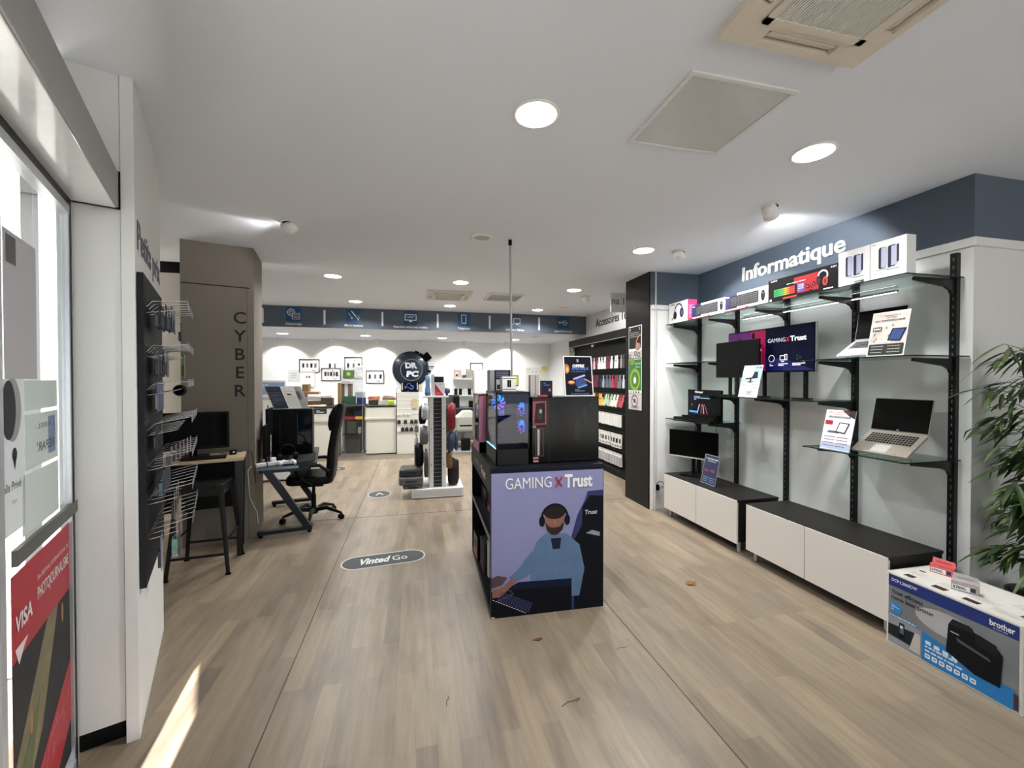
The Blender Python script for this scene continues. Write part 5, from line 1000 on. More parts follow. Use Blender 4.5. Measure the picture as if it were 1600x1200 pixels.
# on the gondola top
def sbox(name, label, x, y, z, w, h, d, m, fn=None, cat='box', grp=None):
    t_ = thing(name, label, cat, (x, y, z), 0, grp); mb = MB(); mb.box(0, w, 0, d, 0, h, m); mb.build('carton', t_, bevel=.0015)
    if fn: mb = MB(); p = Print(mb, (0, 0, 0), XR, ZR, .0015); fn(p, w, h); mb.build('front_print', t_)
    return t_
sbox('product_box', 'white and red carton with a diagonal split on top of the gondola', .287, 6.15, 1.4525, .142, .195, .10, mat((205, 204, 208), .5, name='carton_lilac'), lambda p, w, h: (p.poly([(0, 0), (w*.95, 0), (0, h*.92)], C('#a01228'), 1), p.text('TARGUS', w*.92, h*.84, h*.08, DGREY, 2, align='r', bold=.02) if 0 else p.scrawl(w*.4, h*.84, w*.92, h*.92, 1, DGREY, 2, 3), p.scrawl(w*.15, h*.1, w*.6, h*.3, 3, C('#d05060'), 2, 4)))
sbox('product_box', 'small black carton stacked on the white and red carton', .275, 6.16, 1.6485, .14, .085, .09, mat((34, 34, 36), .4, name='carton_black2'))
sbox('product_box', 'narrow silver carton beside the white and red carton on the gondola', .235, 6.16, 1.4525, .045, .31, .08, mat((188, 186, 184), .4, name='carton_silver'))
t = thing('blue_flask', 'blue and clear bottle shaped package on the left end of the gondola top', 'package', (.185, 6.2, 1.4525)); mb = MB(); mb.lathe([(.035, 0), (.04, .02), (.04, .10), (.03, .14), (.034, .22), (.034, .29), (.02, .30)], (0, 0, 0), mat((96, 136, 170), .2, noise=.5, scale=10, name='flask_blue'), 18); mb.build('body', t); mb = MB(); mb.lathe([(.041, 0), (.042, .05), (.035, .052)], (0, 0, 0), C('#2a4a70'), 18); mb.build('base_band', t)
t = thing('blue_cap_toy', 'dark blue round capped package at the right end of the gondola top', 'package', (.462, 6.2, 1.4525)); mb = MB(); mb.lathe([(.02, 0), (.018, .03), (.045, .04), (.05, .07), (.04, .10), (.015, .115)], (0, 0, 0), mat((44, 46, 86), .4, name='cap_navy'), 18); mb.build('body', t)

# ================================================================ BACK OF THE SHOP
def counter(x0, x1, y0, y1, h, label, sign=False):
    t = thing('service_counter', label, 'counter', (x0, y0, 0), 0, 'white service counters'); w = x1-x0; d = y1-y0
    CWm = mat((226, 225, 214), .5, noise=.02, name='counter_cream')
    mb = MB(); mb.box(.0, w, 0, d, .02, h-.03, CWm); mb.build('body', t, bevel=.003)
    mb = MB(); mb.box(.0, w, -.02, d, h-.03, h, mat((44, 44, 48), .3, name='counter_top')); mb.build('top', t, bevel=.003)
    mb = MB(); mb.box(-.02 if not sign else 0, w, -.06, 0, .79, .84, CWm); mb.build('ledge', t, bevel=.006)
    mb = MB(); mb.box(0, w, -.002, .002, 0, .02, BLACKM); mb.build('plinth', t)
    if sign: mb = MB(); mb.box(w-.42, w-.17, -.008, 0, h-.15, h-.04, C('#142c44')); p = Print(mb, (w-.42, -.008, h-.15), XR, ZR, .002); p.text('ATELIER', .04, .025, .035, PAPER, 1, bold=.02) if 0 else p.scrawl(.05, .02, .2, .08, 2, PAPER, 1, 3); mb.build('counter_sign', t)
    return t
counter(-1.06, -.415, 9.8, 10.5, 1.095, 'white counter unit with a dark top, left of the slatwall unit'); counter(-3.3, -1.66, 9.55, 10.3, 1.105, 'long white counter with a dark blue sign behind the office chair', True)
# glass display cabinet with plexiglass above
t = thing('glass_display_cabinet', 'glass display cabinet with a red and yellow header between the white counters', 'cabinet', (-1.59, 9.8, 0)); w, h, d = .46, 1.10, .42
mb = MB()
for x in (0, w-.014):
    for y in (0, d-.014): mb.box(x, x+.014, y, y+.014, .03, h, ALU)
mb.box(0, w, 0, d, 0, .035, ALU); mb.box(0, w, 0, d, h-.018, h, DGREY); mb.build('frame', t)
mb = MB(); mb.box(.014, w-.014, .002, .006, .035, h-.02, CLEAR); mb.build('glass_front', t)
mb = MB(); mb.box(.014, w-.014, d-.01, d, .035, h, mat((92, 94, 88), .6, name='cab_back')); mb.build('back_panel', t)
for z in (.45,): mb = MB(); mb.box(.014, w-.014, .02, d-.02, z, z+.008, SHELFGLASS); mb.build('shelf', t)
mb = MB(); mb.box(.0, w*.66, -.006, 0, .80, .865, C('#8c1a24')); mb.box(w*.66, w, -.006, 0, .80, .865, C('#c8a83c')); mb.build('header_strip', t)
for k, (x, z, w2, h2, c, l) in enumerate(((.10, .46, .2, .26, '#686a5c', 'grey green carton on the upper level inside the glass cabinet'), (.33, .46, .07, .13, '#d0cec8', 'small white packet inside the glass cabinet'), (.08, .036, .3, .30, '#3c3e3e', 'dark patterned carton at the bottom of the glass cabinet'), (.05, .87, .16, .17, '#17181c', 'black carton at the top of the glass cabinet'), (.24, .87, .16, .12, '#26304c', 'dark blue carton at the top of the glass cabinet'))):
    sbox('product_box', l, -1.59+x*.98+.01, 9.95, z+.009 if z == .46 else z+(.001 if z < .1 else .0), w2*.95, h2, .12, mat(tuple(int(c[i:i+2], 16) for i in (1, 3, 5)), .5, noise=.4, scale=16), None, 'box', 'cartons inside the glass display cabinet')
t = thing('plexiglass_screen', 'clear plexiglass screen standing on the glass cabinet', 'screen', (-1.59, 9.84, 1.102)); mb = MB(); mb.box(0, .46, 0, .006, 0, .86, glass('plexi', (.90, .92, .92, 1), .3)); mb.build('sheet', t); mb = MB(); mb.box(.453, .46, -.002, .008, 0, .86, LGREY); mb.build('edge', t)
# clutter on the counters
cl = [(-2.42, 10.0, .13, .16, '#7a6448', 'small brown carton on top of the clutter, left back counter', .0, 1.42), (-2.56, 9.9, .50, .055, '#a0744e', 'flat brown carton bridging two stacks on the left back counter', 0, 1.36), (-2.56, 9.9, .14, .25, '#8a785c', 'upright kraft file box on the left back counter', 0, 1.106), (-2.38, 9.9, .05, .25, '#9a8890', 'narrow mauve folder on the left back counter', 0, 1.106),
      (-2.30, 9.95, .26, .10, '#8e5e3a', 'brown carton low on the left back counter', 0, 1.106), (-2.02, 9.9, .24, .17, '#4a4034', 'dark brown carton beside the green tray', 0, 1.106)]
for x, y, w2, h2, c, l, r0, z in cl: sbox('carton', l, x, y, z, w2, h2, .2, mat(tuple(int(c[i:i+2], 16) for i in (1, 3, 5)), .7), None, 'box', 'clutter on the back counters')
sbox('carton', 'brown carton supporting the flat carton at the right', -2.08-.03, 9.98, 1.36-.0, .02, .001, .02, CARD) if 0 else None
def papers(label, x, y, z, w, m, n=4, cat='papers'):
    rr = random.Random(int(abs(x)*100)); mb = MB()
    for k in range(n): mb.box(-w/2, w/2, -.12, .12, k*.014, k*.014+.010, m, Matrix.Rotation(rr.uniform(-.35, .35), 4, 'Z') @ Matrix.Rotation(rr.uniform(-.03, .03), 4, 'Y'))
    o = mb.build('paper_stack', loc=(x, y, z)); tag(o, label, cat, 'paper stacks on the back counters', 'stuff' if 0 else None)
papers('loose pile of white and grey papers on the left back counter', -2.16, 10.02, 1.225, .30, mat((214, 214, 216), .6, noise=.2, scale=30, name='papers_white'), 6); papers('pile of white papers next to the green tray', -1.93, 10.0, 1.29, .22, mat((206, 206, 208), .6, noise=.25, scale=30, name='papers_w2'), 3)
papers('flat stack of cream papers at the front of the left counter', -2.1, 9.68, 1.107, .45, mat((206, 198, 176), .7, name='papers_cream'), 2)
sbox('carton', 'tall brown carton stack behind the plexiglass screen', -1.70, 10.08, 1.106, .06, .50, .15, mat((146, 118, 74), .7, name='kraft2'), None, 'box', 'clutter on the back counters')
t = counter(-1.64, -1.07, 10.30, 10.80, 1.10, 'white rear counter behind the glass cabinet')
sbox('carton', 'brown and white striped carton behind the plexiglass', -1.68, 10.35, 1.105, .24, .48, .2, mat((104, 86, 74), .7, name='kraft3'), lambda p, w, h: p.rect(w*.36, 0, w*.66, h, PAPER, 1), 'box', 'clutter on the back counters')
papers('crumpled heap of white papers on the striped carton', -1.57, 10.45, 1.59, .28, mat((214, 206, 204), .7, noise=.25, scale=30, name='papers_pink'), 5)
sbox('storage_tray', 'dark green tray behind the plexiglass screen', -1.62, 10.29, 1.105, .28, .19, .06, mat((24, 92, 66), .5, name='tray_green'), None, 'tray', 'clutter on the back counters'); sbox('storage_tray', 'blue tray behind the plexiglass screen', -1.32, 10.29, 1.105, .20, .16, .06, mat((38, 52, 112), .5, name='tray_blue'), None, 'tray', 'clutter on the back counters')
sbox('carton', 'grey translucent case on the blue tray', -1.36, 10.30, 1.27, .22, .12, .15, mat((168, 176, 176), .4, noise=.2, name='case_clear'), None, 'box', 'clutter on the back counters')
sbox('carton', 'dark olive carton at the left end of the white counter unit', -1.05, 10.2, 1.097, .25, .10, .2, mat((72, 66, 48), .7, name='olive'), None, 'box', 'clutter on the back counters'); papers('stack of orange and cream wallets on the dark olive carton', -.93, 10.3, 1.20, .24, mat((206, 150, 118), .7, noise=.4, scale=14, name='papers_orange'), 7)
sbox('carton', 'clear plastic case on the white counter unit', -.82, 10.1, 1.097, .32, .10, .2, mat((202, 204, 198), .35, noise=.15, name='case_clear2'), None, 'box', 'clutter on the back counters'); sbox('carton', 'flat brown carton on the clear plastic case', -.74, 10.15, 1.199, .30, .055, .2, CARD, None, 'box', 'clutter on the back counters'); papers('grey papers on top of the flat brown carton', -.60, 10.25, 1.256, .24, mat((196, 190, 184), .7, noise=.3, name='papers_grey'), 4)
t = thing('lime_pouch', 'lime green pouch beside the slatwall unit', 'pouch', (-.53, 9.93, 1.097)); mb = MB(); mb.rbox(-.07, .07, -.04, .04, 0, .11, mat((176, 206, 62), .5, noise=.2, name='lime2'), .02); mb.build('pouch', t, bevel=.02)
# slatwall unit
t = thing('slatwall_unit', 'white slatwall unit hung with small black earphone packs', 'wall display', (-.395, 9.70, 0)); SWm = mat((222, 221, 212), .5, noise=.02, name='slat_white')
mb = MB(); mb.box(0, .49, 0, .35, .0, 1.40, SWm); mb.build('body', t, bevel=.003); mb = MB(); mb.box(-.012, 0, -.004, .02, 0, 1.4, BLACKM); mb.build('side_edge', t)
for k, z in enumerate((1.315, 1.215, 1.115, 1.015, .90, .78, .70)): mb = MB(); mb.box(.004, .486, -.004, .001, z, z+.012, mat((244, 244, 238), .4, name='slat_lip')); mb.box(.004, .486, -.001, .001, z-.008, z, mat((150, 150, 142), .6, name='slat_groove')); mb.build('slat', t)
def pack(x, z, w2, h2, m, l, grp='earphone packs on the slatwall unit'):
    t_ = thing('earphone_pack', l, 'earphones', (x, 9.70, z), 0, grp); mb = MB(); mb.box(-w2/2, w2/2, -.05, -.035, -h2, 0, m); mb.build('pack', t_); mb = MB(); mb.tube([(0, -.004, .012), (0, -.055, .012), (0, -.055, .02)], .003, CHROME, 5); mb.box(-.012, .012, -.046, -.042, 0, .02, m); mb.build('hook', t_)
for r_, (z, h2, lst) in enumerate(((.93, .04, ((.03, 1), (.10, 1), (.20, 1), (.28, 1))), (.765, .075, ((.05, 0), (.19, 0), (.33, 0), (.42, 0))), (.60, .085, ((.05, 1), (.13, 0), (.22, 0), (.32, 0))))):
    for i, (x, wht) in enumerate(lst): pack(-.395+x, z, .075 if r_ else .05, h2, (PAPER if wht else mat((54, 54, 58), .4, noise=.4, scale=40, name='pack_dark')), '%s earphone pack on the slatwall, %s row, %s from the left' % ('white' if wht else 'dark', ('upper', 'middle', 'lower')[r_], ORD[i]))
pack(.04, .63, .085, .14, mat((88, 86, 84), .4, noise=.4, scale=20, name='pack_cam'), 'larger grey pack at the lower right of the slatwall unit'); pack(.0, 1.24, .10, .20, mat((206, 190, 146), .5, noise=.3, scale=20, name='pack_gold'), 'gold and cream pack at the upper right of the slatwall unit')
sbox('product_box', 'dark blue carton with a curled blue swirl on top of the slatwall unit', -.30, 9.76, 1.402, .385, .235, .12, mat((10, 14, 34), .35, name='carton_navy'), lambda p, w, h: (p.rect(w*.05, h*.2, w*.09, h*.9, PAPER, 1), p.rect(w*.91, h*.2, w*.95, h*.9, PAPER, 1), p.ring(w*.45, h*.62, h*.26, h*.10, C('#1c4cae', .4), 1, a0=20, a1=290), p.ring(w*.60, h*.45, h*.20, h*.08, C('#5c9ae0', .4), 2, a0=200, a1=480), p.ell(w*.25, h*.45, h*.08, h*.1, C('#b07050'), 2), p.scrawl(w*.35, h*.05, w*.6, h*.12, 1, GREY, 2, 3)))
sbox('product_box', 'small beige carton beside the dark blue carton', .097-.005, 9.76, 1.402, .08, .17, .10, mat((206, 200, 182), .5, name='carton_beige')); t = thing('cable_coil', 'small black and white cable coil on the left end of the slatwall unit', 'cable', (-.36, 9.8, 1.402)); mb = MB(); mb.tube([(.045*math.cos(R(30*k)), .0, .05+.045*math.sin(R(30*k))) for k in range(25)], .006, mat((160, 120, 124), .5, name='coil'), 6); mb.build('coil', t)
# round shop sign
t = thing('round_shop_sign', 'large round dark blue sign reading Dr PC on the back wall', 'sign', (-.10, 11.3, 1.955))
DB = mat((16, 30, 46), .3, .2, noise=.5, scale=2.5, name='sign_deep_blue', coat=.4)
mb = MB(); mb.lathe([(.46, 0), (.47, -.02), (.46, -.07), (.40, -.10), (.001, -.115)], (0, 0, 0), DB, 48, 'y'); mb.build('disc', t)
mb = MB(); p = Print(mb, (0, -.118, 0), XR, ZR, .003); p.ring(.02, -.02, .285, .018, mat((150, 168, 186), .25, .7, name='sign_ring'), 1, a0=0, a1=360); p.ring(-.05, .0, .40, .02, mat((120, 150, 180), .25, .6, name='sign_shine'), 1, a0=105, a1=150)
SL = mat((206, 212, 218), .4, name='sign_silver'); p.text('DR', .02, .03, .13, SL, 4, width=.30, align='c', bold=.06, slant=-.1, depth=.01); mb.build('lettering', t); mb = MB(); p = Print(mb, (0, -.118, 0), XR, ZR, .003); p.text('PC', .04, -.19, .13, SL, 4, width=.30, align='c', bold=.06, slant=.1, depth=.01); mb.build('lettering', t)
mb = MB(); T = Matrix.Rotation(R(-33), 4, 'Y')
mb.box(-.10, .10, -.10, -.02, .44, .62, BLACKG, Matrix.Rotation(R(52), 4, 'Y')); mb.box(-.07, .07, -.08, -.02, .36, .50, BLACKG, Matrix.Rotation(R(38), 4, 'Y')); mb.box(-.06, .06, -.08, -.02, .42, .50, BLACKG, Matrix.Rotation(R(20), 4, 'Y')); mb.box(-.05, .05, -.08, -.02, .40, .60, BLACKG, Matrix.Rotation(R(88), 4, 'Y')) if 0 else mb.box(.30, .60, -.08, -.05, .06, .085, BLACKG); mb.box(.28, .52, -.08, -.02, -.08, -.02, BLACKG); mb.build('side_fins', t)
# framed dismantled phones
FRM = mat((34, 34, 36), .5, name='frame_black')
def frame(x0, x1, z0, z1, label, seed, n=3, y=11.3):
    t = thing('picture_frame', label, 'picture frame', (x0, y, z0), 0, 'framed phone parts on the back wall'); w, h = x1-x0, z1-z0
    mb = MB()
    for a in ((0, w, 0, .014), (0, w, h-.014, h), (0, .014, 0, h), (w-.014, w, 0, h)): mb.box(a[0], a[1], -.03, 0, a[2], a[3], FRM)
    mb.build('frame', t); mb = MB(); mb.box(.014, w-.014, -.012, -.002, .014, h-.014, PAPER); p = Print(mb, (0, -.012, 0), XR, ZR, .003); rr = random.Random(seed)
    for k in range(n):
        cx = w*(.2+.6*k/(max(1, n-1))); p.rrect(cx-.026, h*.36, cx+.026, h*.36+.11, .006, C('#26262a') if k % 2 == 0 else C('#6a6c70'), 1)
        for q in range(4): a = cx+rr.uniform(-.035, .035); b = rr.uniform(.15, .85)*h; p.rect(a, b, a+rr.uniform(.006, .02), b+rr.uniform(.006, .03), C('#4a4c50'), 2)
    p.rect(w*.62, h*.12, w*.78, h*.17, C('#26262a'), 1); mb.build('artwork', t)
frame(-2.795, -2.33, 1.86, 2.192, 'framed phone parts, leftmost on the back wall', 1, 4); frame(-2.28, -1.83, 1.652, 1.975, 'framed phone parts below and between the two higher frames', 2, 5); frame(-1.737, -1.306, 1.84, 2.255, 'tall framed phone parts partly covered by papers', 3, 3); frame(-1.215, -.774, 1.585, 1.915, 'framed phone parts just left of the round sign', 4, 3)
frame(1.472, 1.823, 1.908, 2.137, 'small framed certificate above the white wall cabinet', 5, 0)
for k, x in enumerate((-2.11, -1.99)):
    t = thing('wall_phone', ('dark phone shell fixed above the second frame, left one', 'grey phone shell fixed above the second frame, right one')[k], 'phone', (x, 11.3, 1.98)); mb = MB(); mb.rbox(0, .05, -.02, 0, 0, .11, (DGREY, GREY)[k], .01, 'y'); mb.build('shell', t)
def paper(label, x, z, w, h, m, fn=None, y=11.299, name='notice'):
    mb = MB(); mb.box(x, x+w, y-.004, y, z, z+h, m); 
    if fn: p = Print(mb, (x, y-.004, z), XR, ZR, .003); fn(p, w, h)
    tag(mb.build(name), label, 'notice')
paper('green circuit board photo pinned below the tall frame', -1.77, 1.73, .26, .19, mat((74, 116, 48), .6, noise=.5, scale=20, name='photo_green'), lambda p, w, h: p.ell(w*.5, h*.5, w*.2, h*.25, C('#a8c870'), 1), 11.262)
paper('white price list covering the right of the tall frame', -1.49, 1.72, .20, .32, PAPER, lambda p, w, h: p.scrawl(w*.15, h*.08, w*.9, h*.92, 8, C('#9098b0'), 1, 5, .3), 11.264)
paper('white notice with small grey print on the back wall, far left', -3.06, 1.62, .27, .30, mat((206, 208, 206), .6, name='paper_grey'), lambda p, w, h: p.scrawl(w*.25, h*.3, w*.75, h*.8, 3, GREY, 1, 5, .3))
paper('white sheet with two small dark marks on the back wall', -2.97, 1.33, .30, .56, PAPER, lambda p, w, h: (p.rect(w*.35, h*.75, w*.48, h*.82, C('#8a5048'), 1), p.rect(w*.55, h*.75, w*.68, h*.82, C('#40383c'), 1)), 11.25) if 0 else paper('white sheet with two small dark marks on the back wall', -2.74, 1.50, .30, .36, PAPER, lambda p, w, h: (p.rect(w*.35, h*.62, w*.48, h*.76, C('#8a5048'), 1), p.rect(w*.55, h*.62, w*.68, h*.76, C('#40383c'), 1)), 11.25)
def chart(p, w, h):
    p.scrawl(w*.05, h*.90, w*.5, h*.96, 1, GREY, 1, 3, .4)
    for i in range(5):
        for j in range(3): a, b = w*(.06+.18*i), h*(.62-.29*j); p.frame(a, b, a+w*.11, b+h*.22, w*.006, LGREY, 1); p.rect(a+w*.03, b+h*.20, a+w*.08, b+h*.215, DGREY, 1)
paper('large white chart of phone outlines on the back wall', 3.03, 1.30, .68, .72, mat((222, 222, 216), .6, name='chart_white'), chart); paper('small yellow note at the top of the phone chart', 3.50, 1.95, .17, .10, mat((222, 190, 70), .5, name='note_yellow'), None, 11.27)
t = thing('picture_frame', 'black frame around a lime and white print behind the gaming computer', 'picture frame', (2.42, 11.3, 1.50)); mb = MB(); mb.box(0, .40, -.03, 0, 0, .30, FRM); mb.build('frame', t); mb = MB(); p = Print(mb, (0, -.03, 0), XR, ZR, .003); p.rect(.02, .02, .38, .28, PAPER, 1); p.poly([(.12, .02), (.38, .02), (.38, .28), (.2, .28)], C('#b8c850'), 2); mb.build('artwork', t)
# phone shelf, white wall cabinet, stool unit at the back right
t = thing('phone_shelf', 'white wall shelf frame holding four upright phones', 'shelf', (.99, 11.28, 1.27)); SH = mat((226, 226, 222), .5, name='shelf_white')
mb = MB(); mb.box(0, .50, -.25, 0, .43, .45, SH); mb.build('top_board', t); mb = MB(); mb.box(0, .50, -.25, 0, -.02, 0, SH); mb.build('bottom_board', t)
for x in (.0, .49): mb = MB(); mb.tube([(x, -.24, 0), (x, -.24, .43)], .006, CHROME, 6); mb.build('post', t)
for k in range(4): sbox('display_phone', '%s phone standing on the white wall shelf, %s from the left' % (('black', 'dark', 'silver', 'black')[k], ORD[k]), 1.02+.12*k, 11.06, 1.272, .085, .17, .02, (BLACK, BLACKM, LGREY, BLACK)[k], None, 'phone', 'phones on the white wall shelf')
sbox('product_box', 'beige box with a dark round face on the top of the phone shelf', 1.01, 11.08, 1.722, .20, .22, .1, mat((176, 158, 150), .6, name='box_taupe'), lambda p, w, h: (p.ell(w*.4, h*.45, w*.22, h*.24, C('#d8c8c0'), 1), p.ell(w*.4, h*.35, w*.16, h*.14, C('#3c2c2a'), 2)))
sbox('product_box', 'small black box in the middle of the phone shelf top', 1.255, 11.08, 1.722, .08, .08, .08, mat((60, 62, 64), .5, name='box_slate')); sbox('product_box', 'grey box at the right end of the phone shelf top', 1.345, 11.08, 1.722, .14, .24, .1, mat((150, 150, 146), .6, noise=.3, scale=12, name='box_greyish'))
t = thing('wall_cabinet', 'plain white wall cabinet right of the phone shelf', 'cabinet', (1.55, 11.28, 1.26)); mb = MB(); mb.box(0, .34, -.35, 0, 0, .66, mat((230, 230, 226), .5, name='cabinet_white')); mb.build('body', t, bevel=.003); mb = MB(); mb.box(.005, .335, -.366, -.351, .005, .655, mat((234, 234, 230), .45, name='cabinet_door')); mb.build('door', t, bevel=.002)
t = thing('office_printer', 'grey and white office printer on a stand behind the gondola', 'printer', (.95, 9.6, 0)); mb = MB(); mb.box(0, .36, 0, .4, .52, .80, mat((166, 168, 158), .5, name='printer_grey')); mb.build('body', t, bevel=.01)
mb = MB(); mb.prism([(-.02, 0, .80), (.36, 0, .80), (.36, 0, .95), (.16, 0, .95)], (0, .38, 0), mat((216, 216, 208), .5, name='printer_cream')); mb.build('lid', t, bevel=.01); mb = MB(); mb.box(.06, .34, -.003, .02, .60, .635, BLACK); mb.build('paper_slot', t); mb = MB(); mb.box(-.08, .38, 0, .45, .0, .035, LGREY); mb.box(.14, .20, .27, .37, .03, .52, mat((140, 142, 132), .5, name='stand_grey')); mb.box(-.08, .38, 0, .45, .485, .52, mat((132, 134, 124), .5, name='stand_grey2')); mb.build('stand', t)
sbox('carton', 'black carton on the base of the printer stand', 1.06, 9.62, .036, .2, .26, .2, BLACKM); sbox('computer_tower', 'black computer tower on the left back desk near the printer', .92, 10.13, 1.0, .14, .27, .22, BLACKM, None, 'computer')
t = thing('back_desk', 'grey desk at the back wall behind the printer', 'desk', (.7, 10.1, 0)); mb = MB(); mb.box(0, 1.3, 0, .7, .965, .999, mat((70, 74, 72), .5, name='desk_grey')); mb.build('desk_top', t, bevel=.002); mb = MB(); mb.box(0, .03, 0, .7, 0, .965, mat((120, 122, 112), .6, name='desk_side')); mb.build('side_panel', t); mb = MB(); mb.box(1.27, 1.3, 0, .7, 0, .965, mat((120, 122, 112), .6, name='desk_side')); mb.build('side_panel', t); mb = MB(); mb.box(.03, 1.27, .66, .69, .1, .965, mat((132, 136, 124), .6, name='desk_back')); mb.build('modesty_panel', t)
sbox('speaker', 'small black speaker at the right of the back desk', 1.30, 10.2, 1.0, .10, .16, .12, BLACK, None, 'speaker'); sbox('computer_monitor', 'dark grey screen seen on the back desk', .74, 10.4, 1.0, .34, .30, .04, mat((62, 66, 66), .5, name='screen_grey'), None, 'monitor')

# ================================================================ LEFT SIDE
# black hook board on the side panel
t = thing('hook_board', 'tall black slotted board with chrome hooks on the white side panel', 'wall display')
mb = MB(FT); mb.box(2.625, 3.42, -.309, -.286, .70, 2.205, mat((36, 38, 42), .55, name='board_black')); mb.build('board', t)
mb = MB(FT)
for z in (1.86, 1.50, 1.15): mb.box(2.64, 3.40, -.2862, -.284, z, z+.012, BLACK)
mb.build('slot', t)
HR = [2.085, 1.865, 1.675, 1.475, 1.30, 1.13, .955]; HY = [2.72+.098*i for i in range(7)]
for r_, z in enumerate(HR):
    L = .135+.015*(r_ > 2)
    for i, u in enumerate(HY):
        mb = MB(FT); s = (2.70-u)*0
        dz = .012 if r_ < 3 else .03
        mb.tube([(u-.006, -.286, z-.03), (u-.006, -.262, z), (u-.006, -.262+L, z+dz)], .0022, CHROME, 6); mb.tube([(u+.010, -.286, z-.055), (u+.010, -.25, z-.05), (u+.010, -.262+L*.62, z-.035)], .0020, CHROME, 6)
        mb.build('hook', t)
        mb = MB(FT); mb.rbox(u-.016, u+.012, -.2625+L, -.2605+L, z+dz-.03, z+dz+.012, mat((150, 150, 152), .3, .2, name='ticket_clear') if i % 2 else mat((120, 121, 124), .3, .2, name='ticket_grey'), .004, 'y'); mb.build('price_tab', t)
def blister(u, v, z, w, h, m, label, th=.012, m2=None):
    t_ = thing('blister_pack', label, 'blister pack', tuple(U*u+V*v+Vector((0, 0, z))), math.atan2(U.y, U.x), 'packs on the black hook board')
    # local x along u, local y = -v
    mb = MB(); mb.box(-w/2, w/2, 0, .002, -h, .02, m); mb.build('backing_card', t_); mb = MB(); mb.box(-w*.4, w*.4, .002, .002+th, -h*.9, -h*.35, m2 or mat((60, 62, 70), .25, noise=.5, scale=30, name='blister_dark')); mb.build('blister', t_, bevel=.003)
ru = random.Random(4); PB = mat((26, 32, 72), .35, noise=.3, scale=25, name='card_navy')
for i in range(6): blister(2.74+.05*i, -.235+.02*(i % 3), 2.06, .085, .11, PB if i > 2 else mat((40, 42, 50), .35, noise=.4, scale=30, name='card_dark'), 'dark blue packet on the top hook row, %s from the near edge' % ORD[i], .02)
for i in range(5): blister(2.74+.06*i, -.24+.012*(i % 3), 1.83, .09, .12, mat(((52, 56, 64), (44, 44, 48), (70, 56, 58), (58, 60, 66), (80, 44, 46))[i], .3, noise=.5, scale=25), 'dark blister pack on the second hook row, %s from the near edge' % ORD[i])
blister(3.32, -.17, 1.83, .10, .125, mat((46, 110, 50), .4, noise=.35, scale=22, name='card_green'), 'green and brown pack at the far end of the second hook row', .01, mat((110, 66, 40), .5, noise=.5, scale=20, name='card_brown')); blister(3.24, -.18, 2.02, .07, .10, mat((60, 54, 48), .5, noise=.5, name='card_olive'), 'small olive pack hanging below the far end of the top hook row')
for i in range(3): blister(2.74+.10*i, -.245, 1.665, .085, .13, mat((70, 84, 120), .4, noise=.5, scale=22, name='card_blue%d' % i), 'blue and white pack on the third hook row, %s from the near edge' % ORD[i], .008, mat((186, 190, 200), .4, noise=.4, scale=30, name='blister_pale'))
t_ = thing('webcam_pack', 'round black gadget pack on the third hook row', 'gadget', tuple(U*3.25+V*-.19+Vector((0, 0, 1.63)))); mb = MB(); mb.lathe([(.03, -.02), (.036, 0), (.03, .02)], (0, 0, 0), BLACK, 18, 'y'); mb.tube([(0, 0, .03), (0, 0, .06)], .004, LGREY, 6); mb.build('body', t_)
for i in range(3): blister(2.73+.09*i, -.25, 1.445, .07, .10, mat((46, 48, 52), .3, noise=.5, scale=28, name='card_g%d' % i), 'small clear and black pack on the fourth hook row, %s from the near edge' % ORD[i])
for i in range(6): blister(2.80+.09*i, -.20+.012*i, 1.325, .07, .07, mat((128, 96, 102), .3, noise=.3, scale=28, name='card_rose') if i < 4 else mat((150, 150, 152), .3, noise=.3, name='card_clear'), 'pinkish translucent pack on the fifth hook row, %s from the near edge' % ORD[i], .02)
for i in range(5): blister(2.73+.075*i, -.225, 1.22, .07, .115, mat((34, 44, 66), .3, noise=.6, scale=25, name='card_n%d' % i), 'navy battery pack below the fifth hook row, %s from the near edge' % ORD[i], .02, mat((90, 110, 120), .15, .6, noise=.5, scale=30, name='battery_shine'))
for i in range(3): blister(2.80+.13*i, -.19, 1.09, .06, .13, mat((90, 92, 92), .35, noise=.4, name='card_m%d' % i), 'grey translucent pack on the sixth hook row, %s from the near edge' % ORD[i])
blister(2.78, -.17, .93, .085, .16, mat((70, 76, 80), .25, noise=.3, name='card_bat'), 'clear battery pack hanging lowest on the hook board', .03, mat((150, 190, 180), .12, .7, noise=.6, scale=40, name='battery_shine2')); blister(2.70, -.235, .90, .07, .15, mat((140, 146, 170), .4, noise=.3, name='card_pl'), 'pale blue pack at the near bottom of the hook board')
for i in range(4): blister(2.92+.10*i, -.19, .97, .07, .13, mat((150, 134, 126), .4, noise=.4, scale=25, name='card_q%d' % i), 'pale pack on the lowest hook row, %s behind the battery pack' % ORD[i])
mb = MB(); p = Print(mb, U*2.665+V*-.3115+Vector((0, 0, 2.325)), U, ZR, .0008); p.text('Petits prix', 0, 0, .135, mat((92, 94, 104), .5, name='sign_grey'), 3, width=.94, bold=.015, depth=.002); tag(mb.build('wall_lettering'), 'grey lettering starting Petits above the black hook board', 'letters')

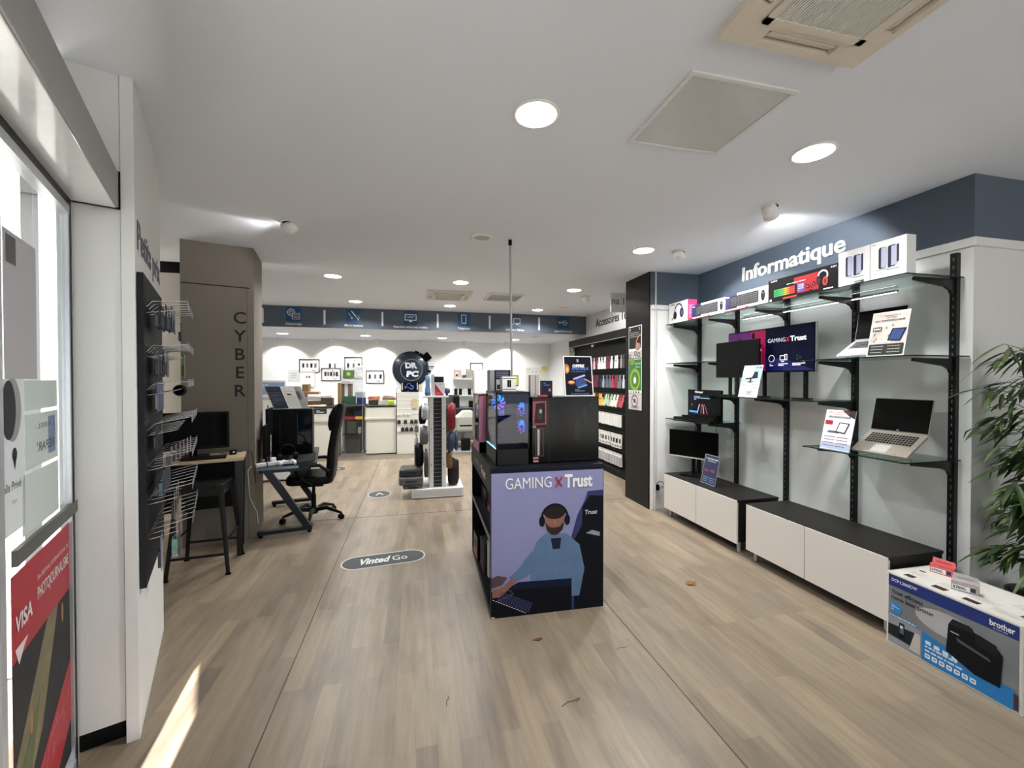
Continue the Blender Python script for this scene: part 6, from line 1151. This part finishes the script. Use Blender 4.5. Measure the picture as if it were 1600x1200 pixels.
# ---- tall wood topped desk against the taupe column
DA = Vector((-.961, -.276, 0)); DBk = Vector((-.276, .961, 0))
t = thing('tall_desk', 'tall desk with a light wood top and black tapered legs beside the taupe column', 'desk', (-1.60, 4.46, 0), math.atan2(-DA.y, -DA.x))   # local +x = to the right along the front edge
WD = wood_mat('desk_oak', (166, 144, 112), (198, 178, 146), (2, 30, 30))
mb = MB(); mb.box(-1.0, 0, 0, .40, .918, .95, WD); mb.build('desk_top', t, bevel=.002)
for x in (-.04, -.94):
    for y in (.02, .33):
        mb = MB(); mb.prism([(x-.035, y, .918), (x+.035, y, .918), (x+.018, y, 0), (x-.02, y, 0)], (0, .045, 0), BLKMET); mb.build('leg', t, bevel=.003)
mb = MB(); mb.box(-.95, -.05, .37, .38, .40, .918, BLACKM); mb.build('modesty_panel', t)
def onD(x, y, z): v = Vector((-1.60, 4.46, 0))-DA*x+DBk*y; return (v.x, v.y, z)
RZ = math.atan2(-DA.y, -DA.x)
t = thing('computer_monitor', 'black monitor on the tall wooden desk', 'monitor', onD(-.42, .22, .951), RZ)
mb = MB(); mb.rbox(-.29, .29, -.02, .02, .075, .43, BLACK, .012, 'y'); mb.build('housing', t, bevel=.004); mb = MB(); mb.box(-.272, .272, -.0215, -.020, .10, .412, mat((5, 6, 8), .12, name='screen_gloss')); mb.build('screen', t); mb = MB(); mb.box(-.03, .03, .02, .04, 0, .2, BLACK); mb.build('stand_post', t); mb = MB(); mb.rbox(-.13, .13, -.09, .09, 0, .014, BLACKG, .05); mb.build('foot', t, bevel=.003)
t = thing('keyboard', 'black keyboard on the tall wooden desk', 'keyboard', onD(-.36, .07, .951), RZ); mb = MB(); mb.rbox(-.22, .22, -.06, .065, 0, .018, BLACKM, .012); mb.build('body', t, bevel=.003); mb = MB(); p = Print(mb, (-.21, -.052, .0185), XR, YR, .0006)
for i in range(18):
    for j in range(5): p.rect(i*.0233, j*.022, i*.0233+.02, j*.022+.019, C('#1c1c1e', .4), 1)
mb.build('keys', t)
t = thing('webcam', 'small black webcam block near the monitor on the wooden desk', 'webcam', onD(-.10, .22, .951), RZ); mb = MB(); mb.rbox(-.03, .03, -.02, .02, 0, .045, BLACK, .01); mb.build('body', t, bevel=.004); mb = MB(); mb.lathe([(.012, -.021), (.010, -.025), (.002, -.025)], (.008, 0, .025), CHROME, 12, 'y'); mb.build('lens', t)
pts = [onD(-.22, .30, .955), onD(-.12, .26, .956), onD(-.06, .33, .956), onD(.0, .36, .957), onD(.05, .40, .93), onD(.08, .42, .6)]
mb = MB(); mb.tube(pts, .003, BLACK, 6); tag(mb.build('monitor_cable'), 'black cable running off the right end of the wooden desk', 'cable')
# ---- metal stool
t = thing('metal_stool', 'black metal stool in front of the tall wooden desk', 'stool', (-1.83, 4.26, 0), R(6))
mb = MB(); mb.rbox(-.17, .17, -.165, .165, .745, .775, BLKMET, .04); mb.build('seat', t, bevel=.008, seg=3)
mb = MB()
for s in (-1, 1): mb.box(-.155, .155, s*.155-.004, s*.155+.004, .68, .75, BLKMET); mb.box(s*.16-.004, s*.16+.004, -.15, .15, .68, .75, BLKMET)
mb.build('apron', t); 
for sx_ in (-1, 1):
    for sy in (-1, 1):
        mb = MB(); b = Vector((sx_*.225, sy*.22, 0)); a = Vector((sx_*.155, sy*.15, .75)); n = 6
        pr = [(-.022, -.004), (.0, -.006), (.022, -.004), (.018, .010), (-.018, .010)]
        vs = []
        for q in range(2):
            c = (b, a)[q]; k = (.7, 1.1)[q]
            for px, py in pr: vs.append((c.x+(px if sy < 0 else -px)*k, c.y+py*k*(1 if sy < 0 else -1), c.z))
        mb.add(vs, [(0, 1, 2, 3, 4), (5, 6, 7, 8, 9)]+[(i, (i+1) % 5, 5+(i+1) % 5, 5+i) for i in range(5)], BLKMET); mb.box(b.x-.02, b.x+.02, b.y-.012, b.y+.012, 0, .015, BLACK); mb.build('leg', t, bevel=.002)
mb = MB()
for s in (-1, 1): mb.box(-.205, .205, s*.203-.004, s*.203+.004, .165, .185, BLKMET); mb.box(s*.208-.004, s*.208+.004, -.2, .2, .285, .305, BLKMET)
mb.build('footrest', t)

# ---- gaming desk with Z legs
GA = Vector((.984, .18, 0)).normalized(); GR = math.atan2(GA.y, GA.x)
t = thing('gaming_desk', 'black gaming desk with slanted Z shaped steel legs', 'desk', (-1.635, 4.90, 0), GR)
mb = MB(); top = [(0, 0), (.40, 0), (.50, .05), (.56, .09), (.575, .16), (.575, 1.30), (0, 1.30)]
mb.prism([(x, y, .722) for x, y in top], (0, 0, .026), mat((16, 18, 20), .3, name='desk_black')); mb.build('desk_top', t, bevel=.002)
mb = MB(); mb.prism([(0, -.004, .716), (.40, -.004, .716), (.40, .0, .752), (0, .0, .752)], (0, .003, 0), mat((108, 122, 134), .25, .8, name='edge_steel')); mb.prism([(.40, -.004, .716), (.565, .085, .716), (.565, .085, .752), (.40, -.004, .752)], (-.002, .003, 0), mat((70, 84, 96), .25, .8, name='edge_steel2')); mb.build('front_edge', t)
ZM = mat((30, 36, 46), .3, .4, name='leg_steel')
for y in (.02, 1.22):
    mb = MB(); mb.box(-.0, .53, y-.035, y+.035, .03, .07, ZM); mb.build('foot_bar', t, bevel=.003)
    mb = MB(); mb.prism([(.44, y-.03, .07), (.52, y-.03, .07), (.13, y-.03, .716), (.05, y-.03, .716)], (0, .06, 0), ZM); mb.build('diagonal_leg', t, bevel=.003)
    mb = MB(); mb.box(.02, .50, y-.025, y+.025, .69, .722, BLKMET); mb.build('top_bar', t)
    for x in (.03, .50): mb = MB(); mb.lathe([(.022, 0), (.022, .02), (.012, .03)], (x, y, 0), BLACK, 14); mb.build('levelling_foot', t)
mb = MB(); mb.box(.24, .30, .05, 1.2, .68, .70, BLKMET); mb.build('cross_bar', t)
def onG(x, y, z): v = Vector((-1.635, 4.90, 0))+GA*x+Vector((-GA.y, GA.x, 0))*y; return (v.x, v.y, z)
# computer on the desk
t = thing('desktop_computer', 'large black computer tower with a glass side on the gaming desk', 'computer', onG(.04, .82, .749), GR-R(4)); 
mb = MB(); mb.rbox(0, .47, 0, .21, .0, .57, mat((10, 10, 11), .3, name='tower_black'), .02); mb.build('case', t, bevel=.008); mb = MB(); mb.rbox(.30, .455, -.004, -.001, .12, .54, mat((12, 24, 36), .05, coat=.8, name='tower_glass'), .01, 'y'); mb.build('glass_side', t)
for x in (.295, .10): mb = MB(); mb.box(x, x+.004, -.003, 0, .12, .50, mat((110, 116, 122), .2, .7, name='tower_trim')); mb.build('trim', t)
mb = MB()
for x in (.04, .43): mb.box(x-.02, x+.02, .03, .18, -.0005, .012, BLACK)
mb.build('case_foot', t)
def s_d(p, w, h): p.rect(.002, .002, w-.002, h-.002, mat((36, 44, 62), .4, noise=.3, scale=8, name='leaflet_blue'), 1); p.scrawl(w*.15, h*.2, w*.9, h*.75, 9, C('#6878a0'), 2, 4, .35); p.scrawl(w*.1, h*.82, w*.8, h*.93, 2, C('#705058'), 2, 6, .4); [p.rect(w*.02, h*(.1+.12*k), w*.08, h*(.15+.12*k), C('#b8a048'), 2) for k in range(6)]
def s_w(p, w, h): p.scrawl(w*.1, h*.1, w*.9, h*.9, 9, C('#c8c8c0'), 1, 7, .3); p.rect(w*.3, h*.6, w*.6, h*.66, C('#30302c'), 2)
def s_g(p, w, h): p.rect(.004, .004, w-.004, h-.004, C('#aeaeb0'), 1); p.ell(w*.5, h*.58, w*.26, h*.22, C('#7a7a7e'), 2); p.ell(w*.5, h*.60, w*.16, h*.16, C('#56585c'), 3); p.scrawl(w*.1, h*.08, w*.8, h*.26, 3, C('#88888c'), 2, 8, .3); p.rect(w*.05, h*.86, w*.7, h*.92, C('#88888c'), 2)
for k, (x, fn, bgm, l, w2) in enumerate(((.03, s_d, PAPER, 'dark blue leaflet in a holder on the black desk computer, left one', .17), (.19, s_w, PAPER, 'white leaflet in a holder on the black desk computer, middle one', .15), (.30, s_g, PAPER, 'grey leaflet in a holder on the black desk computer, right one', .13))):
    v = onG(.04+x+w2/2, .86+.02*k, 1.3215)
    tt = thing('leaflet_holder', l, 'leaflet', v, GR, 'leaflets on the desk computer'); T = Matrix(((1, 0, -.38 if k != 1 else -.34, 0), (0, 1, .12, 0), (0, 0, 1, 0), (0, 0, 0, 1))) @ Matrix.Translation((-w2/2, 0, 0))
    mb = MB(T); mb.box(0, w2, 0, .004, 0, .285, bgm); mb.build('sheet', tt); mb = MB(T); p = Print(mb, (0, 0, 0), XR, ZR, .0008); fn(p, w2, .285); mb.build('print', tt); mb = MB(); mb.box(-w2*.5, w2*.5, -.006, .05, 0, .004, CLEAR); mb.build('holder_foot', tt)
for k, (x, y, h0, h1, l) in enumerate(((.02, .36, .06, .43, 'narrow black monitor seen edge on at the left of the gaming desk, nearer one'), (.02, .62, .28, .60, 'narrow black monitor seen edge on behind the other at the left of the gaming desk'))):
    t = thing('computer_monitor', l, 'monitor', onG(x+.03, y, .749), GR+R(88)); mb = MB(); mb.rbox(-.17, .17, -.015, .015, h0, h1, BLACK, .008, 'y'); mb.build('housing', t, bevel=.002); mb = MB(); mb.box(-.02, .02, .0, .012, .0, h0+.05, BLACK); mb.build('stand_post', t); mb = MB(); mb.rbox(-.06, .06, -.025, .05, 0, .01, BLACK, .02); mb.build('foot', t)
t = thing('power_strip', 'white power strip with a plug on the gaming desk corner', 'power strip', onG(.10, .13, .749), GR+R(22)); mb = MB(); mb.rbox(-.13, .13, -.026, .026, 0, .035, WHITE, .01); mb.build('body', t, bevel=.004); mb = MB(); mb.box(-.03, -.018, -.027, .027, -.0, .036, DGREY); mb.build('band', t); mb = MB(); mb.rbox(.02, .075, .0, .05, .036, .075, WHITE, .01); mb.build('plug', t, bevel=.004); mb = MB(); mb.tube([(-.13, 0, .015), (-.18, -.01, .012), (-.21, -.04, -.02), (-.20, -.05, -.3), (-.13, -.05, -.48), (-.12, -.05, -.60)], .004, mat((206, 200, 184), .5, name='cable_cream'), 7); mb.build('cord', t)
t = thing('game_controller', 'white game controller on the front of the gaming desk', 'game controller', onG(.29, .07, .752), GR); mb = MB(); gw = mat((206, 214, 216), .4, name='pad_white')
mb.rbox(-.045, .045, -.02, .045, .012, .045, gw, .018)
for s in (-1, 1): mb.tube([(s*.04, .02, .032), (s*.062, -.01, .028), (s*.072, -.045, .016)], [.026, .024, .014], gw, 12)
mb.build('body', t, bevel=.006, seg=3); mb = MB()
for x, y in ((-.035, .02), (.02, -.002)): mb.lathe([(.010, .044), (.012, .056), (.004, .057)], (x, y, 0), GREY, 12)
mb.build('thumb_stick', t)
t = thing('headset', 'black gaming headset lying on the gaming desk', 'headset', onG(.27, .30, .75), GR+R(20)); mb = MB(); mb.tube([(.085*math.cos(R(a)), .02, .09+.10*math.sin(R(a))) for a in range(-20, 201, 20)], .009, BLACK, 8); mb.build('headband', t)
for s in (-1, 1): mb = MB(); mb.lathe([(.042, -.02), (.046, 0), (.034, .022)], (s*.085, .02, .055), BLACKM, 20, 'x'); mb.build('ear_cup', t)
t = thing('mouse_mat', 'wide dark mouse mat on the gaming desk', 'mouse mat', onG(.40, .45, .7485), GR); mb = MB(); mb.rbox(-.13, .15, -.25, .28, 0, .004, mat((30, 31, 33), .8, name='mat_cloth'), .02); mb.build('mat', t)
# ---- office chair facing the desk (local -x is forward)
LEA = mat((16, 16, 18), .45, bump=.1, scale=30, name='leather_black'); CH = mat((15, 15, 16), .3, name='chair_plastic')
t = thing('office_chair', 'black high back office chair pulled up to the gaming desk', 'office chair', (-1.20, 5.46, 0), R(4))
mb = MB(); mb.rbox(-.27, .24, -.25, .25, .46, .565, LEA, .09); mb.build('seat', t, bevel=.035, seg=4)
def slab(prof, y0, y1, th, m, n=8):   # curved padded slab: prof [(x, z, thickness factor)], rounded sideways
    mb = MB(); vs = []; fs = []; N = len(prof); 
    for i, (x, z, k) in enumerate(prof):
        a = prof[max(i-1, 0)]; b = prof[min(i+1, N-1)]; t2 = Vector((b[0]-a[0], 0, b[1]-a[1])).normalized(); nn = Vector((t2.z, 0, -t2.x))
        for q in range(16):
            an = 2*math.pi*q/16; cy, sy = math.cos(an), math.sin(an); e = lambda v_: math.copysign(abs(v_)**.6, v_)
            yy = (y0+y1)/2+e(cy)*(y1-y0)/2*(1-.25*(1-k)); d = nn*e(sy)*th/2*k; vs.append((x+d.x, yy, z+d.z))
    for i in range(N-1):
        for q in range(16): fs.append((i*16+q, i*16+(q+1) % 16, (i+1)*16+(q+1) % 16, (i+1)*16+q))
    fs += [list(range(16)), [(N-1)*16+q for q in range(16)][::-1]]; mb.add(vs, fs, m, True); return mb
slab([(.19, .50, .7), (.20, .54, 1), (.215, .70, 1.05), (.222, .85, .95), (.245, 1.0, .9), (.275, 1.15, .95), (.30, 1.27, 1.0), (.318, 1.36, .95), (.32, 1.405, .5)], -.245, .245, .105, LEA).build('backrest', t)
slab([(.205, 1.08, .4), (.215, 1.14, 1), (.235, 1.24, 1.2), (.262, 1.33, .9), (.285, 1.38, .4)], -.17, .17, .09, LEA).build('headrest', t)
for s in (-1, 1):
    mb = MB(); mb.tube([(.20, s*.27, .62), (.10, s*.285, .70), (-.08, s*.285, .695), (-.15, s*.28, .66), (-.08, s*.275, .54), (.02, s*.25, .47)], .02, CH, 9); mb.build('armrest', t)
mb = MB(); mb.box(-.12, .12, -.10, .10, .41, .462, CH); mb.tube([(0, .10, .43), (0, .24, .43)], .008, CH, 7); mb.build('tilt_mechanism', t, bevel=.006)
mb = MB(); mb.lathe([(.028, .13), (.028, .30), (.020, .302), (.020, .415)], (0, 0, 0), CH, 18); mb.build('gas_lift', t)
mb = MB(); mb.lathe([(.05, .07), (.055, .09), (.05, .14), (.03, .155)], (0, 0, 0), CH, 18); mb.build('base_hub', t)
for k in range(5):
    a = R(72*k-18); ca, sa = math.cos(a), math.sin(a)
    mb = MB(); mb.tube([(ca*.03, sa*.03, .115), (ca*.16, sa*.16, .135), (ca*.28, sa*.28, .095), (ca*.335, sa*.335, .075)], [.026, .024, .018, .014], CH, 9); mb.build('base_arm', t)
    T = Matrix.Translation((ca*.335, sa*.335, .030)) @ Matrix.Rotation(a+.9, 4, 'Z'); mb = MB(T)
    for s in (-1, 1): mb.lathe([(.004, s*.008), (.030, s*.008), (.030, s*.026), (.02, s*.028)], (0, 0, 0), BLACK, 18, 'y')
    mb.box(-.014, .014, -.007, .007, .0, .045, CH); mb.build('caster', t)
# white panel cupboard behind the chair
t = thing('side_cupboard', 'white and grey cupboard standing behind the gaming desk', 'cupboard', (-2.75, 7.6, 0)); mb = MB(); mb.box(0, .75, 0, .5, .02, .92, WHITE); mb.build('carcass', t, bevel=.003); mb = MB(); mb.box(.76, .765, .0, .5, .02, .92, GREY); mb.build('side_panel', t)
for k in range(2): mb = MB(); mb.box(.005+.373*k, .370+.373*k, -.018, 0, .03, .915, WHITE); mb.build('door', t, bevel=.002)
t = thing('information_display', 'white cardboard display with a blue top and black symbols beside the column', 'display', (-2.62, 7.7, .921)); mb = MB(); mb.box(0, .50, 0, .10, 0, .75, PAPER); mb.build('board', t)
mb = MB(); p = Print(mb, (0, 0, 0), XR, ZR, .002); p.rect(.02, .52, .48, .72, C('#8fb4e0'), 1); p.scrawl(.1, .56, .45, .7, 3, C('#d8e6f6'), 2, 3, .5); p.ring(.33, .22, .05, .014, BLACK, 1); p.rect(.22, .16, .235, .34, BLACK, 1); p.poly([(.30, .36), (.34, .36), (.32, .32)], BLACK, 1); p.line([(.2, .05), (.35, .12), (.44, .04)], .012, GREY, 1); p.scrawl(.1, .42, .45, .48, 1, C('#c0a0b0'), 1, 4); mb.build('print', t)

# ---- prints, screens and small fittings belong to the part that carries them
UNDER = {'front_print': 'carton', 'side_print': 'carton', 'top_print': 'carton', 'label_print': 'carton', 'screen_picture': 'screen', 'screen': ('housing', 'lid'), 'chin': 'housing', 'edge_trim': 'housing',
         'lens': ('lamp_head', 'body'), 'keys': 'body', 'keyboard': 'base', 'screw': 'rail', 'header_strip': 'frame', 'slot': 'board', 'handle': 'body', 'plug': ('body', 'socket_plate'), 'band': 'body', 'print': ('card', 'sheet', 'board'), 'panel_print': 'back_panel',
         'artwork': 'frame', 'thumb_stick': 'body', 'hanger': 'body', 'wrap': 'body', 'blister': 'backing_card', 'lettering': ('disc', 'board'), 'caption': 'icon_tile', 'levelling_foot': 'foot_bar', 'screw_hole': 'upright', 'base_front': 'base', 'paper_slot': 'body'}
for root in [o for o in COL.objects if o.parent is None and o.type == 'EMPTY']:
    kids = {}
    for c in root.children: kids.setdefault(c.name.split('.')[0], c)
    for c in list(root.children):
        to = UNDER.get(c.name.split('.')[0])
        if not to or c.children: continue
        for n in ((to,) if isinstance(to, str) else to):
            if n in kids and kids[n] is not c and tuple(kids[n].location) == (0, 0, 0): 
                if kids[n].parent is root: c.parent = kids[n]
                break
